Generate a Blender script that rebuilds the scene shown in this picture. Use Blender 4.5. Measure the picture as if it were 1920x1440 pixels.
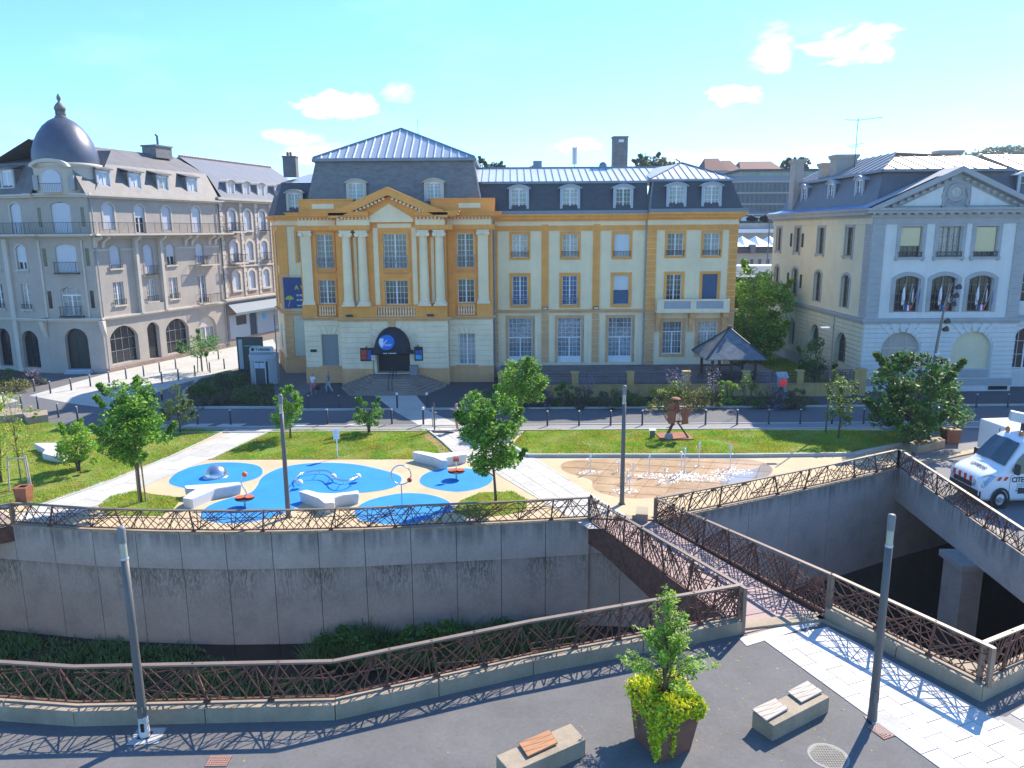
import bpy, bmesh, math, random
import numpy as np
from mathutils import Matrix, Vector
from mathutils.geometry import tessellate_polygon

# ------------------------------------------------------------------ camera
F_PX = 1420.0; PITCH = math.atan(287/1420); ROLL = math.radians(-0.4); CAM_H = 12.0
scene = bpy.context.scene
for o in list(bpy.data.objects): bpy.data.objects.remove(o)
COL = scene.collection
cam_d = bpy.data.cameras.new('camera'); cam = bpy.data.objects.new('camera', cam_d); COL.objects.link(cam)
cam_d.sensor_fit = 'HORIZONTAL'; cam_d.sensor_width = 36.0; cam_d.lens = 36.0*F_PX/1920.0
cam_d.clip_start = 0.1; cam_d.clip_end = 6000
cam.matrix_world = Matrix.Translation((0,0,CAM_H)) @ Matrix.Rotation(math.pi/2-PITCH,4,'X') @ Matrix.Rotation(ROLL,4,'Z')
scene.camera = cam

# ------------------------------------------------------------------ light
SUN_AZ = math.radians(38.5); SUN_EL = math.radians(40.0)      # azimuth measured from +Y towards +X
world = bpy.data.worlds.new('World'); scene.world = world; world.use_nodes = True
sun_d = bpy.data.lights.new('sun','SUN'); sun = bpy.data.objects.new('sun', sun_d); COL.objects.link(sun)
sun_d.energy = 2.9; sun_d.angle = math.radians(0.5); sun_d.color = (1.0,0.90,0.76)
_sd = Vector((math.sin(SUN_AZ)*math.cos(SUN_EL), math.cos(SUN_AZ)*math.cos(SUN_EL), math.sin(SUN_EL)))
sun.rotation_euler = _sd.to_track_quat('Z','Y').to_euler(); sun.location = (30,40,60)
scene.view_settings.view_transform = 'Standard'; scene.view_settings.look = 'None'
scene.view_settings.exposure = 1.62; scene.view_settings.gamma = 1.0
scene.render.engine = 'CYCLES'
scene.cycles.max_bounces = 8; scene.cycles.diffuse_bounces = 4; scene.cycles.transparent_max_bounces = 12

def build_world():
    nt = world.node_tree; N = nt.nodes; L = nt.links; N.clear()
    out = N.new('ShaderNodeOutputWorld'); bg = N.new('ShaderNodeBackground')
    sky = N.new('ShaderNodeTexSky'); sky.sky_type = 'NISHITA'; sky.sun_disc = False
    sky.sun_elevation = SUN_EL; sky.sun_rotation = SUN_AZ; sky.altitude = 200; sky.air_density = 1.0; sky.dust_density = 0.1; sky.ozone_density = 1.0
    bg.inputs['Strength'].default_value = SKY_STR
    tc = N.new('ShaderNodeTexCoord')
    def vm(op,a,b=None):
        n = N.new('ShaderNodeVectorMath'); n.operation = op
        for i,v in enumerate((a,b)):
            if v is None: continue
            if isinstance(v,(tuple,list)): n.inputs[i].default_value = v
            else: L.new(v, n.inputs[i])
        return n
    def mt(op,a,b=None,clamp=False):
        n = N.new('ShaderNodeMath'); n.operation = op; n.use_clamp = clamp
        for i,v in enumerate((a,b)):
            if v is None: continue
            if isinstance(v,(int,float)): n.inputs[i].default_value = v
            else: L.new(v, n.inputs[i])
        return n.outputs[0]
    d = vm('NORMALIZE', tc.outputs['Generated']).outputs[0]
    noise = N.new('ShaderNodeTexNoise'); noise.inputs['Scale'].default_value = 22; noise.inputs['Detail'].default_value = 9; noise.inputs['Roughness'].default_value = 0.62
    noise.inputs['Distortion'].default_value = 0.3
    mp = N.new('ShaderNodeMapping'); mp.inputs['Scale'].default_value = (1,1,2.2); L.new(d, mp.inputs['Vector']); L.new(mp.outputs[0], noise.inputs['Vector'])
    nf = noise.outputs['Fac']
    acc = None
    # cumulus puffs as directions (azimuth, elevation, half widths in degrees, density)
    for az,el,wa,we,dn in CLOUDS:
        a = math.radians(az); e = math.radians(el)
        cvec = (math.sin(a)*math.cos(e), math.cos(a)*math.cos(e), math.sin(e))
        r = (math.cos(a), -math.sin(a), 0.0); u = (-math.sin(a)*math.sin(e), -math.cos(a)*math.sin(e), math.cos(e))
        x = vm('DOT_PRODUCT', d, r).outputs['Value']; y = vm('DOT_PRODUCT', d, u).outputs['Value']; z = vm('DOT_PRODUCT', d, cvec).outputs['Value']
        xx = mt('POWER', mt('ABSOLUTE', mt('DIVIDE', x, math.radians(wa))), 2.0)
        yy = mt('POWER', mt('ABSOLUTE', mt('DIVIDE', y, math.radians(we))), 2.0)
        m = mt('SUBTRACT', 1.0, mt('ADD', xx, yy))
        m = mt('MULTIPLY', m, 0.55)
        m = mt('ADD', m, mt('MULTIPLY', mt('SUBTRACT', nf, 0.5), 2.3))
        m = mt('MULTIPLY', m, 1.9, True)
        front = mt('GREATER_THAN', z, 0.5)
        m = mt('MULTIPLY', mt('MULTIPLY', m, front), dn, True)
        lim = mt('MULTIPLY', mt('SUBTRACT', 2.6, mt('ADD', xx, yy)), 0.8, True)
        m = mt('MULTIPLY', m, lim, True)
        acc = m if acc is None else mt('MAXIMUM', acc, m)
    # thin wisps everywhere, denser low down
    n2 = N.new('ShaderNodeTexNoise'); n2.inputs['Scale'].default_value = 6; n2.inputs['Detail'].default_value = 8; n2.inputs['Roughness'].default_value = 0.6
    mp2 = N.new('ShaderNodeMapping'); mp2.inputs['Scale'].default_value = (1,1,3.5); L.new(d, mp2.inputs['Vector']); L.new(mp2.outputs[0], n2.inputs['Vector'])
    w = mt('MULTIPLY', mt('SUBTRACT', n2.outputs['Fac'], 0.52), 2.2, True)
    sep = N.new('ShaderNodeSeparateXYZ'); L.new(d, sep.inputs[0])
    low = mt('SUBTRACT', 1.0, mt('MULTIPLY', sep.outputs['Z'], 2.6), True)
    w = mt('MULTIPLY', w, mt('ADD', mt('MULTIPLY', low, 0.22), 0.04), True)
    acc = mt('MAXIMUM', acc, w)
    mix = N.new('ShaderNodeMix'); mix.data_type = 'RGBA'
    tint = N.new('ShaderNodeMix'); tint.data_type = 'RGBA'; tint.blend_type = 'MULTIPLY'; tint.inputs['Factor'].default_value = 1.0
    L.new(sky.outputs[0], tint.inputs[6]); tint.inputs[7].default_value = SKY_TINT
    L.new(acc, mix.inputs['Factor']); L.new(tint.outputs[2], mix.inputs[6]); mix.inputs[7].default_value = (6.2,6.3,6.5,1)
    L.new(mix.outputs[2], bg.inputs['Color']); L.new(bg.outputs[0], out.inputs['Surface'])

# ------------------------------------------------------------------ pixel <-> place (only used to survey real positions)
def _ray(px,py):
    x=(px-960)/F_PX; y=-(py-720)/F_PX; c,s=math.cos(ROLL),math.sin(ROLL); x,y=x*c-y*s,x*s+y*c
    return (x, math.cos(PITCH)+y*math.sin(PITCH), -math.sin(PITCH)+y*math.cos(PITCH))
def G(px,py,z=0.0):
    d=_ray(px,py); t=(z-CAM_H)/d[2]; return Vector((t*d[0],t*d[1],z))
def D(px,py,Y):
    d=_ray(px,py); t=Y/d[1]; return Vector((t*d[0],Y,CAM_H+t*d[2]))
def _dir(px,py):
    d=Vector(_ray(px,py)).normalized(); return math.degrees(math.atan2(d.x,d.y)), math.degrees(math.asin(d.z))
HAZE = 0.00028
SKY_TINT = (0.42,0.70,1.00,1); SKY_STR = 0.105
CLOUDS = []
for px,py,w,h,dn in [(625,197,2.9,1.0,1),(745,176,1.2,0.8,.4),(548,257,2.2,0.6,.5),(600,290,2.8,0.8,.5),(1072,274,1.9,0.7,.6),(1380,178,2.2,.7,.95),(1600,85,3.0,1.1,.8),(1450,95,1.5,1.5,.5),(1300,300,6,.7,.35),(1650,292,7,.8,.35)]:
    a,e=_dir(px,py); CLOUDS.append((a,e,w,h,dn))
build_world()

# ------------------------------------------------------------------ object helpers
R = random.Random(7)
def link(o, parent=None):
    COL.objects.link(o)
    if parent is not None: o.parent = parent
    return o
def tag(o, label=None, cat=None, group=None, kind=None):
    if label: o['label'] = label
    if cat: o['category'] = cat
    if group: o['group'] = group
    if kind: o['kind'] = kind
    return o
def thing(name, label, cat, loc=(0,0,0), rz=0.0, group=None):
    o = bpy.data.objects.new(name, None); o.empty_display_size = .3; COL.objects.link(o)
    o.location = loc; o.rotation_euler = (0,0,rz); return tag(o,label,cat,group)
def copy_tree(o, parent=None):
    c = o.copy(); COL.objects.link(c)
    if parent is not None: c.parent = parent
    for ch in list(o.children): copy_tree(ch, c)
    return c
class MB:
    def __init__(s): s.v=[]; s.f=[]; s.mi=[]; s.M=None; s.m=0
    def add(s, vs, fs):
        b=len(s.v)
        if s.M is not None: vs=[s.M@Vector(v) for v in vs]
        s.v+= [tuple(v) for v in vs]; s.f+=[tuple(i+b for i in f) for f in fs]; s.mi+=[s.m]*len(fs); return s
    def box(s,x0,x1,y0,y1,z0,z1):
        return s.add([(x0,y0,z0),(x1,y0,z0),(x1,y1,z0),(x0,y1,z0),(x0,y0,z1),(x1,y0,z1),(x1,y1,z1),(x0,y1,z1)],
              [(0,3,2,1),(4,5,6,7),(0,1,5,4),(1,2,6,5),(2,3,7,6),(3,0,4,7)])
    def cbox(s,c,sz): return s.box(c[0]-sz[0]/2,c[0]+sz[0]/2,c[1]-sz[1]/2,c[1]+sz[1]/2,c[2]-sz[2]/2,c[2]+sz[2]/2)
    def prism(s, poly, z0, z1):      # poly in xy, CCW
        n=len(poly); vs=[(p[0],p[1],z0) for p in poly]+[(p[0],p[1],z1) for p in poly]
        fs=[(i,(i+1)%n,n+(i+1)%n,n+i) for i in range(n)]
        s.add(vs,fs); t=tessellate_polygon([[Vector((p[0],p[1],0)) for p in poly]])
        ar=sum(poly[i][0]*poly[(i+1)%n][1]-poly[(i+1)%n][0]*poly[i][1] for i in range(n))
        top=[];bot=[]
        for a,b,c in t:
            A,B,C_=poly[a],poly[b],poly[c]; cr=(B[0]-A[0])*(C_[1]-A[1])-(B[1]-A[1])*(C_[0]-A[0])
            if cr<0: a,b,c=a,c,b
            top.append((n+a,n+b,n+c)); bot.append((a,c,b))
        b0=len(s.v)-2*n
        s.f+=[tuple(i+b0 for i in f) for f in top+bot]; s.mi+=[s.m]*len(top+bot); return s
    def xz(s, poly, y0, y1):         # prism of a polygon in the xz plane between two depths
        old=s.M; T=Matrix(((1,0,0,0),(0,0,1,0),(0,1,0,0),(0,0,0,1)))
        s.M = (old@T) if old is not None else T
        s.prism(poly,y0,y1); s.M=old; return s
    def sheet(s, poly, z=0.0):
        t=tessellate_polygon([[Vector((p[0],p[1],0)) for p in poly]]); fs=[]
        for a,b,c in t:
            A,B,C_=poly[a],poly[b],poly[c]; cr=(B[0]-A[0])*(C_[1]-A[1])-(B[1]-A[1])*(C_[0]-A[0])
            fs.append((a,b,c) if cr>0 else (a,c,b))
        return s.add([(p[0],p[1],z) for p in poly], fs)
    def tube(s, pts, r, n=6, closed=False, cap=True):
        pts=[Vector(p) for p in pts]; rs=r if isinstance(r,(list,tuple)) else [r]*len(pts)
        vs=[];fs=[];k=len(pts); prev=None
        for i,p in enumerate(pts):
            if closed: t=(pts[(i+1)%k]-pts[i-1])
            else: t=(pts[min(i+1,k-1)]-pts[max(i-1,0)])
            if t.length<1e-9: t=Vector((0,0,1))
            t.normalize()
            if prev is None:
                ref=Vector((0,0,1)) if abs(t.z)<.9 else Vector((1,0,0)); a=t.cross(ref).normalized()
            else:
                a=(prev-t*prev.dot(t)); a=a.normalized() if a.length>1e-6 else t.orthogonal().normalized()
            prev=a; b=t.cross(a)
            for j in range(n):
                an=2*math.pi*j/n; vs.append(p+(a*math.cos(an)+b*math.sin(an))*rs[i])
        seg=k if closed else k-1
        for i in range(seg):
            for j in range(n):
                a0=i*n+j; a1=i*n+(j+1)%n; b0=((i+1)%k)*n+j; b1=((i+1)%k)*n+(j+1)%n
                fs.append((a0,a1,b1,b0))
        if cap and not closed: fs.append(tuple(reversed(range(n)))); fs.append(tuple((k-1)*n+j for j in range(n)))
        return s.add(vs,fs)
    def lathe(s, prof, n=20, c=(0,0,0), a0=0.0, a1=2*math.pi):
        full=abs(a1-a0-2*math.pi)<1e-6; m=n if full else n+1; vs=[];fs=[]
        for (r,z) in prof:
            for j in range(m):
                an=a0+(a1-a0)*j/n; vs.append((c[0]+r*math.cos(an),c[1]+r*math.sin(an),c[2]+z))
        for i in range(len(prof)-1):
            for j in range(n):
                j2=(j+1)%m if full else j+1
                fs.append((i*m+j,i*m+j2,(i+1)*m+j2,(i+1)*m+j))
        return s.add(vs,fs)
    def bar(s, a, b, w, d=None):     # square bar between two points
        d=d or w; a=Vector(a); b=Vector(b); t=(b-a).normalized(); ref=Vector((0,1,0)) if abs(t.y)<.9 else Vector((0,0,1))
        x=t.cross(ref).normalized(); y=t.cross(x)
        vs=[p+x*(sx*w/2)+y*(sy*d/2) for p in (a,b) for sx,sy in ((-1,-1),(1,-1),(1,1),(-1,1))]
        return s.add(vs,[(0,1,2,3),(7,6,5,4),(0,4,5,1),(1,5,6,2),(2,6,7,3),(3,7,4,0)])
    def mesh(s, name, mats, smooth=False):
        me=bpy.data.meshes.new(name); me.from_pydata(s.v,[],s.f)
        if not isinstance(mats,(list,tuple)): mats=[mats]
        for m in mats: me.materials.append(m)
        if len(mats)>1: me.polygons.foreach_set('material_index', s.mi)
        if smooth: me.polygons.foreach_set('use_smooth',[True]*len(me.polygons))
        me.update(); return me
def obj(name, me, parent=None, M=None):
    o=bpy.data.objects.new(name, me); link(o,parent)
    if M is not None: o.matrix_local = M
    return o
KINDSTUFF={'script_strokes','small_lettering','dentil_course','standing_seams','floor_joint'}
def fix_normals(me):
    bm=bmesh.new(); bm.from_mesh(me); bmesh.ops.recalc_face_normals(bm,faces=bm.faces); bm.to_mesh(me); bm.free(); return me
def mk(name, mb, mats, parent=None, M=None, smooth=False, fix=True):
    me=mb.mesh(name,mats,smooth)
    if fix and len(me.polygons)<60000: fix_normals(me)
    o=obj(name, me, parent, M)
    if name in KINDSTUFF: o['kind']='stuff'
    return o
def bevel_mesh(me, w=0.02, seg=2):
    bm=bmesh.new(); bm.from_mesh(me); bmesh.ops.remove_doubles(bm,verts=bm.verts,dist=1e-5)
    bmesh.ops.bevel(bm,geom=list(bm.edges)+list(bm.verts),offset=w,segments=seg,profile=.6,affect='EDGES'); bmesh.ops.recalc_face_normals(bm,faces=bm.faces)
    bm.to_mesh(me); bm.free(); return me
class Fr:                            # a facade frame in world space: x along the wall, -y outwards, z up
    def __init__(s,x,y,rz=0.0,z=0.0): s.W=Matrix.Translation((x,y,z))@Matrix.Rotation(rz,4,'Z')
    def loc(s,root): return (Matrix.Translation(root.location)@Matrix.Rotation(root.rotation_euler[2],4,'Z')).inverted()@s.W

# ------------------------------------------------------------------ materials
MATS={}
def mat(name, col=(.5,.5,.5), rough=.8, metal=0.0, var=0.12, scale=3.0, bump=0.0, bscale=30.0, streak=0.0, spec=None, col2=None, dirt=0.0, coat=0.0, emit=None, estr=0.0, alpha=None, trans=0.0, island=0.0, transl=0.0, stretch=(1,1,1), ior=None):
    if name in MATS: return MATS[name]
    m=bpy.data.materials.new(name); m.use_nodes=True; N=m.node_tree.nodes; L=m.node_tree.links; b=N['Principled BSDF']
    b.inputs['Roughness'].default_value=rough; b.inputs['Metallic'].default_value=metal
    if spec is not None: b.inputs['Specular IOR Level'].default_value=spec
    if ior: b.inputs['IOR'].default_value=ior
    b.inputs['Coat Weight'].default_value=coat; b.inputs['Transmission Weight'].default_value=trans
    geo=N.new('ShaderNodeNewGeometry')
    vec=geo.outputs['Position']
    if stretch!=(1,1,1):
        mp=N.new('ShaderNodeMapping'); mp.inputs['Scale'].default_value=stretch; L.new(vec,mp.inputs['Vector']); vecs=mp.outputs[0]
    else: vecs=vec
    def noise(sc,det=5,v=vecs,ro=.6):
        n=N.new('ShaderNodeTexNoise'); n.inputs['Scale'].default_value=sc; n.inputs['Detail'].default_value=det; n.inputs['Roughness'].default_value=ro; L.new(v,n.inputs['Vector']); return n.outputs['Fac']
    def mr(f,a,bb,c,d):
        n=N.new('ShaderNodeMapRange'); n.inputs[1].default_value=a; n.inputs[2].default_value=bb; n.inputs[3].default_value=c; n.inputs[4].default_value=d; L.new(f,n.inputs[0]); return n.outputs[0]
    def mixc(f,a,bb,mode='MIX'):
        n=N.new('ShaderNodeMix'); n.data_type='RGBA'; n.blend_type=mode
        if isinstance(f,(int,float)): n.inputs['Factor'].default_value=f
        else: L.new(f,n.inputs['Factor'])
        for i,v in ((6,a),(7,bb)):
            if isinstance(v,(tuple,list)): n.inputs[i].default_value=(v[0],v[1],v[2],1)
            else: L.new(v,n.inputs[i])
        return n.outputs[2]
    def gray(f):
        n=N.new('ShaderNodeCombineColor'); [L.new(f,n.inputs[i]) for i in range(3)]; return n.outputs[0]
    c=tuple(col)
    cur=c
    if col2 is not None:
        cur=mixc(mr(noise(scale,6),.38,.62,0,1),c,tuple(col2))
    if var>0:
        f=mr(noise(scale*.37+.05,6),.25,.75,1-var,1+var); cur=mixc(1.0,cur,gray(f),'MULTIPLY')
        f=mr(noise(scale*9,3),.3,.7,1-var*.7,1+var*.7); cur=mixc(1.0,cur,gray(f),'MULTIPLY')
    if streak>0:
        mp=N.new('ShaderNodeMapping'); mp.inputs['Scale'].default_value=(2.2,2.2,.13); L.new(vec,mp.inputs['Vector'])
        f=mr(noise(1.3,8,mp.outputs[0],.65),.42,.66,1.0,1-streak); cur=mixc(1.0,cur,gray(f),'MULTIPLY')
    if dirt>0:
        f=mr(noise(.9,9,vec,.7),.45,.75,1.0,1-dirt); cur=mixc(1.0,cur,gray(f),'MULTIPLY')
    if island>0:
        f=mr(geo.outputs['Random Per Island'],0,1,1-island,1+island); cur=mixc(1.0,cur,gray(f),'MULTIPLY')
    if isinstance(cur,tuple): b.inputs['Base Color'].default_value=(cur[0],cur[1],cur[2],1)
    else: L.new(cur,b.inputs['Base Color'])
    if bump>0:
        bn=N.new('ShaderNodeBump'); bn.inputs['Strength'].default_value=bump; bn.inputs['Distance'].default_value=.02; L.new(noise(bscale,4),bn.inputs['Height']); L.new(bn.outputs[0],b.inputs['Normal'])
    if emit: b.inputs['Emission Color'].default_value=(*emit,1); b.inputs['Emission Strength'].default_value=estr
    if alpha is not None: b.inputs['Alpha'].default_value=alpha
    if transl>0:
        t=N.new('ShaderNodeBsdfTranslucent'); ms=N.new('ShaderNodeMixShader'); ms.inputs[0].default_value=transl
        tc=mixc(1.0,cur,(1.25,1.35,.6),'MULTIPLY'); L.new(tc,t.inputs['Color'])
        out=N['Material Output']; L.new(b.outputs[0],ms.inputs[1]); L.new(t.outputs[0],ms.inputs[2]); L.new(ms.outputs[0],out.inputs['Surface'])
    MATS[name]=m; return m
ASPH=mat('asphalt',(.15,.145,.142),.88,var=.14,dirt=.22,scale=1.0,bump=.35,bscale=180)
ROAD=mat('road_asphalt',(.13,.13,.135),.9,var=.12,scale=.8,bump=.3,bscale=120)
SLAB=mat('pale_slab',(.60,.57,.53),.75,var=.10,scale=2.5,bump=.2,bscale=60,dirt=.15)
PAVE=mat('pale_paving',(.50,.48,.43),.8,var=.10,scale=.9,bump=.2,bscale=60,dirt=.18)
SAND=mat('sandy_resin',(.56,.44,.27),.9,var=.10,scale=1.2,bump=.25,bscale=140,dirt=.12)
CONC=mat('concrete',(.34,.32,.29),.85,var=.14,scale=1.4,bump=.25,bscale=50,dirt=.25)
def river_concrete(name,base,ztop,zfade,stain):
    m=mat(name,base,.88,var=.12,scale=.9,bump=.25,bscale=35,dirt=.22); N=m.node_tree.nodes; L=m.node_tree.links; b=N['Principled BSDF']
    src=b.inputs['Base Color'].links[0].from_socket; geo=N.new('ShaderNodeNewGeometry'); sep=N.new('ShaderNodeSeparateXYZ'); L.new(geo.outputs['Position'],sep.inputs[0])
    def nz(sc,stretch,det=6,dist=0.0):
        mp=N.new('ShaderNodeMapping'); mp.inputs['Scale'].default_value=stretch; L.new(geo.outputs['Position'],mp.inputs['Vector']); n=N.new('ShaderNodeTexNoise'); n.inputs['Scale'].default_value=sc; n.inputs['Detail'].default_value=det; n.inputs['Distortion'].default_value=dist; L.new(mp.outputs[0],n.inputs['Vector']); return n.outputs['Fac']
    def mr(f,a,bb,c,d):
        n=N.new('ShaderNodeMapRange'); n.inputs[1].default_value=a; n.inputs[2].default_value=bb; n.inputs[3].default_value=c; n.inputs[4].default_value=d; L.new(f,n.inputs[0]); return n.outputs[0]
    def mul(a,bb):
        n=N.new('ShaderNodeMath'); n.operation='MULTIPLY'; L.new(a,n.inputs[0]); L.new(bb,n.inputs[1]); return n.outputs[0]
    # broad run-off streaks that start at the top edge and thin out downwards
    reach=N.new('ShaderNodeMath'); reach.operation='MULTIPLY_ADD'; L.new(nz(1.0,(.9,.9,.02),3),reach.inputs[0]); reach.inputs[1].default_value=-zfade*2.2; reach.inputs[2].default_value=ztop
    d=N.new('ShaderNodeMath'); d.operation='SUBTRACT'; L.new(sep.outputs['Z'],d.inputs[0]); L.new(reach.outputs[0],d.inputs[1])
    f=mul(mr(d.outputs[0],-.25,.45,0,1),mr(nz(1.6,(2.4,2.4,.08),8),.40,.58,.25,1))
    if stain=='drip': f2=mul(mr(nz(3.2,(2.6,2.6,.5),5,2.2),.43,.54,0,1),mul(mr(sep.outputs['Z'],-3.4,-1.9,0,1),mr(nz(.55,(1,1,.05),3),.38,.58,.1,1)))
    mixn=N.new('ShaderNodeMix'); mixn.data_type='RGBA'; L.new(mr(f,0,1,0,.62),mixn.inputs['Factor']); L.new(src,mixn.inputs[6]); mixn.inputs[7].default_value=(.11,.105,.10,1); out=mixn.outputs[2]
    if stain=='drip':
        m2=N.new('ShaderNodeMix'); m2.data_type='RGBA'; L.new(mr(f2,0,1,0,.72),m2.inputs['Factor']); L.new(out,m2.inputs[6]); m2.inputs[7].default_value=(.085,.085,.06,1); out=m2.outputs[2]
    L.new(out,b.inputs['Base Color']); return m
CONCW=river_concrete('river_wall_concrete',(.47,.425,.37),0,.55,None)
CONCD=river_concrete('river_wall_lower_concrete',(.45,.405,.35),-1.5,.2,'drip')
CONCS=mat('smooth_pale_concrete',(.62,.61,.58),.7,var=.08,scale=2,bump=.1,bscale=60,dirt=.12)
BCONC=mat('bench_concrete',(.37,.30,.21),.8,var=.16,scale=3,bump=.2,bscale=70,dirt=.3,streak=.12)
RUST=mat('weathered_steel',(.19,.072,.042),.75,.0,var=.3,scale=6,bump=.15,bscale=60,col2=(.085,.045,.035))
RUSTL=mat('orange_weathered_steel',(.33,.12,.06),.8,.0,var=.25,scale=5,bump=.15,col2=(.24,.09,.05))
RAIL=mat('bronze_grey_rail',(.23,.17,.13),.5,.1,var=.15,scale=6)
POLE=mat('grey_lamp_paint',(.125,.12,.115),.5,.0,var=.06,scale=4)
POLEC=mat('light_grey_paint',(.55,.56,.56),.45,.1,var=.05)
DARK=mat('dark_metal',(.035,.037,.042),.5,.3,var=.1)
BLACKP=mat('black_paint',(.015,.016,.02),.5,0,var=.1)
CREAM=mat('cream_stucco',(.90,.72,.47),.9,var=.07,scale=1.2,bump=.1,bscale=60,streak=.05,dirt=.10)
CREAML=mat('pale_cream_stone',(.88,.71,.50),.85,var=.08,scale=1.4,bump=.1,bscale=60,streak=.05,dirt=.14)
ORNG=mat('ochre_stucco',(.88,.375,.09),.9,var=.12,scale=1.2,bump=.1,bscale=60,streak=.07,dirt=.16)
ORNG2=mat('tan_ochre_stone',(.74,.40,.19),.9,var=.10,scale=1.2,bump=.1,bscale=60,streak=.07,dirt=.2)
SLATE=mat('grey_slate',(.19,.175,.17),.62,0,var=.28,scale=5,bump=.5,bscale=26,stretch=(1,1,2.5),dirt=.25)
SLATEB=mat('dark_blue_slate',(.075,.075,.085),.6,0,var=.2,scale=6,bump=.4,bscale=26,stretch=(1,1,2.5))
ZINC=mat('zinc_sheet',(.52,.54,.56),.42,.35,var=.07,scale=1.0)
ZINCD=mat('zinc_trim',(.20,.23,.27),.5,.4,var=.1,scale=2)
ZINCR=mat('pinkish_standing_seam',(.62,.50,.44),.45,.25,var=.06,scale=1.0)
WHITE=mat('white_window_paint',(.74,.75,.76),.5,var=.04)
GLASS=mat('window_glass',(.025,.032,.04),.06,0,var=.3,scale=.35,spec=.7)
GLASSC=mat('curtained_glass',(.30,.31,.31),.12,0,var=.45,scale=1.1,spec=.6)
SHUT=mat('white_roller_shutter',(.62,.64,.66),.6,var=.05)
SHUTG=mat('grey_roller_shutter',(.25,.25,.26),.6,var=.06)
SHUTB=mat('blue_painted_board',(.05,.10,.20),.6,var=.1)
TAUPE=mat('taupe_plaster',(.43,.375,.325),.9,var=.08,scale=1.0,bump=.15,bscale=50,streak=.05,dirt=.12)
TAUPEL=mat('pale_taupe_trim',(.56,.50,.43),.85,var=.07,scale=1.5,dirt=.12)
BRICKT=mat('brown_brick_wall',(.36,.25,.19),.9,var=.18,scale=3,bump=.3,bscale=30,dirt=.2)
WGREY=mat('pale_grey_render',(.62,.63,.62),.85,var=.05,scale=1,streak=.06,dirt=.08)
TGREY=mat('grey_stone_trim',(.36,.37,.38),.85,var=.08,scale=2,dirt=.15)
YELL=mat('pale_yellow_render',(.68,.61,.43),.9,var=.06,scale=1,streak=.04,dirt=.1)
IRON=mat('wrought_iron',(.05,.055,.065),.5,.5,var=.1)
IRONL=mat('pale_wrought_iron',(.33,.35,.40),.5,.3,var=.1)
RUBBER=mat('blue_rubber_surface',(.012,.25,.64),.85,var=.10,scale=1.5,bump=.2,bscale=160,dirt=.16)
KERB=mat('kerb_stone',(.46,.45,.42),.85,var=.12,scale=2,dirt=.15)
WOODP=mat('weathered_pale_slat',(.47,.41,.34),.75,var=.15,scale=6,stretch=(1,1,1))
WOODR=mat('reddish_wood_slat',(.42,.20,.09),.7,var=.2,scale=6)
WOODK=mat('dark_stained_timber',(.07,.05,.045),.8,var=.2,scale=5)
BARK=mat('bark',(.13,.10,.07),.9,var=.3,scale=12,bump=.5,bscale=40)
SOIL=mat('soil',(.07,.05,.035),.95,var=.3,scale=5,bump=.4)
STEELM=mat('brushed_steel',(.62,.64,.68),.24,.95,var=.05,scale=3)
VANW=mat('white_vehicle_paint',(.78,.80,.83),.28,0,var=.02,coat=.5)
PLAST=mat('black_plastic',(.03,.03,.033),.6,var=.05)
TYRE=mat('tyre_rubber',(.02,.02,.02),.85,var=.1)
RED=mat('red_paint',(.62,.04,.02),.4,var=.04)
ORG=mat('orange_paint',(.75,.13,.03),.4,var=.04)
# ------------------------------------------------------------------ ground, river cut, paving
def V2(*a): return [Vector((p[0],p[1])) for p in a]
def pxpoly(*pts): return [(G(*p).x,G(*p).y) for p in pts]
def smooth_closed(pts,k=6):
    out=[];n=len(pts)
    for i in range(n):
        p0,p1,p2,p3=[Vector((*pts[(i+j-1)%n],0)) for j in range(4)]
        for t in range(k):
            u=t/k; q=.5*((2*p1)+(-p0+p2)*u+(2*p0-5*p1+4*p2-p3)*u*u+(-p0+3*p1-3*p2+p3)*u**3); out.append((q.x,q.y))
    return out
def clip_convex(poly, region):
    out=list(poly);n=len(region)
    ar=sum(region[i][0]*region[(i+1)%n][1]-region[(i+1)%n][0]*region[i][1] for i in range(n)); sg=1 if ar>0 else -1
    for i in range(n):
        a=region[i];b=region[(i+1)%n]; inp=out;out=[]
        def sd(p): return sg*((b[0]-a[0])*(p[1]-a[1])-(b[1]-a[1])*(p[0]-a[0]))
        for j in range(len(inp)):
            p=inp[j];q=inp[(j+1)%len(inp)];sp,sq=sd(p),sd(q)
            if sp>=0: out.append(p)
            if (sp>=0)!=(sq>=0):
                t=sp/(sp-sq); out.append((p[0]+(q[0]-p[0])*t,p[1]+(q[1]-p[1])*t))
        if len(out)<3: return []
    return out
def area(p): return abs(sum(p[i][0]*p[(i+1)%len(p)][1]-p[(i+1)%len(p)][0]*p[i][1] for i in range(len(p))))/2
NEARC=[(-32,19.3),(-12.94,17.02),(-10.93,16.78),(-4.48,16.95),(0.53,18.87),(6.95,20.95)]
NEARI=[(-32,19.75),(-12.9,17.45),(-10.85,17.2),(-4.55,17.38),(0.4,19.28),(6.6,21.35)]
CURB2=[(9.72,21.75),(12.05,17.5),(14.0,18.55),(18.6,21.1),(22,23)]
CURB2I=[(10.05,22.05),(12.25,18.15),(13.85,18.95),(18.4,21.5),(22,23.45)]
FARW=[(-32,32.2),(-20.96,30.09),(-17.6,29.45),(-14.4,29.13),(-11.6,29.0),(-8.75,29.05),(-6.1,29.2),(-3.57,29.48),(0,29.85),(3.21,30.24)]
RW=[(5.95,30.0),(10.6,32.2),(15.2,34.5),(19.6,36.9)]
hole=NEARI+[(10.05,22.05),(12.25,18.15),(13.85,18.95),(18.4,21.5),(30,28)]+[(30,42)]+RW[::-1]+[(3.21,30.24)]+FARW[::-1][1:]
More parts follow.
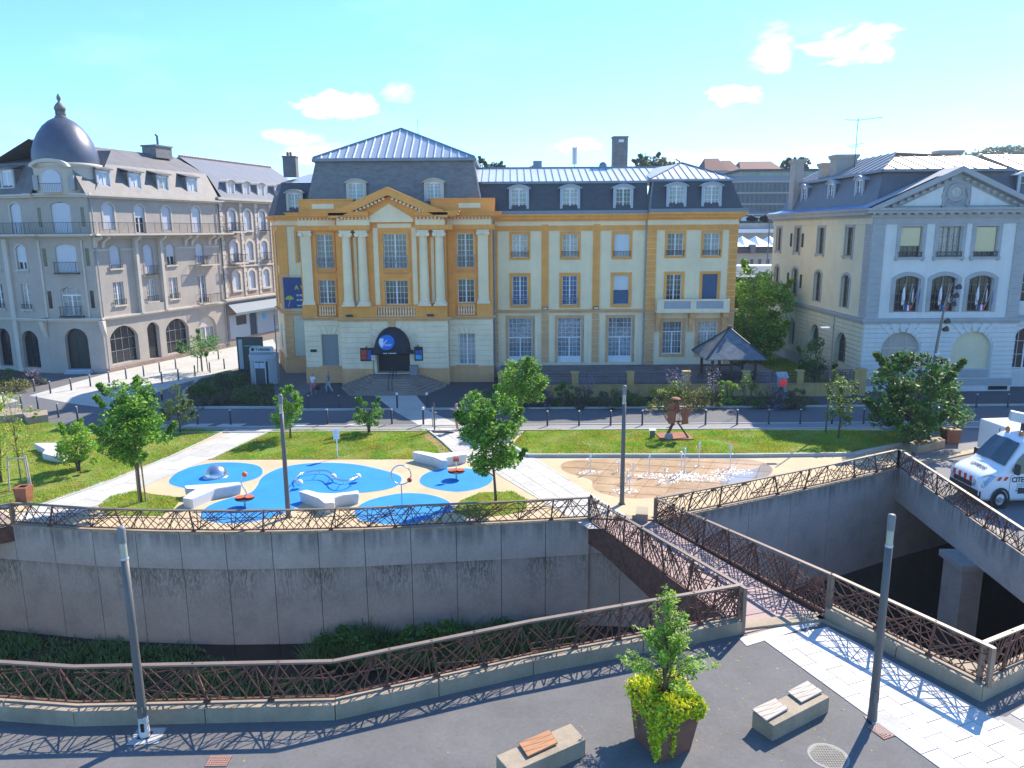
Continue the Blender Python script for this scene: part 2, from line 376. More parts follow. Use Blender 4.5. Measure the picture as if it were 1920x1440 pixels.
def ground_sheet():
    outer=[(-400,-30),(400,-30),(400,119),(-400,119)]
    loops=[[Vector((x,y,0)) for x,y in outer],[Vector((x,y,0)) for x,y in hole]]
    t=tessellate_polygon(loops); vs=outer+hole; mb=MB()
    mb.add([(x,y,0) for x,y in vs],[tuple(f) for f in t])
    o=mk('ground',mb,[ASPH]); me=o.data
    bm=bmesh.new();bm.from_mesh(me)
    for f in bm.faces:
        if f.normal.z<0: f.normal_flip()
    bm.to_mesh(me);bm.free(); tag(o,kind='structure')
ground_sheet()
def surf(name, poly, z, m, label=None):
    mb=MB(); mb.sheet(poly,z); o=mk(name,mb,[m],fix=False); tag(o,label,kind='structure'); return o
# far side of the river: sandy resin square, asphalt street, pale crossings, lawns
sq=[(-32,32.3)]+FARW[1:]+[(5.95,30.0)]+RW[1:]+[(22,40)]+pxpoly((1790,835),(1740,822))+[(22.5,42.0),(22.5,44.98),(-32,44.98)]
surf('square_paving',sq,0.004,SAND)
surf('street',[(-40,46.3),(60,46.3),(60,50.6),(-10,50.6),(-16,50.8),(-40,50.8)],0.004,ROAD)
surf('pavement',[(-15.6,50.9),(60,50.9),(60,60.3),(-15.6,60.3)],0.006,mat('pavement_asphalt',(.075,.075,.08),.9,var=.12,scale=1,bump=.2))
surf('pavement',[(-26,45.0),(45,45.0),(45,46.2),(-26,46.2)],0.008,mat('pavement_grey',(.27,.26,.26),.9,var=.1,scale=1,bump=.2))
KB=MB(); KB.box(-26,45,46.22,46.36,0,.05); KB.box(-15.6,60,50.62,50.8,0,.11); KB.box(-26,45,44.86,44.99,0,.07)
o=mk('kerb',KB,[KERB]); tag(o,kind='structure')
surf('crossing',pxpoly((700,741),(780,741),(806,772),(741,772)),0.012,PAVE)
surf('crossing',pxpoly((741,772),(806,772),(870,800),(790,800)),0.012,PAVE)
# left: pale square between the corner house and the street
surf('pale_forecourt',pxpoly((55,742),(205,699),(440,650),(512,636),(520,652),(455,690),(330,722),(215,768),(135,757)),0.012,PAVE)
surf('street',pxpoly((-60,735),(0,735),(75,745),(150,760),(215,768),(330,722),(455,690),(480,700),(520,700),(520,772),(400,790),(190,800),(0,760),(-60,760)),0.008,ROAD)
surf('street',pxpoly((425,650),(620,612),(640,622),(520,652),(440,668)),0.010,ROAD)
surf('pale_forecourt',pxpoly((0,740),(35,752),(0,760),(-20,760),(-20,738)),0.016,PAVE)
# slab promenade towards the footbridge and the diagonal path on the left
PROM=pxpoly((790,803),(868,803),(905,830),(975,848),(1012,864),(1090,915),(1165,960),(1228,992),(1104,992),(1000,930),(925,885),(862,860),(845,850))
PATHL=pxpoly((446,806),(508,806),(390,862),(240,925),(120,975),(20,975),(75,945),(320,858))
ps=surf('promenade',PROM,0.008,PAVE); pl=surf('footpath',PATHL,0.010,PAVE)
# slabs that can be told apart on the promenade
def slabs(parent, poly, origin, d, n, lu, lv, z, th, mats, gap=.012, limit=300, brick=True):
    cnt=0; rest=MB(); cells=[]
    for iv in range(-60,60):
        for iu in range(-60,60):
            u0=iu*lu+((iv%2)*lu/2 if brick else 0); v0=iv*lv
            c=[(u0+gap,v0+gap),(u0+lu-gap,v0+gap),(u0+lu-gap,v0+lv-gap),(u0+gap,v0+lv-gap)]
            q=[(origin[0]+d[0]*a+n[0]*b, origin[1]+d[1]*a+n[1]*b) for a,b in c]
            cells.append(q)
    out=[]
    for q in cells:
        cx=sum(p[0] for p in q)/4; cy=sum(p[1] for p in q)/4
        r=clip_poly_general(q,poly)
        if r and area(r)>.02: out.append((math.hypot(cx,cy),r))
    out.sort(key=lambda a:a[0])
    for k,(dd,r) in enumerate(out):
        zz=th+R.uniform(-.001,.002); m=mats[R.randrange(len(mats))]
        cx=sum(p[0] for p in r)/len(r); cy=sum(p[1] for p in r)/len(r)
        if k<limit:
            mb=MB(); mb.prism([(p[0]-cx,p[1]-cy) for p in r],0,zz); o=mk('slab',mb,[m],parent); o.location=(cx,cy,z)
        else: rest.m=0; rest.prism(r,z,z+zz)
    if rest.v: o=mk('slab_field',rest,[mats[0]],parent); tag(o,kind='stuff')
def pip(p,poly):
    c=False;n=len(poly)
    for i in range(n):
        a=poly[i];b=poly[(i+1)%n]
        if (a[1]>p[1])!=(b[1]>p[1]) and p[0]<(b[0]-a[0])*(p[1]-a[1])/(b[1]-a[1])+a[0]: c=not c
    return c
def clip_poly_general(q,poly):
    ins=[pip(p,poly) for p in q]
    if all(ins): return q
    if not any(ins): return None
    # shrink: cut against polygon edges that cross the cell (good enough for convex borders)
    r=q
    n=len(poly); ar=sum(poly[i][0]*poly[(i+1)%n][1]-poly[(i+1)%n][0]*poly[i][1] for i in range(n)); sg=1 if ar>0 else -1
    cx=sum(p[0] for p in q)/4; cy=sum(p[1] for p in q)/4; rad=max(math.hypot(p[0]-cx,p[1]-cy) for p in q)
    for i in range(n):
        a=Vector(poly[i]);b=Vector(poly[(i+1)%n]); ab=b-a; L=ab.length
        if L<1e-6: continue
        t=max(0,min(1,(Vector((cx,cy))-a).dot(ab)/L/L)); 
        if (a+ab*t-Vector((cx,cy))).length>rad: continue
        inp=r;r=[]
        def sd(p): return sg*((b[0]-a[0])*(p[1]-a[1])-(b[1]-a[1])*(p[0]-a[0]))
        for j in range(len(inp)):
            p=inp[j];w=inp[(j+1)%len(inp)];sp,sq_=sd(p),sd(w)
            if sp>=0: r.append(p)
            if (sp>=0)!=(sq_>=0):
                tt=sp/(sp-sq_); r.append((p[0]+(w[0]-p[0])*tt,p[1]+(w[1]-p[1])*tt))
        if len(r)<3: return None
    return r
S1=mat('pale_slab_a',(.66,.62,.57),.7,var=.06,scale=4,bump=.15,bscale=80,dirt=.1); S2=mat('pale_slab_b',(.60,.565,.52),.75,var=.08,scale=4,bump=.15,bscale=80,dirt=.14); S3=mat('pale_slab_c',(.71,.68,.63),.7,var=.06,scale=4,bump=.15,bscale=80,dirt=.1)
# near slab path, laid in 0.75 x 0.55 m slabs beside the kerb wall
dA=Vector((.3701,-.929)); nA=Vector((.929,.3701)); A0=Vector((7.42,20.6))
near_poly=[(A0.x,A0.y),tuple(A0+dA*12),tuple(A0+dA*12+nA*9),(15.3,18.6),(13.9,17.85),(12.3,16.9),(11.98,16.95),(9.62,21.3)]
npth=surf('slab_path',near_poly,0.004,CONC)
slabs(npth,near_poly,A0,dA,nA,.78,.56,.004,.016,[S1,S2,S3,S1],limit=300)
slabs(ps,PROM,(G(1090,915).x,G(1090,915).y),Vector((.42,-.907)),Vector((.907,.42)),1.2,.8,.008,.012,[PAVE,mat('pale_paving_b',(.54,.52,.47),.8,var=.1,scale=1,dirt=.15)],limit=300)
dl=Vector(PATHL[4])-Vector(PATHL[1]); dl.normalize()
slabs(pl,PATHL,PATHL[1],dl,Vector((-dl.y,dl.x)),2.4,1.2,.010,.012,[PAVE,MATS['pale_paving_b']],limit=120)
# concrete edge strips on both sides of the near path and small sett row at the bridge foot
mb=MB(); mb.prism([(6.98,20.9),(7.42,20.6),(9.45,21.45),(9.7,21.75),(9.3,21.95)],0,.01); o=mk('threshold',mb,[BCONC]); tag(o,kind='structure')
o=surf('sett_band',pxpoly((1385,1197),(1400,1212),(1530,1172),(1545,1162),(1520,1160)),0.014,SLAB)

# playground: blue rubber islands with pale rims
def island(px, smooth=5):
    poly=smooth_closed(pxpoly(*px),smooth); c=(sum(p[0] for p in poly)/len(poly),sum(p[1] for p in poly)/len(poly))
    big=[(c[0]+(p[0]-c[0])*1.03,c[1]+(p[1]-c[1])*1.045) for p in poly]
    rim=surf('safety_surface',big,0.008,PAVE); mb=MB(); mb.sheet(poly,.014); o=mk('rubber_island',mb,[RUBBER],rim,fix=False)
island([(317,905),(330,888),(362,875),(405,868),(450,868),(482,873),(492,882),(488,893),(462,903),(420,910),(375,918),(340,914)])
island([(378,962),(395,947),(432,934),(468,925),(482,912),(492,895),(520,880),(560,871),(610,868),(665,871),(718,882),(748,892),(752,903),(738,914),(700,922),(650,926),(610,931),(575,940),(545,957),(510,970),(470,979),(420,981),(385,974)])
island([(666,960),(680,944),(715,932),(760,925),(805,928),(840,940),(848,955),(830,966),(790,978),(745,983),(695,980),(672,972)])
island([(787,902),(795,890),(820,881),(860,878),(900,882),(922,893),(920,905),(898,916),(860,922),(820,918),(795,911)])
# damp fountain floor
WET=mat('damp_floor',(.40,.25,.13),.35,var=.2,scale=1.0,spec=.5,col2=(.50,.35,.20))
wetp=smooth_closed(pxpoly((1052,872),(1070,864),(1120,861),(1200,860),(1300,860),(1390,861),(1430,867),(1450,880),(1440,893),(1400,905),(1340,915),(1280,924),(1225,933),(1175,934),(1130,925),(1112,915),(1108,900),(1075,890),(1056,882)),5)
wet=surf('fountain_floor',wetp,0.008,WET)
JT=MB()
wx=[p[0] for p in wetp]; wy=[p[1] for p in wetp]
def seg_in(p,q,poly,w):
    pts=[(p[0]+(q[0]-p[0])*t/60,p[1]+(q[1]-p[1])*t/60) for t in range(61)]; run=[]
    for a in pts:
        if pip(a,poly): run.append(a)
        elif len(run)>1: JT.bar((run[0][0],run[0][1],.008),(run[-1][0],run[-1][1],.008),.02,.008); run=[]
        else: run=[]
for k in range(-2,16):
    x0=min(wx)+k*1.3; seg_in((x0,min(wy)-1),(x0+3.6,max(wy)+1),wetp,.02); 
for k in range(0,8):
    y0=min(wy)+k*1.15; seg_in((min(wx)-1,y0+1.5),(max(wx)+1,y0-1.2),wetp,.02)
if JT.v: mk('floor_joint',JT,[mat('dark_joint',(.12,.09,.06),.8)],wet)

# lawns
GRASSG=mat('lawn_turf',(.15,.25,.03),.95,var=.3,scale=2.2,bump=.6,bscale=90,col2=(.28,.24,.06))
BLADE=mat('grass_blades',(.20,.40,.03),.7,var=.3,scale=.9,col2=(.42,.38,.06),island=.35,transl=.35)
def quads_mesh(name, V, mats, mi=None):
    V=np.asarray(V,dtype=np.float32).reshape(-1,3); n=len(V)//4
    me=bpy.data.meshes.new(name); me.vertices.add(n*4); me.vertices.foreach_set('co',V.ravel())
    me.loops.add(n*4); me.loops.foreach_set('vertex_index',np.arange(n*4,dtype=np.int32))
    me.polygons.add(n); me.polygons.foreach_set('loop_start',np.arange(0,n*4,4,dtype=np.int32)); me.polygons.foreach_set('loop_total',np.full(n,4,dtype=np.int32))
    for m in (mats if isinstance(mats,(list,tuple)) else [mats]): me.materials.append(m)
    if mi is not None: me.polygons.foreach_set('material_index',np.asarray(mi,dtype=np.int32))
    me.update(calc_edges=True); me.validate(); return me
def tris_mesh(name, V, mats):
    V=np.asarray(V,dtype=np.float32).reshape(-1,3); n=len(V)//3
    me=bpy.data.meshes.new(name); me.vertices.add(n*3); me.vertices.foreach_set('co',V.ravel())
    me.loops.add(n*3); me.loops.foreach_set('vertex_index',np.arange(n*3,dtype=np.int32))
    me.polygons.add(n); me.polygons.foreach_set('loop_start',np.arange(0,n*3,3,dtype=np.int32)); me.polygons.foreach_set('loop_total',np.full(n,3,dtype=np.int32))
    for m in (mats if isinstance(mats,(list,tuple)) else [mats]): me.materials.append(m)
    me.update(calc_edges=True); me.validate(); return me
def pip_np(X,Y,poly):
    c=np.zeros(len(X),bool);n=len(poly)
    for i in range(n):
        ax,ay=poly[i];bx,by=poly[(i+1)%n]
        if abs(by-ay)<1e-9: continue
        m=((ay>Y)!=(by>Y))&(X<(bx-ax)*(Y-ay)/(by-ay)+ax); c^=m
    return c
rng=np.random.default_rng(5)
def blades(name, poly, n, h, z=0.0, mats=None, w=.018, patch=True, label=None):
    xs=[p[0] for p in poly];ys=[p[1] for p in poly]
    X=rng.uniform(min(xs),max(xs),n*2);Y=rng.uniform(min(ys),max(ys),n*2); k=pip_np(X,Y,poly); X=X[k][:n];Y=Y[k][:n]; m=len(X)
    if 'EARTH' in globals():
        k=~(pip_np(X,Y,EARTH)&(rng.random(m)<.75)); X=X[k];Y=Y[k];m=len(X)
    pn=.6+.4*np.sin(X*1.7+np.sin(Y*2.1))*np.cos(Y*1.3+np.sin(X*.9)) if patch else 1
    H=h*rng.uniform(.5,1.2,m)*pn; a=rng.uniform(0,2*np.pi,m); ln=rng.normal(0,.45,(m,2))*H[:,None]
    W=w*rng.uniform(.7,1.4,m)
    b=np.stack([X,Y,np.full(m,z)],1); dx=np.stack([np.cos(a)*W,np.sin(a)*W,np.zeros(m)],1); t=b+np.stack([ln[:,0],ln[:,1],H],1)
    V=np.stack([b-dx,b+dx,t],1)
    o=obj(name,tris_mesh(name,V,mats or [BLADE])); tag(o,label,kind='stuff'); return o
LAWNR=pxpoly((958,838),(985,806),(1700,808),(1722,820),(1690,834),(1600,853),(1400,856),(990,856))
LAWNC=pxpoly((512,807),(800,806),(830,830),(858,856),(840,861),(395,862))
LAWNL=pxpoly((-60,800),(50,790),(120,796),(190,802),(428,806),(320,856),(200,905),(75,948),(-60,946))
PATCH1=pxpoly((185,948),(205,932),(250,922),(342,934),(325,955),(300,968),(200,966))
PATCH2=pxpoly((862,940),(900,924),(960,922),(990,938),(985,960),(900,972),(850,962))
EARTH=smooth_closed(pxpoly((800,812),(822,822),(848,846),(842,856),(826,850),(812,832),(796,820)),4)
surf('bare_earth',EARTH,0.026,mat('reddish_dry_earth',(.36,.20,.10),.95,var=.25,scale=4,bump=.4,col2=(.26,.22,.07)))
for i,(P,n) in enumerate(((LAWNR,70000),(LAWNC,42000),(LAWNL,55000),(PATCH1,5000),(PATCH2,4500))):
    surf('lawn',P,0.02 if i<3 else .016,GRASSG); blades('grass',P,n,.105,.02)
EDGE=MB()
def edging(pts,w=.12,h=.1):
    for a,b in zip(pts[:-1],pts[1:]): EDGE.bar((a[0],a[1],h/2),(b[0],b[1],h/2),w,h)
edging(pxpoly((958,838),(990,857),(1400,857),(1600,854),(1690,835)),.2,.16)
edging(pxpoly((800,806),(830,830),(858,856))); edging(pxpoly((428,806),(320,857),(200,906),(75,949)),.15,.06); edging(pxpoly((510,807),(393,862)),.12,.05)
o=mk('lawn_edging',EDGE,[KERB]); tag(o,kind='structure')

# ------------------------------------------------------------------ river cut
surf('riverbed',[(-34,14),(34,14),(34,44),(-34,44)],-5.0,mat('riverbed_mud',(.06,.085,.04),.9,var=.4,scale=1,bump=.4,bscale=20))
o=surf('water',[(-34,22.5),(-6,22.5),(2,21),(34,19.5),(34,44),(-34,44)],-4.92,mat('dark_river_water',(.010,.014,.012),.12,var=.1,bump=.25,bscale=5,spec=.5))
blades('reeds',[(-30,18),(-4,18),(4,21),(1,24),(-6,26.0),(-10,26.6),(-13,28.6),(-20,29.6),(-30,31)],34000,.42,-4.95,[mat('reed_leaf',(.10,.20,.06),.8,var=.3,island=.3,transl=.2)],w=.06)
blades('reeds',[(-8.2,28.9),(-8.3,27.4),(-4,27.0),(1,27.8),(3,29.0),(2.6,30),(-2,29.4)],8000,1.2,-4.95,[MATS['reed_leaf']],w=.04,patch=True)
def poly_at(pts,s):
    for a,b in zip(pts[:-1],pts[1:]):
        L=math.dist(a,b)
        if s<=L: t=s/L; return (a[0]+(b[0]-a[0])*t,a[1]+(b[1]-a[1])*t)
        s-=L
    return pts[-1]
def plen(pts): return sum(math.dist(a,b) for a,b in zip(pts[:-1],pts[1:]))
def river_wall(name,label,pts,step,zsplit,inward,crack=False):
    c=pts[len(pts)//2]; root=thing(name,label,'wall',(c[0],c[1],0)); rl=root.location
    L=plen(pts); n=max(1,round(L/step)); step=L/n
    back=MB()
    for k in range(n):
        a=Vector(poly_at(pts,k*step));b=Vector(poly_at(pts,(k+1)*step)); t=(b-a).normalized(); nn=Vector((-t.y,t.x))*inward
        g=.012; a2=a+t*g;b2=b-t*g
        specs=[(0.0,zsplit+.01,.10,CONCW),(zsplit-.012,-5.2,.04,CONCD)] if zsplit else [(0,-5.2,.06,CONCW)]
        for z1,z0,pr,m in specs:
            mb=MB(); p=nn*pr; q=-nn*.25
            mb.prism([(v.x-rl.x,v.y-rl.y) for v in ((a2+p),(b2+p),(b2+q),(a2+q))],z0,z1); mk('panel',mb,[m],root)
        back.prism([(v.x-rl.x,v.y-rl.y) for v in (a-nn*.02,b-nn*.02,b-nn*.3,a-nn*.3)],-5.2,-.01)
        mb=MB(); mb.prism([(v.x-rl.x,v.y-rl.y) for v in (a2+nn*.14,b2+nn*.14,b2-nn*.3,a2-nn*.3)],.005,.09); mk('coping',mb,[BCONC],root)
    mk('joint_backing',back,[mat('dark_joint_mortar',(.08,.075,.07),.95)],root)  # dark backing sheet visible in the gaps between panels
    # formwork tie holes
    return root
river_wall('river_wall','long curved concrete river wall with dark streaks below the playground fence',FARW,1.9,-1.52,-1)
river_wall('river_wall','smooth concrete river wall running from the footbridge to the road bridge',RW,2.6,0,-1)
river_wall('river_wall','narrow set back concrete wall under the far end of the footbridge',[(3.21,30.4),(5.95,30.15)],1.4,-1.52,-1)
river_wall('river_wall','near bank concrete wall below the low kerb and railing',[(-32,19.78)]+NEARI[1:],3.0,0,1)
river_wall('river_wall','concrete bank wall below the right hand railing corner',[(6.6,21.35),(10.05,22.05),(12.25,18.15),(13.85,18.95),(18.4,21.5),(30,28)],3.0,0,1)
river_wall('river_wall','dark abutment wall beneath the road bridge',[(30,42),(30,28)],3.0,0,-1)
river_wall('river_wall','dark abutment wall behind the road bridge beam',[(19.6,36.9),(30,42)],3.0,0,-1)
# kerb walls
def kerbwall(name,label,pts,inn,h):
    c=pts[len(pts)//2]; root=thing(name,label,'low wall',(c[0],c[1],0)); rl=root.location
    for a,b,ia,ib in zip(pts[:-1],pts[1:],inn[:-1],inn[1:]):
        L=math.dist(a,b); n=max(1,round(L/3.2))
        for k in range(n):
            f0,f1=k/n+.002,(k+1)/n-.002; lerp=lambda p,q,t:(p[0]+(q[0]-p[0])*t-rl.x,p[1]+(q[1]-p[1])*t-rl.y)
            mb=MB(); mb.prism([lerp(a,b,f0),lerp(a,b,f1),lerp(ia,ib,f1),lerp(ia,ib,f0)],0,h); o=mk('kerb_block',mb,[BCONC],root)
kerbwall('kerb_wall','low weathered concrete kerb wall under the near railing',NEARC,NEARI,.42)
kerbwall('kerb_wall','low mossy concrete kerb wall beside the white slab path',CURB2,CURB2I,.42)

# railings of weathered steel lattice
def lattice(L,H,seed,dense=1.0,two=True):
    r=random.Random(seed); mb=MB()
    def clip(x0,z0,x1,z1):
        t0,t1=0,1;dx=x1-x0;dz=z1-z0
        for p,q in ((-dx,x0),(dx,L-x0),(-dz,z0),(dz,H-z0)):
            if abs(p)<1e-9:
                if q<0: return None
            else:
                t=q/p
                if p<0: t0=max(t0,t)
                else: t1=min(t1,t)
        return None if t0>=t1 else (x0+dx*t0,z0+dz*t0,x0+dx*t1,z0+dz*t1)
    def ln(x0,z0,x1,z1,w,y):
        c=clip(x0,z0,x1,z1)
        if c and math.hypot(c[2]-c[0],c[3]-c[1])>.08: mb.bar((c[0],y,c[1]),(c[2],y,c[3]),w,.012)
    fx=r.choice([.15,.5,.8])*L; top=r.random()<.6
    for i in range(int(6*dense)):
        x=(i+r.uniform(.1,.9))/int(6*dense)*L*1.5-.25*L; ln(fx+r.uniform(-.05,.05),H if top else 0,x,0 if top else H,.032,-.006)
    sl=r.choice([-1,1])*r.uniform(.5,1.1)
    for i in range(int(7*dense)):
        x=(i+.3*r.random())/int(7*dense)*(L+H)-H*.5; ln(x,0,x+sl*H*r.uniform(.8,1.2),H,.032,.010)
    sl=-sl*r.uniform(.9,1.5)
    for i in range(int(4*dense)):
        x=(i+.5*r.random())/int(6*dense)*(L+H)-H*.3; ln(x,0,x+sl*H,H,.028,.026)
    for i in range(int(3*dense)):
        z=r.uniform(0,H); ln(0,z,L,z+r.uniform(-.5,.5)*H,.028,-.022)
    return mb
def railing(name,label,pts,bay=1.55,dense=1.0,group='lattice railings around the river cut',endpost=True,fascia=None,rust=None):
    rust=rust or RUST
    p0=pts[0]; root=thing(name,label,'railing',(p0[0],p0[1],p0[2]),group=None)
    rl=root.location; sd=R.randrange(9999); k2=0
    for a,b in zip(pts[:-1],pts[1:]):
        A=Vector((a[0],a[1],0));B=Vector((b[0],b[1],0)); L=(B-A).length; t=(B-A)/L; ang=math.atan2(t.y,t.x)
        n=max(1,round(L/bay)); bl=L/n
        H=((a[3]-a[2])+(b[3]-b[2]))/2
        def zb(f): return a[2]+(b[2]-a[2])*f
        def zt(f): return a[3]+(b[3]-a[3])*f
        mb=MB(); mb.bar((a[0]-rl.x,a[1]-rl.y,a[3]-rl.z-.025),(b[0]-rl.x,b[1]-rl.y,b[3]-rl.z-.025),.13,.05); 
        mb2=MB(); nrm=Vector((-t.y,t.x,0))
        # flat broad top rail
        q=MB(); w=nrm*.065
        A3=Vector((a[0]-rl.x,a[1]-rl.y,a[3]-rl.z));B3=Vector((b[0]-rl.x,b[1]-rl.y,b[3]-rl.z)); u=Vector((0,0,.05))
        q.add([A3-w-u,B3-w-u,B3+w-u,A3+w-u,A3-w,B3-w,B3+w,A3+w],[(0,3,2,1),(4,5,6,7),(0,1,5,4),(1,2,6,5),(2,3,7,6),(3,0,4,7)])
        mk('top_rail',q,[RAIL],root)
        zo=Vector((0,0,.06)); w=nrm*.03; A3=Vector((a[0]-rl.x,a[1]-rl.y,a[2]-rl.z))+zo;B3=Vector((b[0]-rl.x,b[1]-rl.y,b[2]-rl.z))+zo; u=Vector((0,0,.04)); q=MB()
        q.add([A3-w,B3-w,B3+w,A3+w,A3-w+u,B3-w+u,B3+w+u,A3+w+u],[(0,3,2,1),(4,5,6,7),(0,1,5,4),(1,2,6,5),(2,3,7,6),(3,0,4,7)])
        mk('bottom_rail',q,[rust],root)
        hh=H-.05-.10
        slope=((b[2]-a[2])/L); variants=[]
        for i in range(min(n,5)):
            lm=lattice(bl,hh,sd+i,dense); lm.v=[(v[0],v[1],v[2]*(1+0)+v[0]*slope) for v in lm.v]; variants.append(lm.mesh('lattice_panel',[rust]))
        pm=[]
        for lean in (-.28,-.12,.1,.25):
            m=MB(); m.bar((0,0,-.02),(lean,0,hh+.06),.055,.05); m.cbox((0,0,-.07),(.16,.12,.05)); pm.append(m.mesh('post',[rust]))
        for k in range(n):
            f=k/n; P=A+t*(bl*k); z=zb(f)+.10-rl.z
            o=obj('lattice_panel',variants[(k*3+k2)%len(variants)],root); o.matrix_local=Matrix.Translation((P.x-rl.x,P.y-rl.y,z))@Matrix.Rotation(ang,4,'Z')
            if k>0:
                o=obj('post',pm[(k*7+k2)%4],root); o.matrix_local=Matrix.Translation((P.x-rl.x,P.y-rl.y,z))@Matrix.Rotation(ang,4,'Z')
        if fascia:
            fz=fascia; q=MB(); w=nrm*.02; c0=Vector((a[0]-rl.x,a[1]-rl.y,a[2]-rl.z+.03));c1=Vector((b[0]-rl.x,b[1]-rl.y,b[2]-rl.z+.03)); off=nrm*fascia[2]; cm=(c0+c1)/2
            vs=[]
            for P,dz in ((c0,fz[0]),(c0.lerp(c1,.12),fz[0]*.95),(cm,fz[1]),(c0.lerp(c1,.9),fz[0]*.8),(c1,fz[0]*.8)):
                for s in (-1,1): vs+= [P+w*s+off,P+w*s+off-Vector((0,0,dz))]
            fs=[]
            for i in range(4):
                b0=i*4; fs+=[(b0,b0+1,b0+5,b0+4),(b0+2,b0+6,b0+7,b0+3),(b0,b0+4,b0+6,b0+2),(b0+1,b0+3,b0+7,b0+5)]
            q.add(vs,fs); mk('fascia',q,[RUST],root)
        k2+=1
    ends=[pts[0],pts[-1]] if endpost else []
    for a in ends:
        q=MB(); q.cbox((a[0]-rl.x,a[1]-rl.y,(a[2]+a[3])/2-rl.z-.03),(.11,.11,a[3]-a[2]+.05)); mk('end_post',q,[RAIL],root)
    return root
def off(pts,d,zb,zt):
    out=[]
    for i,p in enumerate(pts):
        a=Vector(pts[max(i-1,0)]);b=Vector(pts[min(i+1,len(pts)-1)]);t=(b-a).normalized(); out.append((p[0]-t.y*d,p[1]+t.x*d,zb,zt))
    return out
railing('railing','long near railing of rust brown lattice on the low kerb wall',off(NEARC,.26,.42,1.5),bay=1.5)
railing('railing','far curved lattice railing on the wall in front of the blue playground',off(FARW,.0,.09,1.02)[1:],bay=1.55)
railing('railing','far lattice railing between the fountain square and the river cut',off(RW,.0,.09,1.05),bay=1.6)
railing('railing','lattice railing along the road bridge in front of the white van',[(19.6,36.9,.09,1.05),(19.25,31.5,.09,1.05),(18.9,26.2,.09,1.05),(18.55,21.3,.09,1.1)],bay=1.35)
railing('railing','lattice railing on the mossy kerb wall beside the white slab path',off(CURB2[:2],.22,.42,1.5),bay=1.75,rust=RUST)
railing('railing','short lattice railing running right from the sharp kerb wall corner',[(12.15,17.85,.42,1.5),(13.93,18.75,.42,1.5),(18.5,21.3,.42,1.5)],bay=1.3)
railing('railing','footbridge railing on the left side with brown steel girder plate',[(3.21,30.2,0,1.05),(6.93,20.98,.1,1.5)],bay=1.4,dense=1.7,fascia=(1.05,1.3,-.03))
railing('railing','footbridge railing on the right side with brown steel girder plate',[(5.98,29.95,0,1.05),(9.86,21.9,.1,1.5)],bay=1.5,dense=1.9,fascia=(.95,1.2,.03))
railing('railing','railing of a second footbridge at the left edge of the river wall',[(-21.0,30.05,0,1.02),(-27,25.0,0,1.02)],bay=1.4,fascia=(.7,.8,.03))
def bridge(name,label,L0,L1,R0,R1,z,mats,step,th=.08):
    root=thing(name,label,'footbridge',((L0[0]+R1[0])/2,(L0[1]+R1[1])/2,z)); rl=root.location
    n=int(math.dist(L0,L1)/step)
    for k in range(n):
        f0,f1=k/n+.002,(k+1)/n-.002; le=lambda p,q,t:(p[0]+(q[0]-p[0])*t-rl.x,p[1]+(q[1]-p[1])*t-rl.y)
        mb=MB(); mb.prism([le(L0,L1,f0),le(R0,R1,f0),le(R0,R1,f1),le(L0,L1,f1)],-th,0); mk('deck_panel',mb,[mats[k%len(mats)]],root)
    mb=MB()
    for f in (.15,.5,.85):
        a=le(L0,L1,f);b=le(R0,R1,f); mb.bar((a[0],a[1],-.5),(b[0],b[1],-.5),.15,.4)
    mk('crossbeam',mb,[RUST],root)
DECKM=mat('pinkish_deck_grating',(.36,.25,.23),.7,.1,var=.12,scale=3,bump=.6,bscale=25); DECKN=mat('pinkish_deck_grating_b',(.33,.235,.22),.7,.1,var=.12,scale=3,bump=.6,bscale=25)
bridge('footbridge','pinkish metal decked footbridge crossing the river cut',(3.28,30.25),(7.0,20.95),(5.9,30.0),(9.7,21.9),.03,[DECKM,DECKN],.85)
bridge('footbridge','second footbridge mostly beyond the left edge of the picture',(-20.9,30.1),(-27,24.9),(-23,32),(-30,26.5),.03,[DECKM,DECKN],1.0)
# stub kerb beside the far bridge end
mb=MB(); mb.box(-.25,.25,-.9,.0,0,.38); mb.M=None; o=mk('kerb_stub',mb,[BCONC]); o.location=(5.55,30.75,0); o.rotation_euler=(0,0,-.2); tag(o,'short concrete stub wall at the far right end of the footbridge','low wall')
# road bridge deck + edge beam + pier
root=thing('road_bridge','concrete road bridge with streaked edge beam and square pier','bridge',(19.2,30,0))
mb=MB(); mb.prism([(0.35,-9.5),(12,-9.5),(12,12.5),(.5,7.2)],-1.2,0.012); mk('deck',mb,[ROAD],root)
mb=MB(); mb.prism([(-.65,-9.0),(.345,-9.0),(.62,6.93),(.36,6.93)],-1.7,.09)
mb=MB(); mb.prism([(-.62,-9.0),(.345,-9.0),(.48,6.95),(.35,6.95)],-1.62,.085); mk('edge_beam',mb,[CONCW],root)
mb=MB(); mb.prism([(-.66,-9.0),(-.4,-9.0),(.45,6.95),(.33,6.95)],-.75,.09); mk('edge_course',mb,[CONCW],root)
mb=MB(); mb.box(-.6,.25,-.85,.55,-5.1,-1.66); mk('pier',mb,[CONC],root)
mb=MB(); mb.box(-.75,.35,-1.0,.7,-1.9,-1.62); mk('pier_cap',mb,[CONC],root)
surf('street',[(19.5,21),(40,21),(40,44.1),(22.6,44.1),(22.5,41.5),(21.5,38.6),(19.75,36.9),(19.45,30)],0.02,mat('bridge_road_asphalt',(.20,.195,.20),.9,var=.08,scale=1,bump=.2))
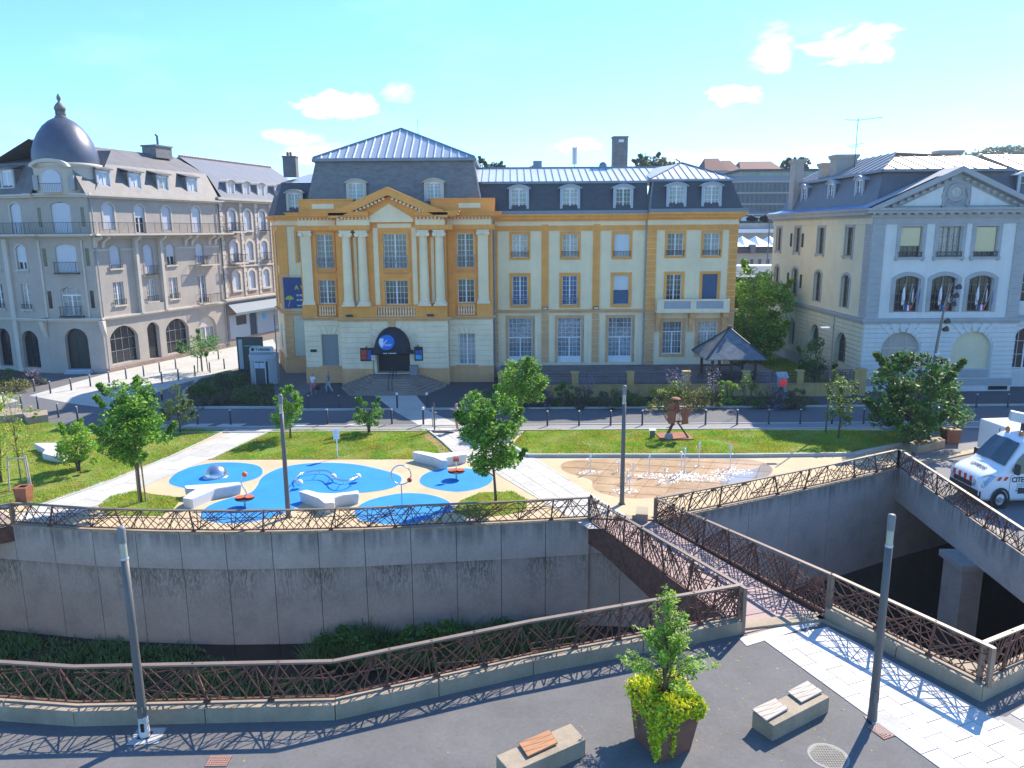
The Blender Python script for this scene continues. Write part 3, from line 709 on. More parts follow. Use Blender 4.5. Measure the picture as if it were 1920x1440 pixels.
# ------------------------------------------------------------------ facade kit
def wall_mesh(x0,x1,z0,z1,holes,th=.25,n=10,y=0.0):
    mb=MB(); xs=sorted({x0,x1}|{h[0] for h in holes}|{h[1] for h in holes}); zs=sorted({z0,z1}|{h[2] for h in holes}|{h[3] for h in holes})
    xs=[x for x in xs if x0-1e-6<=x<=x1+1e-6]; zs=[z for z in zs if z0-1e-6<=z<=z1+1e-6]
    for i in range(len(xs)-1):
        # merge vertically where possible
        for j in range(len(zs)-1):
            cx=(xs[i]+xs[i+1])/2;cz=(zs[j]+zs[j+1])/2
            if any(h[0]<cx<h[1] and h[2]<cz<h[3] for h in holes): continue
            mb.add([(xs[i],y,zs[j]),(xs[i+1],y,zs[j]),(xs[i+1],y,zs[j+1]),(xs[i],y,zs[j+1])],[(0,1,2,3)])
    for h in holes:
        a,b,c,d=h[:4]; rise=h[4] if len(h)>4 else 0
        if rise<=0:
            mb.add([(a,y,c),(a,y+th,c),(a,y+th,d),(a,y,d)],[(0,1,2,3)]); mb.add([(b,y,c),(b,y+th,c),(b,y+th,d),(b,y,d)],[(3,2,1,0)])
            mb.add([(a,y,d),(b,y,d),(b,y+th,d),(a,y+th,d)],[(0,3,2,1)])
        else:
            zs_=d-rise; mb.add([(a,y,c),(a,y+th,c),(a,y+th,zs_),(a,y,zs_)],[(0,1,2,3)]); mb.add([(b,y,c),(b,y+th,c),(b,y+th,zs_),(b,y,zs_)],[(3,2,1,0)])
            hw=(b-a)/2; rad=(hw*hw+rise*rise)/(2*rise); cz=d-rad; half=math.asin(min(1,hw/rad)) if rise<=hw else math.pi/2
            pts=[]
            for k in range(n+1):
                t=-half+2*half*k/n
                pts.append(((a+b)/2+rad*math.sin(t)*(1 if rise<=hw else hw/rad), cz+rad*math.cos(t)))
            pts[0]=(a,zs_);pts[-1]=(b,zs_)
            for p,q in zip(pts[:-1],pts[1:]):
                mb.add([(p[0],y,p[1]),(q[0],y,q[1]),(q[0],y,d),(p[0],y,d)],[(0,1,2,3)])
                mb.add([(p[0],y,p[1]),(q[0],y,q[1]),(q[0],y+th,q[1]),(p[0],y+th,p[1])],[(3,2,1,0)])
        mb.add([(a,y,c),(b,y,c),(b,y+th,c),(a,y+th,c)],[(0,1,2,3)])
    return mb
def wall(root,fr,x0,x1,z0,z1,holes,m,name='wall',th=.25,y=0.0):
    mb=wall_mesh(x0,x1,z0,z1,holes,th,y=y); o=mk(name,mb,[m],root,fr.loc(root),fix=False); return o
def bx(root,fr,name,m,*boxes,bevel=0,label=None):
    o=None
    for b in boxes:
        mb=MB(); mb.box(*b); p=mk(name,mb,[m],root,fr.loc(root)); o=o or p
    if label: o['label']=label
    return o
WC={}
WR=random.Random(12)
def window(root,fr,x,z,w,h,cols=4,rows=5,glass=None,depth=.16,surround=None,sill=None,shut=None,rail=None,transom=None,fm=None,name='window',casement=True,panel=0,arch=0,label=None):
    fm=fm or WHITE; glass=glass or GLASS
    if glass is GLASS: glass=WR.choice([GLASS,GLASS,mat('window_glass_painted_sky',(.10,.11,.13),.08,var=.8,scale=.8,spec=.7),mat('window_glass_c',(.05,.055,.06),.05,var=.8,scale=1.6,spec=.7)])  # the paler variant has a sky reflection painted into its base colour
    elif glass is GLASSC: glass=WR.choice([GLASSC,mat('curtained_glass_b',(.17,.17,.18),.1,var=.7,scale=1.4,spec=.6),mat('curtained_glass_c',(.36,.33,.30),.12,var=.6,scale=.7,spec=.6)])
    key=(round(w,2),round(h,2),cols,rows,fm.name,transom,casement,panel,arch)
    if key not in WC:
        mb=MB(); W=w/2; t=.055
        mb.box(-W,-W+t,0,.07,0,h); mb.box(W-t,W,0,.07,0,h); mb.box(-W+t,W-t,0,.07,0,t); mb.box(-W+t,W-t,0,.07,h-t,h)
        zt=h*transom if transom else h-t
        if transom: mb.box(-W+t,W-t,-.01,.075,zt-.05,zt+.05)
        if casement: mb.box(-.055,.055,-.015,.08,t,zt-(.05 if transom else 0))
        if panel: mb.box(-W+t,W-t,.005,.06,t,t+panel)
        c=cols; mw=.013
        for i in range(1,c):
            xx=-W+t+(w-2*t)*i/c
            if casement and abs(xx)<.03: 
                continue
            mb.box(xx-mw,xx+mw,.012,.05,t+panel,h-t)
        for j in range(1,rows):
            zz=t+panel+(h-2*t-panel)*j/rows; mb.box(-W+t,W-t,.014,.048,zz-mw,zz+mw)
        if arch:
            pass
        me=fix_normals(mb.mesh('window',[fm])); g=MB(); g.add([(-W+.02,.055,.02),(W-.02,.055,.02),(W-.02,.055,h-.02),(-W+.02,.055,h-.02)],[(0,1,2,3)])
        WC[key]=(me,g,{})
    me,g,gm=WC[key]
    if glass.name not in gm: gm[glass.name]=g.mesh('pane',[glass])
    o=obj(name,me,root,fr.loc(root)@Matrix.Translation((x,depth,z))); obj('pane',gm[glass.name],o)
    if label: o['label']=label
    def sub(n,key2,fn,mats):
        k=(n,)+key2
        if k not in WC:
            mb=MB(); fn(mb); WC[k]=fix_normals(mb.mesh(n,mats))
        return obj(n,WC[k],o,Matrix.Translation((0,-depth,0)))
    if surround:
        sw,pr,sm=surround[:3]; W=w/2
        def f(mb):
            mb.box(-W-sw,-W,-pr,.01,-.02,h+sw); mb.box(W,W+sw,-pr,.01,-.02,h+sw); mb.box(-W,W,-pr,.01,h,h+sw)
            if len(surround)>3: mb.box(-W-sw,W+sw,-pr,.01,-sw,-.02)
        if not arch: sub('surround',(w,h,sw,pr,sm.name,len(surround)),f,[sm])
        else:
            def fa(mb):
                rise=arch; hw=W; 
                def arc(hw,rise,top,n=10):
                    rad=(hw*hw+rise*rise)/(2*rise); half=math.asin(min(1,hw/rad)) if rise<=hw else math.pi/2
                    return [(rad*math.sin(-half+2*half*k/n)*(1 if rise<=hw else hw/rad), top-rad+rad*math.cos(-half+2*half*k/n)) for k in range(n+1)]
                inn=arc(W,rise,h); outr=arc(W+sw,min(rise+sw*.6,W+sw),h+sw)
                mb.box(-W-sw,-W,-pr,.01,-.02,inn[0][1]); mb.box(W,W+sw,-pr,.01,-.02,inn[-1][1])
                for i in range(len(inn)-1):
                    a,b,c,d=inn[i],inn[i+1],outr[i+1],outr[i]
                    mb.xz([a,b,c,d],-pr,.01)
                mb.xz([inn[0],outr[0],(-W-sw,inn[0][1])],-pr,.01); mb.xz([inn[-1],(W+sw,inn[-1][1]),outr[-1]],-pr,.01)
            sub('surround',(w,h,sw,pr,sm.name,arch),fa,[sm])
    if sill:
        so,sh,sm=sill; W=w/2
        def f(mb):
            mb.box(-W-so,W+so,-.16,.1,-sh,-.005)
            mb.box(-W-so+.05,-W-so+.2,-.1,0,-sh-.12,-sh); mb.box(W+so-.2,W+so-.05,-.1,0,-sh-.12,-sh)
        sub('sill',(w,h,so,sh,sm.name),f,[sm])
    if shut:
        frac,sm=shut; W=w/2
        def f(mb):
            z0=h*(1-frac); n=max(2,int(h*frac/.09))
            mb.box(-W,W,depth-.045,depth-.03,z0,h)
            for i in range(n): 
                zz=z0+(h-z0)*i/n; mb.box(-W,W,depth-.055,depth-.045,zz+.008,zz+(h-z0)/n-.008)
        sub('roller_shutter',(w,h,frac,sm.name,depth),f,[sm])
    if rail:
        kind,rh=rail; W=w/2
        def f(mb):
            y=-.12 if kind!='box' else -.35
            mb.bar((-W-.12,y,rh),(W+.12,y,rh),.035,.045); mb.bar((-W-.02,y,.06),(W+.02,y,.06),.025)
            for s in (-1,1): mb.bar((s*(W+.04),y,0),(s*(W+.04),y,rh),.03); mb.bar((s*(W+.04),y,rh-.02),(s*(W+.04),0.02,rh-.02),.025)
            if kind=='scroll':
                n=max(2,round(2*W/.42)); 
                for i in range(n):
                    cx=-W+(i+.5)*2*W/n; r0=min(.9*W/n,rh*.42)
                    cz=.06+(rh-.06)/2
                    mb.tube([(cx+r0*math.cos(a),y,cz+r0*math.sin(a)) for a in [j*math.pi/5 for j in range(10)]],.014,4,closed=True)
                    mb.tube([(cx+(r0*.9-.07*a)*math.cos(a*1.4),y,cz+(r0*.9-.07*a)*math.sin(a*1.4)) for a in [j*.45 for j in range(8)]],.011,4)
                    mb.bar((cx-r0,y,cz),(cx+r0,y,cz),.012)
                    for s in (-1,1): mb.tube([(cx+s*(r0+.03-.05*abs(math.cos(a))),y,.08+(rh-.16)*a/math.pi) for a in [j*math.pi/6 for j in range(7)]],.011,4)
            elif kind=='low':
                n=5
                for i in range(n):
                    cx=-W+(i+.5)*2*W/n; r0=min(W/n*.8,rh*.33)
                    mb.tube([(cx+r0*math.cos(a),y,.06+rh*.45+r0*math.sin(a)) for a in [j*math.pi/4 for j in range(8)]],.012,4,closed=True)
                for i in range(n+1): xx=-W+i*2*W/n; mb.bar((xx,y,.06),(xx,y,rh),.014)
            else:
                n=int(2*W/.11)
                for i in range(n+1): xx=-W+i*2*W/n; mb.bar((xx,y,.05),(xx,y,rh),.014)
                if kind=='box': mb.box(-W-.15,W+.15,-.42,.0,-.1,0)
        rm=IRONL if kind=='scroll' else IRON
        sub('railing',(w,kind,rh),f,[rm])
    return o
def cornice(root,fr,x0,x1,steps,m,name='cornice',ret=None):
    """steps: list of (z0,z1,projection)"""
    mb=MB()
    for z0,z1,p in steps:
        r0,r1=(p,p) if ret is None else (p*ret[0],p*ret[1])
        mb.box(x0-r0,x1+r1,-p,.02,z0,z1)
    return mk(name,mb,[m],root,fr.loc(root))
def dentils(root,fr,x0,x1,z0,z1,pr,m,step=.26,w=.13,y0=0.0):
    mb=MB(); n=max(1,int((x1-x0)/step))
    for i in range(n):
        c=x0+(i+.5)*(x1-x0)/n; mb.box(c-w/2,c+w/2,y0-pr,y0+.01,z0,z1)
    o=mk('dentil_course',mb,[m],root,fr.loc(root)); return o
def courses(root,fr,x0,x1,z0,z1,hgt,m,holes=(),pr=.075,gap=.06,name='stone_course',y=0.0):
    n=max(1,round((z1-z0)/hgt)); hg=(z1-z0)/n
    for i in range(n):
        a=z0+i*hg+gap/2;b=z0+(i+1)*hg-gap/2; cuts=[(x0,x1)]
        for h in holes:
            if h[3]<=a or h[2]>=b: continue
            rise=h[4] if len(h)>4 else 0; l,r=h[0],h[1]
            if rise and b>h[3]-rise:
                hw=(r-l)/2; rad=(hw*hw+rise*rise)/(2*rise); cz=h[3]-rad; dz=max(0,a-cz)
                q=math.sqrt(max(0,rad*rad-dz*dz)) if a>h[3]-rise else hw
                q=min(q,hw); c=(l+r)/2; l,r=c-q,c+q
            new=[]
            for s,e in cuts:
                if r<=s or l>=e: new.append((s,e)); continue
                if l>s: new.append((s,l))
                if r<e: new.append((r,e))
            cuts=new
        for s,e in cuts:
            if e-s<.12: continue
            mb=MB(); mb.box(s+.004,e-.004,y-pr,y+.004,a,b); mk(name,mb,[m],root,fr.loc(root))
def baluster_mesh():
    if 'bal' not in WC:
        mb=MB(); mb.box(-.07,.07,-.07,.07,0,.05); mb.lathe([(.05,.05),(.035,.1),(.075,.22),(.06,.32),(.03,.45),(.045,.5)],8); mb.box(-.065,.065,-.065,.065,.5,.56); WC['bal']=mb.mesh('baluster',[CREAML])
    return WC['bal']
def balustrade(root,fr,x0,x1,z,h,y,m,n):
    b=bx(root,fr,'balustrade',m,(x0,x1,y-.12,y+.12,z,z+.1),(x0,x1,y-.13,y+.13,z+h-.1,z+h))
    for i in range(n):
        o=obj('baluster',baluster_mesh(),b); s=(h-.2)/.56; o.matrix_local=Matrix.Translation((x0+(i+.5)*(x1-x0)/n,y,z+.1))@Matrix.Diagonal((1,1,s,1))
    return b
def dormer(root,fr,x,z,w,h,y,cheek,face,glass,style='arch',deep=1.6,cols=4,rows=5,fm=None,roofm=None):
    """face stands at depth y, window w x h with its sill at z"""
    mb=MB(); fw=w/2+.2
    if style=='arch':
        n=8; rise=w*.2; R_=((w/2)**2+rise**2)/(2*rise); hf=math.asin(w/2/R_)
        arc=[(R_*math.sin(-hf+2*hf*k/n),h-R_+R_*math.cos(-hf+2*hf*k/n)) for k in range(n+1)]
        arc[0]=(-w/2,h-rise); arc[-1]=(w/2,h-rise)
        mb.box(-fw,-w/2,0,.12,-.05,h-rise); mb.box(w/2,fw,0,.12,-.05,h-rise)
        for a,b in zip(arc[:-1],arc[1:]): mb.xz([a,b,(b[0],h+.22-(abs(b[0])/fw)**2*.12),(a[0],h+.22-(abs(a[0])/fw)**2*.12)],0,.12)
        mb.xz([(-fw,h-rise),(-w/2,h-rise),(-w/2,h+.22-(w/2/fw)**2*.12),(-fw,h+.08)],0,.12); mb.xz([(w/2,h-rise),(fw,h-rise),(fw,h+.08),(w/2,h+.22-(w/2/fw)**2*.12)],0,.12)
        d=mk('dormer',mb,[face],root,fr.loc(root)@Matrix.Translation((x,y,z)))
        for bb in ((-fw+.02,-w/2-.06),(w/2+.06,fw-.02)): c=MB(); c.box(bb[0],bb[1],.121,deep,-.05,h-.02); mk('cheek',c,[cheek],d)
        r=MB(); n=8; pts=[(-fw-.14+(2*fw+.28)*k/n) for k in range(n+1)]
        zt=lambda q:h+.28-(abs(q)/(fw+.14))**2*.30
        for a,b in zip(pts[:-1],pts[1:]): r.xz([(a,zt(a)-.07),(b,zt(b)-.07),(b,zt(b)),(a,zt(a))],-.14,deep+.2)
        mk('dormer_roof',r,[roofm or face],d)
    else:
        mb.box(-fw,-w/2,0,.12,-.05,h+.1); mb.box(w/2,fw,0,.12,-.05,h+.1); mb.box(-w/2,w/2,0,.12,h,h+.1); mb.box(-fw-.05,fw+.05,-.1,.1,-.14,-.05)
        d=mk('dormer',mb,[face],root,fr.loc(root)@Matrix.Translation((x,y,z)))
        for s in (-1,1): c=MB(); c.box(s*(fw-.02)-.03,s*(fw-.02)+.03,.121,deep,-.05,h+.1); mk('cheek',c,[cheek],d)
        r=MB(); r.add([(-fw-.15,-.2,h+.1),(fw+.15,-.2,h+.1),(fw+.15,deep+.9,h+.75),(-fw-.15,deep+.9,h+.75),(-fw-.15,-.2,h+.2),(fw+.15,-.2,h+.2),(fw+.15,deep+.9,h+.85),(-fw-.15,deep+.9,h+.85)],[(0,3,2,1),(4,5,6,7),(0,1,5,4),(1,2,6,5),(2,3,7,6),(3,0,4,7)])
        mk('dormer_roof',r,[roofm or cheek],d)
    key=('dw',round(w,2),round(h,2),cols,rows,(fm or WHITE).name)
    if key not in WC:
        m=MB(); t=.05; W=w/2
        m.box(-W,-W+t,.08,.13,0,h); m.box(W-t,W,.08,.13,0,h); m.box(-.045,.045,.075,.14,0,h); m.box(-W,W,.08,.13,0,t); m.box(-W,W,.08,.13,h-t-.1,h)
        for i in range(1,cols): 
            xx=-W+w*i/cols
            if abs(xx)>.05: m.box(xx-.011,xx+.011,.09,.12,0,h)
        for j in range(1,rows): zz=h*j/rows; m.box(-W,W,.09,.12,zz-.011,zz+.011)
        WC[key]=fix_normals(m.mesh('window',[fm or WHITE]))
    obj('window',WC[key],d); g=MB(); g.add([(-w/2,.11,0),(w/2,.11,0),(w/2,.11,h),(-w/2,.11,h)],[(0,1,2,3)]); mk('pane',g,[glass],d)
    return d
def seam_roof(root,poly3,m,seam,ridge_dir,step,name='roof_sheet',rib=(.03,.05),limit=60):
    """standing seam plane: poly3 planar polygon (world), strips run along ridge_dir's perpendicular in the plane"""
    P=[Vector(p) for p in poly3]; nrm=(P[1]-P[0]).cross(P[2]-P[0]).normalized()
    if nrm.z<0: nrm=-nrm
    u=Vector(ridge_dir).normalized(); v=nrm.cross(u); o=P[0]; q=[((p-o).dot(u),(p-o).dot(v)) for p in P]
    us=[a for a,b in q]; n=max(1,int((max(us)-min(us))/step)); st=(max(us)-min(us))/n; rl=root.location; ribs=MB()
    vs=[b for a,b in q]
    for k in range(n):
        a=min(us)+k*st; reg=[(a,min(vs)-1),(a+st,min(vs)-1),(a+st,max(vs)+1),(a,max(vs)+1)]
        c=clip_convex(q,reg)
        if len(c)<3 or area(c)<.01: continue
        mb=MB(); w=[o+u*x+v*y for x,y in c]; vs3=[p-rl for p in w]+[p-rl-nrm*.05 for p in w]; L=len(w)
        mb.add(vs3,[tuple(range(L)),tuple(reversed(range(L,2*L)))]+[(i,(i+1)%L,L+(i+1)%L,L+i) for i in range(L)]); mk(name,mb,[m],root)
        if k>0:
            ins=[y for x,y in c if abs(x-a)<1e-4]
            if len(ins)>=2:
                p0=o+u*a+v*min(ins)+nrm*rib[1]/2-rl; p1=o+u*a+v*max(ins)+nrm*rib[1]/2-rl
                ribs.bar(tuple(p0),tuple(p1),rib[0],rib[1])
    if ribs.v: mk('standing_seams',ribs,[seam],root)
def plane(root,name,m,*polys):
    mb=MB(); rl=root.location
    for p in polys: mb.add([(a[0]-rl.x,a[1]-rl.y,a[2]-rl.z) for a in p],[tuple(range(len(p)))])
    return mk(name,mb,[m],root)
def text(s,size,m,name='lettering',ext=.004,shear=0,bold=0,align='CENTER'):
    c=bpy.data.curves.new(name,'FONT'); c.body=s; c.size=size; c.extrude=ext; c.align_x=align; c.align_y='CENTER'; c.shear=shear; c.offset=bold; c.resolution_u=3
    t=bpy.data.objects.new(name,c); COL.objects.link(t); bpy.context.view_layer.update()
    me=bpy.data.meshes.new_from_object(t.evaluated_get(bpy.context.evaluated_depsgraph_get())); bpy.data.objects.remove(t); bpy.data.curves.remove(c)
    me.materials.clear(); me.materials.append(m); return me
RX90=Matrix.Rotation(math.pi/2,4,'X')

# ------------------------------------------------------------------ the ochre and cream building
yb=thing('ochre_building','ochre and cream neoclassical building with pediment, paired columns and slate mansard roof','building',(0,62,0))
FS=Fr(0,60.4); FC=Fr(0,59.4); FW=Fr(0,62.5); FP=Fr(0,62.2)
SUR=(.16,.07,ORNG)
# central block side bays
for (x0,x1,wx,ww) in ((-16.6,-13.55,-14.62,1.32),(-5.0,-1.5,-3.58,1.32)):
    hs=[(wx-ww/2,wx+ww/2,1.42,3.95),(wx-ww/2,wx+ww/2,6.42,8.3),(wx-ww/2,wx+ww/2,9.2,11.85)]
    wall(yb,FS,x0,x1,0,5.3,[hs[0]],CREAML); wall(yb,FS,x0,x1,5.3,13.49,hs[1:],ORNG)
    courses(yb,FS,x0,x1,1.35,5.1,.415,CREAML,[(wx-ww/2-.02,wx+ww/2+.02,1.3,3.97)])
    bx(yb,FS,'plinth',ORNG2,(x0-.05,x1+.05,-.12,0,0,1.05),(x0-.03,x1+.03,-.08,0,1.05,1.3))
    left=x0<-10
    window(yb,FS,wx,1.42,ww,2.53,4,6,surround=None,sill=(.25,.16,ORNG2),shut=(1.0,SHUTG) if left else None,glass=GLASSC)
    window(yb,FS,wx,6.42,ww,1.88,4,4,surround=(.14,.06,ORNG),glass=GLASS)
    window(yb,FS,wx,9.2,ww,2.65,4,6,surround=(.16,.08,ORNG),glass=GLASS,rail=('scroll',1.0),sill=(.2,.1,ORNG))
    dentils(yb,FS,wx-.75,wx+.75,8.8,8.92,.10,ORNG2,.14,.07)
    balustrade(yb,FS,wx-.7,wx+.7,5.45,.9,-.16,ORNG,7)
# keystone voussoir fans over the ground windows (radial joints)
for wx in (-14.62,-3.58):
    for k in (-2,-1,0,1,2):
        mb=MB(); a=k*.3; b=k*.52; mb.xz([(wx+a-.13,3.99),(wx+a+.13,3.99),(wx+b+.22,4.62),(wx+b-.22,4.62)],-.11,-.077); mk('voussoir',mb,[CREAML],yb,FS.loc(yb))
# pedestal blocks and pilasters
for x0,x1 in ((-16.6,-15.45),(-13.7,-13.5),(-2.75,-1.5),(-5.0,-4.45)):
    bx(yb,FS,'pedestal',ORNG,(x0,x1,-.22,0,5.42,6.35))
for px_ in (-16.05,-2.2):
    bx(yb,FS,'pilaster',CREAM,(px_-.40,px_+.40,-.20,0,6.75,11.75))
    bx(yb,FS,'pilaster_base',CREAML,(px_-.52,px_+.52,-.30,0,6.36,6.50),(px_-.48,px_+.48,-.27,0,6.50,6.62),(px_-.43,px_+.43,-.24,0,6.62,6.75))
# centre projection
CH=[(-9.85,-8.05,9.2,11.85),(-9.85,-8.05,6.4,8.3)]
wall(yb,FC,-13.5,-5.02,0,5.3,[(-10.75,-8.1,.95,4.55,1.3)],CREAML,th=1.2); wall(yb,FC,-13.5,-5.02,5.3,12.96,CH,ORNG)
courses(yb,FC,-13.5,-11.05,1.35,5.1,.415,CREAML,()); courses(yb,FC,-7.5,-5.02,1.35,5.1,.415,CREAML,())
courses(yb,FC,-11.04,-7.51,1.35,4.2,.415,CREAML,[(-10.8,-8.05,.9,4.6,1.3)],pr=.02)
for k in range(-4,5):
    a=k*.33; mb=MB(); c=-9.42; r0,r1=1.36,2.0
    if abs(k)<1: r1=.8+1.36
    w_=.12
    pts=[(c+r0*math.sin(a-w_),3.22+r0*math.cos(a-w_)),(c+r0*math.sin(a+w_),3.22+r0*math.cos(a+w_)),(c+r1*math.sin(a+w_),min(5.15,3.22+r1*math.cos(a+w_))),(c+r1*math.sin(a-w_),min(5.15,3.22+r1*math.cos(a-w_)))]
    mb.xz(pts,-.06 if k else -.12,-.021); mk('voussoir',mb,[ORNG2 if k==0 else CREAML],yb,FC.loc(yb))
for x0,x1 in ((-13.5,-11.0),(-7.6,-5.02)): bx(yb,FC,'plinth',ORNG2,(x0-.05,x1+.05,-.12,0,0,1.05),(x0-.03,x1+.03,-.08,0,1.05,1.3))
# side returns of the projection and of the whole block
for x,sgn in ((-13.5,-1),(-5.02,1)): plane(yb,'wall',CREAML,[(x,59.4,0),(x,60.4,0),(x,60.4,5.3),(x,59.4,5.3)]); plane(yb,'wall',ORNG,[(x,59.4,5.3),(x,60.4,5.3),(x,60.4,13),(x,59.4,13)])
plane(yb,'wall',CREAML,[(-16.6,60.4,0),(-16.6,72,0),(-16.6,72,5.3),(-16.6,60.4,5.3)],[(-1.5,60.4,0),(-1.5,72,0),(-1.5,72,5.3),(-1.5,60.4,5.3)])
plane(yb,'wall',CREAM,[(-16.6,60.4,5.3),(-16.6,72,5.3),(-16.6,72,13.2),(-16.6,60.4,13.2)],[(-1.5,60.4,5.3),(-1.5,72,5.3),(-1.5,72,13.2),(-1.5,60.4,13.2)],[(-16.6,72,0),(18.5,72,0),(18.5,72,13),(-16.6,72,13)])
cornice(yb,FS,-16.6,-13.5,[(5.12,5.3,.12),(5.3,5.42,.28)],ORNG2,'belt_course',(1,0)); cornice(yb,FS,-5.0,-1.5,[(5.12,5.3,.12),(5.3,5.42,.28)],ORNG2,'belt_course',(0,1))
cornice(yb,FC,-13.5,-5.02,[(5.125,5.305,.14),(5.305,5.43,.36)],ORNG2,'belt_course',(1,1))
for x0,x1 in ((-13.5,-10.75),(-7.3,-5.02)): bx(yb,FC,'pedestal',ORNG,(x0,x1,-.32,0,5.44,6.35))
balustrade(yb,FC,-10.5,-7.5,5.45,.9,-.16,ORNG,14); bx(yb,FC,'pedestal',ORNG,(-10.74,-10.5,-.3,0,5.44,6.36),(-7.5,-7.31,-.3,0,5.44,6.36))
window(yb,FC,-8.95,9.2,1.8,2.65,6,6,surround=(.2,.1,ORNG),rail=('scroll',1.0),sill=(.25,.1,ORNG)); window(yb,FC,-8.95,6.4,1.8,1.9,6,4,surround=(.22,.1,ORNG))
dentils(yb,FC,-9.95,-7.95,8.78,8.9,.12,ORNG2,.14,.07)
bx(yb,FC,'frame_strip',CREAM,(-10.62,-10.25,-.05,0,6.4,12.3),(-7.65,-7.28,-.05,0,6.4,12.3),(-10.25,-7.65,-.05,0,12.3,12.62))
bx(yb,FC,'frame_strip',CREAM,(-12.16,-11.92,-.05,0,6.5,11.6)); bx(yb,FC,'frame_strip',CREAM,(-6.2,-5.96,-.05,0,6.5,11.6))
def column(x,y):
    mb=MB(); mb.lathe([(.38,6.76),(.37,7.5),(.35,9.0),(.31,11.5),(.31,11.62),(.34,11.66)],20,(x,y,0)); c=mk('column',mb,[CREAM],yb,None,True); c.matrix_local=Matrix.Translation((0,-62,0))
    b=MB(); b.box(x-.5,x+.5,y-.5,y+.5,6.36,6.5); b.lathe([(.47,6.5),(.48,6.58),(.44,6.62),(.42,6.66),(.45,6.7),(.39,6.76)],18,(x,y,0)); mk('column_base',b,[CREAML],c)
    k=MB(); k.box(x-.46,x+.46,y-.42,y+.42,12.02,12.12); k.box(x-.36,x+.36,y-.34,y+.34,11.66,11.92)
    for s in (-1,1):
        for yy in (-.36,.30):
            for r_ in (.17,.11,.05): k.lathe([(r_,0),(r_,.06)],12,(0,0,0)) if False else None
            pts=[(x+s*.34+(.16-.018*j)*math.cos(j*.7),y+yy,11.80+(.16-.018*j)*math.sin(j*.7)) for j in range(8)]; k.tube(pts,.035,5)
        k.M=Matrix.Translation((x+s*.34,y-.40,11.80))@Matrix.Rotation(-math.pi/2,4,'X'); k.lathe([(0,0),(.17,0),(.17,.78),(0,.78)],12); k.M=None
    k.box(x-.40,x+.40,y-.38,y+.38,11.92,12.02)
    mk('capital',k,[CREAML],c)
for x in (-12.62,-11.42,-6.72,-5.5): column(x,59.02)
for x in (-16.05,-2.2):
    k=MB(); y=60.15; k.box(x-.5,x+.5,y-.1,y+.24,12.02,12.12); k.box(x-.42,x+.42,y-.04,y+.24,11.76,12.02)
    for s in (-1,1): k.M=Matrix.Translation((x+s*.36,y-.14,11.85))@Matrix.Rotation(-math.pi/2,4,'X'); k.lathe([(0,0),(.17,0),(.17,.3),(0,.3)],12); k.M=None
    mk('capital',k,[CREAML],yb,Matrix.Translation((0,-62,0)))
# entablature
ENT=[(12.14,12.45,.10)]
for fr,x0,x1,ret in ((FS,-16.6,-13.5,(1,0)),(FS,-5.02,-1.5,(0,1)),(FC,-13.3,-10.75,(1,0)),(FC,-7.3,-5.02,(0,1))):
    pj=.25 if fr is FS else .55
    cornice(yb,fr,x0,x1,[(12.14,12.5,pj)],ORNG,'architrave',ret); bx(yb,fr,'frieze',CREAM,(x0+.02,x1-.02,-pj+.04,0,12.5,12.92))
    dentils(yb,fr,x0,x1,12.94,13.1,.16,CREAML,.27,.14,y0=-pj+.04); bx(yb,fr,'dentil_bed',ORNG2,(x0+.02,x1-.02,-pj+.045,.2,12.93,13.11))
    dz=.006 if fr is FC else 0; cornice(yb,fr,x0,x1,[(12.92+dz,12.94,pj+.0),(13.1+dz,13.22+dz,pj+.32),(13.22+dz,13.42+dz,pj+.5),(13.42+dz,13.5+dz,pj+.58)],ORNG,'cornice',ret)
# pediment over the centre
mb=MB(); apx=-9.25
def slab_xz(pts,y0,y1,m,name): 
    q=MB(); q.xz(pts,y0,y1); return mk(name,q,[m],yb,FC.loc(yb))
slab_xz([(-13.75,13.38),(apx,15.3),(-4.75,13.38),(-4.75,13.05),(-5.4,13.05),(apx,14.7),(-13.1,13.05),(-13.75,13.05)],-1.05,.6,ORNG,'raking_cornice')
slab_xz([(-12.9,13.0),(apx,14.62),(-5.6,13.0),(-5.6,12.95),(-7.3,12.95),(-7.3,12.7),(-10.75,12.7),(-10.75,12.95),(-12.9,12.95)],-.34,.3,ORNG,'tympanum')
slab_xz([(-11.05,13.0),(apx,14.1),(-7.45,13.0),(-7.45,12.72),(-11.05,12.72)],-.40,-.35,CREAM,'tympanum_panel')
for s in (-1,1):
    q=MB()
    for k in range(13):
        x=apx+s*(.35+k*.29); z=14.6-(abs(x-apx))*.425; q.box(x-.09,x+.09,-.86,-.34,z-.10,z+.06)
    mk('dentil_course',q,[CREAML],yb,FC.loc(yb))
# parapets
for x0,x1 in ((-16.45,-12.2),(-6.2,-1.3)):
    bx(yb,FS,'parapet',ORNG,(x0,x1,-.15,.35,13.5,14.42),(x0-.06,x1+.06,-.22,.42,14.42,14.52)); 
    cx=x0+1.9 if x0<-10 else x1-1.9
    bx(yb,FS,'parapet_panel',CREAM,(cx-.85,cx+.85,-.18,-.14,13.78,14.14))
bx(yb,FS,'parapet',ORNG,(-1.65,-1.24,.42,3.0,13.3,14.5))
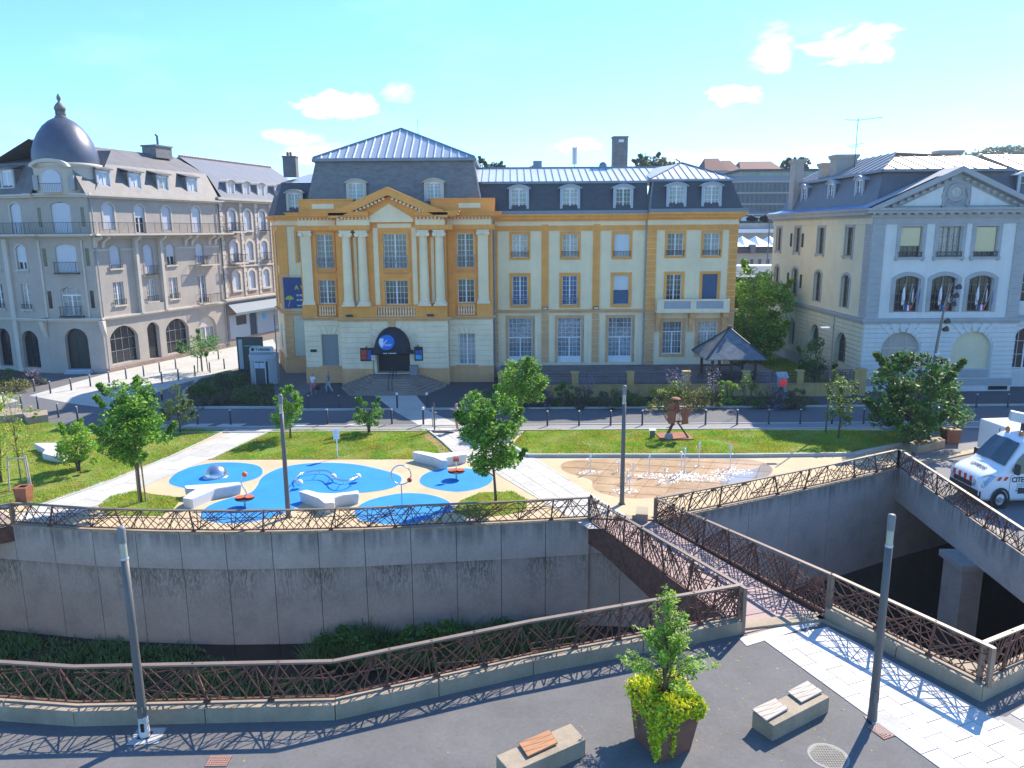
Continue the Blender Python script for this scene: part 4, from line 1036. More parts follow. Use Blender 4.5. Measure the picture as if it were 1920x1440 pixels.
# pavilion mansard
mz0,mz1=14.1,17.45; a=[(-16.0,60.9),(-2.35,60.9),(-2.35,71.6),(-16.0,71.6)]; b=[(-15.35,61.9),(-2.95,61.9),(-2.95,70.6),(-15.35,70.6)]
plane(yb,'roof',SLATE,*[[(a[i][0],a[i][1],mz0),(a[(i+1)%4][0],a[(i+1)%4][1],mz0),(b[(i+1)%4][0],b[(i+1)%4][1],mz1),(b[i][0],b[i][1],mz1)] for i in range(4)])
plane(yb,'roof_deck',ZINCD,[(-16.6,60.4,13.5),(-1.5,60.4,13.5),(-1.5,72,13.5),(-16.6,72,13.5)])
mb=MB(); c=[(-15.5,61.75),(-2.8,61.75),(-2.8,70.75),(-15.5,70.75)]
for i in range(4): mb.bar((c[i][0],c[i][1]-62,17.55),(c[(i+1)%4][0],c[(i+1)%4][1]-62,17.55),.22,.26)
mk('gutter',mb,[ZINCD],yb)
ap=(-9.1,66.2,20.4); e=[(-15.5,61.7,17.68),(-2.8,61.7,17.68),(-2.8,70.8,17.68),(-15.5,70.8,17.68)]
seam_roof(yb,[e[0],e[1],ap],ZINC,mat('pale_seam',(.72,.74,.76),.4,.2,var=.04),(1,0,0),.62,rib=(.07,.06))
plane(yb,'roof_sheet',ZINC,[e[1],e[2],ap],[e[2],e[3],ap],[e[3],e[0],ap])
mb=MB()
for q in e: mb.bar((q[0],q[1]-62,q[2]+.05),(ap[0],ap[1]-62,ap[2]+.05),.14,.1)
mk('hip_cap',mb,[ZINCD],yb)
for x in (-12.05,-5.98): dormer(yb,Fr(0,60.75),x,14.35,1.15,1.45,.15,TGREY,TAUPEL,GLASSC,'arch',deep=1.0,roofm=TAUPEL)
mb=MB(); mb.tube([(-2.2,.0-.9,13.6),(-2.35,-.6,14.4),(-2.9,.0,17.4)],.06,6); mk('rain_pipe',mb,[POLEC],yb)
# left wing with canted corner
FL=Fr(0,65.0)
x0,x1=-19.55,-16.6
wall(yb,FL,x0,x1,0,5.2,[],ORNG2); wall(yb,FL,x0,x1,5.2,13,[(-18.05,-17.25,9.5,12.0)],CREAM); 
bx(yb,FL,'wall_panel',mat('greyish_cream',(.58,.55,.43),.9,var=.05,streak=.1),(-18.75,-16.6,-.06,0,1.5,5.0))
courses(yb,FL,-19.55,-18.78,1.3,5.0,.45,ORNG2); bx(yb,FL,'plinth',ORNG2,(-19.65,-16.6,-.12,0,0,1.2))
bx(yb,FL,'pilaster',ORNG,(-19.55,-18.9,-.08,0,5.3,12.6)); bx(yb,FL,'pilaster',ORNG,(-17.2,-16.9,-.06,0,5.3,12.6))
window(yb,FL,-17.65,9.5,.8,2.5,2,5,surround=(.2,.06,ORNG),glass=GLASS)
dv=Vector((-21.6+19.55,70.0-65.0)); aL=dv.length; ang=math.atan2(dv.y,dv.x)
FA=Fr(-21.6,70.0,math.atan2(-dv.y,-dv.x))
wall(yb,FA,0,aL,0,5.2,[(2.0,2.9,1.9,4.0)],CREAM); wall(yb,FA,0,aL,5.2,13,[(3.0,4.0,9.2,12.0),(3.0,4.0,5.9,8.3)],CREAM)
bx(yb,FA,'pilaster',ORNG,(4.55,aL,-.08,0,5.3,12.6)); bx(yb,FA,'pilaster',ORNG,(0,.9,-.08,0,5.3,12.6)); bx(yb,FA,'plinth',ORNG2,(0,aL+.05,-.12,0,0,1.3))
window(yb,FA,3.5,9.2,1.0,2.8,2,6,surround=(.2,.06,ORNG)); window(yb,FA,3.5,5.9,1.0,2.4,2,5,surround=(.2,.06,ORNG)); window(yb,FA,2.45,1.9,.9,2.1,2,4)
bx(yb,FA,'pilaster',ORNG,(2.3,2.75,-.07,0,5.3,12.6))
for fr,xa,xb in ((FL,x0,x1),(FA,0,aL)):
    cornice(yb,fr,xa,xb,[(5.2,5.38,.22)],ORNG2,'belt_course',(.6,0)); cornice(yb,fr,xa,xb,[(12.5,12.6,.1),(13.0,13.2,.35),(13.2,13.4,.5)],ORNG,'cornice',(0,.2) if fr is FA else (.3,0)); bx(yb,fr,'frieze',CREAM,(xa,xb,-.05,0,12.6,13.0))
P=[(-21.9,69.8),(-19.75,64.7),(-16.6,64.7),(-16.6,72),(-21.9,72)]; Q=[(-21.0,70.3),(-19.2,65.7),(-16.0,65.7),(-16.0,71.5),(-21.0,71.5)]
plane(yb,'roof',SLATEB,*[[(*P[i],13.35),(*P[(i+1)%5],13.35),(*Q[(i+1)%5],16.1),(*Q[i],16.1)] for i in range(5)])
plane(yb,'roof_sheet',ZINC,[(*Q[0],16.12),(*Q[1],16.12),(-17.6,68.6,17.0)],[(*Q[1],16.12),(*Q[2],16.12),(-16.0,68.6,17.0),(-17.6,68.6,17.0)])
dormer(yb,Fr(0,64.75),-18.0,13.55,1.0,1.7,.1,SLATEB,TAUPEL,GLASSC,'arch',deep=1.0)
dormer(yb,FA,3.4,13.55,.9,1.7,.25,SLATEB,TAUPEL,GLASSC,'arch',deep=1.0)
mb=MB(); mb.cbox((-18.6,4.5,17.4),(1.1,.8,1.6)); mb.cbox((-18.6,4.5,18.25),(1.2,.9,.12)); ch=mk('chimney',mb,[mat('slate_clad_chimney',(.16,.15,.16),.8,var=.2)],yb)
mb=MB(); [mb.lathe([(.1,0),(.12,.3),(.08,.35)],8,(-18.8+.25*i,4.5,18.3)) for i in range(2)]; mk('chimney_pot',mb,[mat('terracotta',(.38,.14,.08),.8,var=.1)],ch)
# banner
bn=thing('banner','dark blue for sale banner with yellow letters tied to the ochre corner wall','banner',(-18.4,64.75,5.5))
mb=MB(); mb.box(-.95,1.7,-.03,0,.15,2.75); mk('cloth',mb,[mat('navy_banner_cloth',(.035,.065,.20),.7,var=.08)],bn)
YLW=mat('yellow_print',(.75,.62,.03),.6,var=0); WPR=mat('white_print',(.7,.7,.72),.6,var=0)
for s,sz,x,z,m in (('A VENDRE',.52,-.02,1.9,YLW),('03 82 37',.22,.1,1.25,WPR),('03 82 46',.22,.1,.85,WPR),('www.im',.22,.1,.4,WPR)):
    o=obj('lettering',text(s,sz,m,align='LEFT',bold=.006),bn,Matrix.Translation((x,-.036,z))@RX90)
mb=MB(); 
pts=[(-.85,.9)]+[(-.5+.36*math.cos(a),.9+.33*math.sin(a)) for a in [math.pi*(1-k/8) for k in range(9)]]+[(-.12,.9)]; mb.xz(pts[1:-1],-.045,-.034); mk('umbrella_emblem',mb,[mat('olive_yellow_print',(.42,.46,.04),.6,var=0)],bn)
mb=MB(); mb.bar((-.45,-.04,.9),(-.62,-.04,.3),.03,.008); mk('emblem_stroke',mb,[WPR],bn)
mb=MB()
for a,b_ in (((-1.05,0),(1.8,0)),((-1.05,2.9),(1.8,2.9)),((-1.05,0),(-1.05,2.9)),((1.8,0),(1.8,2.9))): mb.bar((a[0],-.05,a[1]),(b_[0],-.05,b_[1]),.05)
mk('banner_frame',mb,[POLEC],bn)

# right wing
WW=[.72,4.8,9.0]; hs=[]; 
for x in WW: hs+= [(x-.62,x+.62,9.9,11.72),(x-.62,x+.62,6.0,8.38)]
low=[(x-.98,x+.98,1.2,4.92) for x in WW]
wall(yb,FW,-1.5,11.0,0,5.45,low,CREAML); wall(yb,FW,-1.5,11.0,5.45,13,hs,CREAM)
for i,x in enumerate(WW):
    window(yb,FW,x,9.9,1.24,1.82,4,4,glass=GLASSC if i<2 else GLASS,surround=(.22,.05,ORNG,1),rail=('low',.42),shut=(1.0,SHUT) if i==2 else None)
    window(yb,FW,x,6.0,1.24,2.38,4,6,surround=(.24,.05,ORNG,1),rail=('scroll',.62) if i<2 else None,glass=mat('glass_painted_sky_blue',(.03,.08,.22),.08,var=.5,scale=.6) if i<2 else GLASS,shut=(.5,SHUT) if i==2 else None)  # blue of the reflected sky is put into the lower panes' base colour
    if i==2: bx(yb,FW,'blue_board',SHUTB,(x-.6,x+.6,.06,.1,6.05,7.15))
    window(yb,FW,x,1.2,1.96,3.72,6,8,surround=(.22,.04,ORNG2),transom=.56,glass=mat('white_curtained_glass',(.20,.22,.25),.12,var=.8,scale=1.0,spec=.6),panel=.45)
for x0,x1 in ((-1.5,-1.1),(2.48,3.05),(6.66,7.22)):
    bx(yb,FW,'pilaster',ORNG,(x0,x1,-.08,0,5.6,12.5)); courses(yb,FW,x0,x1,1.2,5.3,.5,ORNG2,pr=.09)
for x in (1.98,3.3,6.1,7.5,-.75,10.3): bx(yb,FW,'frame_strip',CREAM,(x-.2,x+.2,-.04,0,1.25,4.95))
cornice(yb,FW,-1.5,11.0,[(5.38,5.5,.18),(5.5,5.62,.28)],ORNG2,'belt_course'); bx(yb,FW,'architrave',ORNG,(-1.5,11.0,-.10,0,12.0,12.4)); bx(yb,FW,'frieze',CREAM,(-1.5,11,-.06,0,12.4,12.75))
cornice(yb,FW,-1.5,11.0,[(12.75,12.9,.2),(12.9,13.15,.4),(13.15,13.3,.55)],ORNG)
# end pavilion of the right wing
P2=[13.28,16.2]; hs=[];low=[]
for x in P2: hs+=[(x-.65,x+.65,9.95,11.75),(x-.62,x+.62,5.9,8.45)]; low.append((x-.8,x+.8,1.9,4.6))
wall(yb,FP,11.0,18.3,0,5.45,low,CREAML); wall(yb,FP,11.0,18.3,5.45,13,hs,CREAM)
for i,x in enumerate(P2):
    window(yb,FP,x,9.95,1.3,1.8,4,4,glass=GLASSC,surround=(.2,.05,ORNG,1),rail=('low',.42)); window(yb,FP,x,5.9,1.24,2.55,4,6,surround=(.22,.05,ORNG),glass=GLASS,shut=None if i==0 else (1.0,SHUTB))
    window(yb,FP,x,1.9,1.6,2.7,6,5,transom=.68,surround=(.26,.05,ORNG2,1),glass=GLASSC)
for x0,x1 in ((11.0,11.75),(17.6,18.3)): courses(yb,FP,x0,x1,.4,5.3,.5,ORNG2,pr=.09); courses(yb,FP,x0,x1,5.65,12.0,.5,ORNG,pr=.08,name='quoin')
cornice(yb,FP,11.0,18.3,[(5.36,5.5,.18),(5.5,5.62,.28)],ORNG2,'belt_course',(0,1)); bx(yb,FP,'architrave',ORNG,(11,18.36,-.10,0,12.0,12.4)); bx(yb,FP,'frieze',CREAM,(11,18.33,-.06,0,12.4,12.8))
cornice(yb,FP,11.0,18.3,[(12.8,12.95,.2),(12.95,13.2,.4),(13.2,13.38,.6)],ORNG,'cornice',(0,1))
bal=bx(yb,FP,'balcony',CREAML,(11.75,17.6,-1.15,-.285,5.42,5.62)); bx(yb,FP,'balcony_parapet',CREAML,(11.75,17.6,-1.15,-1.0,6.36,6.52),(11.75,12.3,-1.13,-1.02,5.62,6.36),(14.45,14.9,-1.13,-1.02,5.62,6.36),(17.1,17.6,-1.13,-1.02,5.62,6.36),(12.3,14.45,-1.13,-1.02,5.62,5.75),(14.9,17.1,-1.13,-1.02,5.62,5.75))
bx(yb,FP,'balcony_mesh',IRONL,(12.3,14.45,-1.08,-1.07,5.75,6.36),(14.9,17.1,-1.08,-1.07,5.75,6.36))
for x in (12.0,14.7,17.4): bx(yb,FP,'console',ORNG2,(x-.22,x+.22,-.9,-.02,5.0,5.4),(x-.18,x+.18,-.5,-.02,4.3,5.0),(x-.15,x+.15,-.3,-.02,3.8,4.3))
plane(yb,'wall',CREAM,[(18.3,62.2,0),(18.3,72,0),(18.3,72,13.2),(18.3,62.2,13.2)],[(11,62.2,0),(11,62.5,0),(11,62.5,13),(11,62.2,13)])
# wing mansard + standing seam roof
plane(yb,'roof',SLATEB,[(-3.0,62.15,13.3),(11,62.15,13.3),(11,63.0,15.75),(-3.0,63.0,15.75)])
plane(yb,'roof',SLATEB,[(11,61.85,13.38),(18.6,61.85,13.38),(17.7,62.7,15.85),(11.4,62.7,15.85)],[(18.6,61.85,13.38),(18.6,72,13.38),(17.7,72,15.85),(17.7,62.7,15.85)],[(11,61.85,13.38),(11.4,62.7,15.85),(11.4,64,15.85),(11,64,13.38)])
mb=MB(); mb.bar((-2.3,.95,15.8),(11.2,.95,15.8),.18,.2); mb.bar((11.2,.62,15.9),(17.85,.62,15.9),.2,.2); mb.bar((17.75,.6,15.9),(17.75,9,15.9),.2,.2); mb.bar((-1.5,.1,13.42),(11,.1,13.42),.3,.16); mb.bar((11,-.3,13.5),(18.9,-.3,13.5),.3,.16); mk('gutter',mb,[ZINCD],yb)
mb=MB(); mb.bar((11.05,-.1,13.4),(11.4,.7,15.85),.12,.1); mk('hip_cap',mb,[ZINCD],yb)
seam_roof(yb,[(-2.9,62.9,15.9),(12.2,62.9,15.9),(12.2,67.6,17.25),(-2.9,67.6,17.25)],mat('bright_zinc_sheet',(.66,.70,.74),.38,.3,var=.05),ZINCD,(1,0,0),.58,rib=(.05,.06))
BZ=MATS['bright_zinc_sheet']
pk=(14.6,67.0,17.55); e2=[(11.2,62.5,15.98),(17.9,62.5,15.98),(17.9,72,15.98)]
seam_roof(yb,[e2[0],e2[1],pk],BZ,ZINCD,(1,0,0),.58,rib=(.05,.06)); plane(yb,'roof_sheet',ZINC,[e2[1],e2[2],pk],[e2[2],(11.2,72,15.98),pk],[(11.2,62.5,15.98),pk,(11.2,68,17.1)])
plane(yb,'roof_sheet',ZINC,[(-2.9,67.6,17.25),(12.2,67.6,17.25),(12.2,72,15.9),(-2.9,72,15.9)])
mb=MB(); mb.bar((11.2,.5,16.02),(14.6,5,17.6),.12,.1); mb.bar((17.9,.5,16.02),(14.6,5,17.6),.12,.1); mb.bar((-2.9,5.6,17.3),(13.5,5.6,17.3),.16,.1); mk('ridge_cap',mb,[ZINCD],yb)
DWH=mat('grey_blue_dormer_paint',(.42,.45,.50),.6,var=.06)
for x in (.66,4.75,9.0): dormer(yb,Fr(0,62.2),x,13.5,1.2,1.85,.1,SLATEB,DWH,GLASSC if x<8 else GLASS,'arch',deep=.9)
for x in (13.2,16.0): dormer(yb,Fr(0,61.9),x,13.6,1.2,1.85,.1,SLATEB,DWH,GLASSC,'arch',deep=.9)
mb=MB(); mb.cbox((9.7,8,18.3),(1.3,1.1,3.6)); mb.box(8.98,10.42,7.4,8.6,20.0,20.08); ch=mk('chimney',mb,[SLATE],yb); mb=MB(); mb.cbox((9.75,7.44,19.7),(.45,.02,.22)); mk('vent_opening',mb,[WPR],ch)
mb=MB(); mb.cbox((2.35,6.5,17.5),(.75,.6,.9)); mk('vent_box',mb,[ZINCD],yb); mb=MB(); mb.lathe([(.35,0),(.33,.35),(.2,.55),(0,.6)],12,(8.0,6.0,17.2)); mk('roof_cowl',mb,[ZINCD],yb)
for x,fr in ((2.76,FW),(6.94,FW)):
    o=thing('floodlight','small black floodlight above the %s pilaster of the ochre wing'%('first' if x<4 else 'second'),'floodlight',(x,62.2,5.75)); mb=MB(); mb.cbox((0,0,0),(.4,.25,.22)); mk('housing',mb,[BLACKP],o); mb=MB(); mb.cbox((0,-.13,0),(.34,.02,.16)); mk('lens',mb,[POLEC],o)
mb=MB(); mb.tube([(-1.35,.35,13),(-1.35,.35,5.2),(-1.35,.35,.2)],.06,8); mb.tube([(10.9,.35,12.9),(10.9,.35,.2)],.06,8); mk('rain_pipe',mb,[TGREY],yb)
# antennas on the roof
a_=thing('panel_antenna','slim phone antenna mast standing on the zinc wing roof','antenna',(5.7,70,17)); mb=MB(); mb.tube([(0,0,-1),(0,0,2.2)],.05,6); mk('mast',mb,[POLEC],a_)
for s in (-.13,.12): mb=MB(); mb.cbox((s,-.1,1.5),(.16,.1,1.5)); mk('antenna_panel',mb,[POLEC],a_)
mb=MB(); mb.tube([(0,0,0),(0,0,1.3)],.02,5); mb.bar((-.1,0,.15),(.2,0,.15),.02); o=mk('aerial',mb,[DARK]); o.location=(-7.75,66.5,19.9); tag(o,'thin lightning rod aerial beside the peak of the pavilion roof','aerial')

# entrance: awning, door, steps
mb=MB(); mb.box(-10.8,-8.05,.9,1.0,.95,4.6); 
for i in range(4): mb.box(-10.7+.68*i,-10.08+.68*i,.86,.9,1.05,3.0)
mk('door',mb,[mat('blue_black_door',(.012,.018,.035),.5,var=.1)],yb,FC.loc(yb))
aw=thing('awning','black rounded canopy with a round blue sign over the entrance','awning',(-9.42,59.35,2.9)); mb=MB(); n=14; rad=1.42
ring=[]
for k in range(n+1):
    t=math.pi*k/n; ring.append((-rad*math.cos(t),1.78*math.sin(t)))
# dome shape: profiles shrink and sink towards the front
lay=[]
for j in range(6):
    f=j/5; y=-1.5*math.sin(f*math.pi/2); s=math.cos(f*math.pi/2)
    lay.append([(x*(1-.12*f),y,z*s) for x,z in ring])
vs=[p for l in lay for p in l]; fs=[]
for j in range(5):
    for k in range(n): fs.append((j*(n+1)+k,j*(n+1)+k+1,(j+1)*(n+1)+k+1,(j+1)*(n+1)+k))
mb.add(vs,fs); mb.box(-1.42,1.42,-1.5,-1.46,-.22,.02); mb.box(-1.44,-1.40,-1.5,0,-.22,.02); mb.box(1.40,1.44,-1.5,0,-.22,.02)
mk('canopy',mb,[mat('black_canopy_cloth',(.022,.026,.036),.75,var=.08)],aw,None,True,fix=False)
lg=MB(); lg.M=Matrix.Translation((-.25,-1.40,.72))@Matrix.Rotation(-math.radians(28),4,'X')@RX90; lg.lathe([(0,.03),(.62,.03),(.62,0)],28); disc=mk('round_sign',lg,[mat('blue_sign_disc',(.03,.16,.55),.5,var=.1)],aw)
T=Matrix.Translation((-.25,-1.40,.72))@Matrix.Rotation(-math.radians(28),4,'X')
mb=MB(); mb.xz([(-.55,.28),(-.42,.34),(-.22,.30),(-.24,.16),(-.32,.06),(-.30,-.12),(-.22,-.35),(-.34,-.42),(-.5,-.2),(-.58,0)],-.045,-.034); o=mk('emblem',mb,[WPR],disc,T)
o=obj('lettering',text('Vouvray',.30,WPR,shear=.3),disc,T@Matrix.Translation((.1,-.036,-.2))@RX90)
bpy.data.objects.remove(o)
o=obj('lettering',text('V',.62,WPR,shear=.3,bold=.01),disc,T@Matrix.Translation((-.27,-.036,-.06))@RX90)
for k,(xx,zz,ww) in enumerate(((.12,-.20,.62),(.14,-.30,.52))):
    mb=MB(); 
    for i in range(9): mb.box(xx-ww/2+i*ww/9,xx-ww/2+i*ww/9+ww/14,-.045,-.034,zz,zz+.05+.03*((i*3+k)%3)/2)
    mk('script_strokes',mb,[WPR],disc,T)
mb=MB(); 
for i in range(10):
    if i!=3: mb.box(-.5+i*.1,-.43+i*.1,-1.515,-1.502,-.15,-.07)
mk('small_lettering',mb,[WPR],aw)
fcs=[]
st=thing('entrance_steps','fan of worn grey stone steps leading up to the entrance','steps',(-9.3,58,0))
SST=mat('worn_step_stone',(.30,.235,.19),.85,var=.15,scale=2,dirt=.25,bump=.2)
for k in range(7):
    f=k/6; hw=4.1-2.05*f; yf=-2.75+1.75*f; c=min(1.25,hw*.4); z0=.128*k; z1=.128*(k+1)
    poly=[(-hw,1.45),(-hw+.0,.35*f+.2),(-hw+c,yf),(hw-c,yf),(hw,.35*f+.2),(hw,1.45)]
    mb=MB(); mb.prism(poly,z0+.001,z1); o=mk('step',mb,[SST],st)
hr=thing('handrail','black central handrail on the entrance steps','handrail',(-9.3,55.8,0)); mb=MB(); mb.tube([(0,0,.1),(0,0,1.0),(0,1.9,1.8),(0,2.2,1.8),(0,2.2,.85)],.03,6); mb.tube([(.28,0,.1),(.28,0,1.0),(.28,1.9,1.8),(.28,2.2,1.8),(.28,2.2,.85)],.03,6); mk('rail',mb,[IRON],hr)
# poster cases
def poster(x,w,h,z,label,prints):
    o=thing('poster_case',label,'poster case',(x,59.33,z)); mb=MB(); mb.box(-w/2,w/2,-.08,0,0,h); mk('case',mb,[BLACKP],o)
    mb=MB(); mb.tube([(0,-.04,h),(0,-.2,h+.18),(0,-.35,h+.12)],.02,5); mb.cbox((0,-.36,h+.1),(.12,.1,.06)); mk('lamp',mb,[DARK],o)
    for (x0,x1,z0,z1,m) in prints: mb=MB(); mb.box(x0,x1,-.086,-.081,z0,z1); p=mk('poster',mb,[m],o); 
    return o
PR=mat('red_print',(.55,.05,.04),.5,var=.25,scale=9); PB=mat('blue_print',(.03,.10,.40),.5,var=.5,scale=9); PC=mat('cyan_print',(.06,.38,.70),.5,var=.4,scale=9)
poster(-11.45,1.1,1.05,1.95,'wide black poster case with red and blue posters left of the entrance',[(-.48,-.03,.15,.45,PR),(-.48,-.03,.5,.9,PR),(.03,.48,.12,.88,PB)])
poster(-7.38,.66,1.12,1.95,'narrow black poster case with a blue poster right of the entrance',[(-.25,.25,.12,.5,PC),(-.25,.25,.55,.85,PB)])
mb=MB(); mb.box(-.25,.25,-.03,0,0,.22); o=mk('wall_plaque',mb,[BLACKP]); o.location=(-15.95,60.3,2.55); tag(o,'small black plaque on the left of the cream ground floor wall','plaque')
mb=MB(); mb.box(-.14,.14,-.1,0,0,.32); o=mk('intercom_box',mb,[DARK]); o.location=(-8.0+.1,59.32,2.5); tag(o,'small dark intercom box right of the entrance arch','intercom')
mb=MB(); mb.box(-.3,.3,-.25,.25,0,.7); mb.box(-.33,.33,-.28,.28,.7,.74); o=mk('cabinet',mb,[SHUTG]); o.location=(-7.75,58.95,.9); tag(o,'grey low cabinet at the right side of the entrance door','cabinet')
t_=thing('menu_stand','thin black menu stand on the top step left of the door','stand',(-10.85,58.6,.9)); mb=MB(); mb.tube([(0,0,0),(0,0,2.0)],.025,6); mk('pole',mb,[IRON],t_); mb=MB(); mb.box(-.16,.16,-.03,0,1.2,1.65); mk('card',mb,[POLEC],t_)
for x,l in ((-13.0+.4,'left'),(-6.3,'right')):
    mb=MB(); mb.cbox((0,0,0),(.5,.25,.16)); mb.bar((0,.1,0),(0,.4,0),.05); o=mk('floodlight',mb,[DARK]); o.location=(x,58.75,5.62); tag(o,'small dark floodlight on the ledge under the %s pair of columns'%l,'floodlight')
# terrace in front of the wing
tr=thing('garden_terrace','yellow rendered terrace wall with iron panels between square piers','wall',(4,54,0))
mb=MB(); mb.box(-4.9,16.6,.2,8.2,0,1.0); mk('terrace_floor',mb,[mat('terrace_tiles',(.17,.15,.145),.85,var=.2,scale=1.5,dirt=.3)],tr)
mb=MB(); mb.box(-5.0,20.8,0,.2,0,.92); mb.box(-5.05,20.85,-.05,.25,.92,.98); mk('wall',mb,[mat('yellow_garden_render',(.52,.36,.15),.9,var=.1,streak=.2,dirt=.2)],tr)
PIER=MATS['yellow_garden_render']
px=[-3.9,-.15,4.6-4,7.92-4+.3,8.8,12.3,15.6,20.8]
px=[-4.6,-1.6,.56,4.2,7.95-.2,11.2,16.55,20.75]
pbm=MB(); pbm.box(-.24,.24,-.06,.3,.98,1.85); pbm.box(-.3,.3,-.12,.36,1.85,1.95); pbme=pbm.mesh('pier',[PIER])
PX=[(935,0),(1078,0),(1182,0),(1287,0),(1400,0)]
def wallx(pxx): return D(pxx,712,54).x-4
pxs=[wallx(940),wallx(1078),wallx(1182),wallx(1287),wallx(1399),wallx(1500),wallx(1608)]
for x in pxs: obj('pier',pbme,tr,Matrix.Translation((x,0,0)))
def ironpanel(L,H,seed=0):
    mb=MB(); mb.bar((0,0,0),(L,0,0),.035); mb.bar((0,0,H),(L,0,H),.04); mb.bar((0,0,H-.16),(L,0,H-.16),.025); mb.bar((0,0,.1),(L,0,.1),.025); n=max(2,round(L/.62)); s=L/n
    for i in range(n+1): mb.bar((i*s,0,0),(i*s,0,H),.022)
    for i in range(n):
        cx=(i+.5)*s; cz=.1+(H-.26)/2; r=min(s*.4,(H-.3)/2)
        if i%3==1: q=[(cx,cz+r),(cx+r,cz),(cx,cz-r),(cx-r,cz)]; [mb.bar((q[j][0],0,q[j][1]),(q[(j+1)%4][0],0,q[(j+1)%4][1]),.02) for j in range(4)]
        else: mb.tube([(cx+r*math.cos(a),0,cz+r*math.sin(a)) for a in [j*math.pi/6 for j in range(12)]],.011,4,closed=True)
        mb.bar((cx-s/2,0,.1),(cx+s/2,0,H-.16),.014); mb.bar((cx-s/2,0,H-.16),(cx+s/2,0,.1),.014)
    return mb
for a,b in zip(pxs[:-1],pxs[1:]):
    L=b-a-.5; mk('iron_panel',ironpanel(L,.72),[IRON],tr,Matrix.Translation((a+.25,.1,1.04)))
gt=thing('garden_gate','black wrought iron gate between the last pier and the pale corner house','gate',(25.0,54.3,0)); mk('gate_leaf',ironpanel(1.6,1.7),[IRON],gt,Matrix.Translation((-2.6,0,.2))); mk('gate_leaf',ironpanel(1.2,1.7),[IRON],gt,Matrix.Translation((-.9,0,.2))); mb=MB(); mb.box(.3,.8,-.2,.3,0,1.9); mb.box(.25,.85,-.25,.35,1.9,2.0); mk('gate_pier',mb,[PIER],gt)
# ------------------------------------------------------------------ taupe corner house with dome
AX,AY=-35.68,65.61; RZ=math.atan2(.9495,.3138)
lb=thing('corner_apartment_house','taupe corner apartment house with slate dome and grey mansard','building',(AX,AY,0),RZ)
FR=Fr(AX,AY,RZ); cB=Vector((-40.3,65.55)); Rm=Matrix.Rotation(RZ,4,'Z')
FT=Fr(cB.x,cB.y,math.atan2(AY-cB.y,AX-cB.x)); TL=math.hypot(AX-cB.x,AY-cB.y)
FLF=Fr(cB.x,cB.y,RZ-math.pi/2)
TSH=mat('pale_lilac_shutter',(.56,.58,.64),.6,var=.05)
BLKGL=mat('dark_shop_glass',(.018,.02,.026),.08,var=.3,scale=.5,spec=.6)
def low(x,w,z0,z1,rise): return (x-w/2,x+w/2,z0,z1,rise)
# street facade
U=[2.3,6.15,9.0,13.0]
g=[low(2.35,3.2,.55,3.9,1.0),low(5.85,1.5,.35,3.8,.55),low(8.95,3.1,.45,3.8,1.0),low(13.2,2.7,.1,3.6,1.0)]
f1=[(x-.58,x+.58,5.75,7.8) for x in U[:3]]+[(12.4,13.55,5.0,7.8)]
f2=[low(x,1.15,9.0,11.0,.3) for x in U[:2]]+[low(9.0,1.1,9.0,11.0,.3),low(13.0,1.15,8.9,11.0,.3)]
f2[1]=low(6.15,1.15,8.3,11.0,.3)
f3=[low(2.1,1.2,12.35,14.6,.35),low(5.6,1.15,12.05,14.55,.35),low(8.9,1.15,12.3,14.55,.35),low(12.95,1.2,12.05,14.6,.35)]
wall(lb,FR,0,16.2,0,4.6,g,TAUPE,th=.35); wall(lb,FR,0,16.2,4.6,15.2,f1+f2+f3,TAUPE)
bx(lb,FR,'plinth',ORNG2 if False else BRICKT,(0,16.2,-.08,0,0,.34))
for x,w,z0,z1,r in [(2.35,3.2,.55,3.9,1),(5.85,1.5,.35,3.8,.55),(8.95,3.1,.45,3.8,1)]:
    window(lb,FR,x,z0,w,z1-z0,4 if w>2 else 1,3 if w>2 else 1,glass=BLKGL,depth=.3,fm=TGREY,casement=False)
window(lb,FR,13.2,.1,2.7,2.4,4,2,glass=GLASSC,depth=.3); bx(lb,FR,'tympanum',TAUPEL,(11.85,14.55,.25,.34,2.5,3.6))
for h in f1: window(lb,FR,(h[0]+h[1])/2,h[2],h[1]-h[0],h[3]-h[2],4,4,glass=GLASSC,rail=('bars',.5) ,sill=(.15,.12,TAUPEL))
for i,h in enumerate(f2): window(lb,FR,(h[0]+h[1])/2,h[2],h[1]-h[0],h[3]-h[2],2,2,glass=GLASS,shut=(.98 if i!=2 else .6,TSH),rail=('box' if i in(1,3) else 'bars',.75 if i in(1,3) else .3),sill=(.2,.14,TAUPEL),surround=(.12,.03,TAUPE),arch=.3)
for i,h in enumerate(f3): window(lb,FR,(h[0]+h[1])/2,h[2],h[1]-h[0],h[3]-h[2],2,3,glass=GLASS,shut=(.98 if i!=1 else .45,TSH),arch=.35,surround=(.14,.04,TAUPEL))
for x in (4.55,7.55): # narrow side lights of the projecting bay
    bx(lb,FR,'pilaster',TAUPEL,(x-.16,x+.16,-.35,0,4.8,11.6))
bx(lb,FR,'bay_window',TAUPE,(4.7,7.4,-.28,-.02,4.8,5.6)); 
cornice(lb,FR,0,16.2,[(4.55,4.7,.12),(4.7,4.85,.3)],TAUPEL,'belt_course'); cornice(lb,FR,0,16.2,[(11.75,11.85,.5),(11.85,12.0,1.05)],TAUPEL,'balcony')
cornice(lb,FR,0,16.2,[(15.0,15.15,.35),(15.15,15.3,.55)],TAUPEL)
bx(lb,FR,'string_course',TAUPEL,(0,1.6,-.05,0,10.55,10.7),(3.0,4.4,-.05,0,10.55,10.7),(7.7,8.3,-.05,0,10.55,10.7),(9.7,12.3,-.05,0,10.55,10.7),(13.7,16.2,-.05,0,10.55,10.7))
q=MB(); n=62
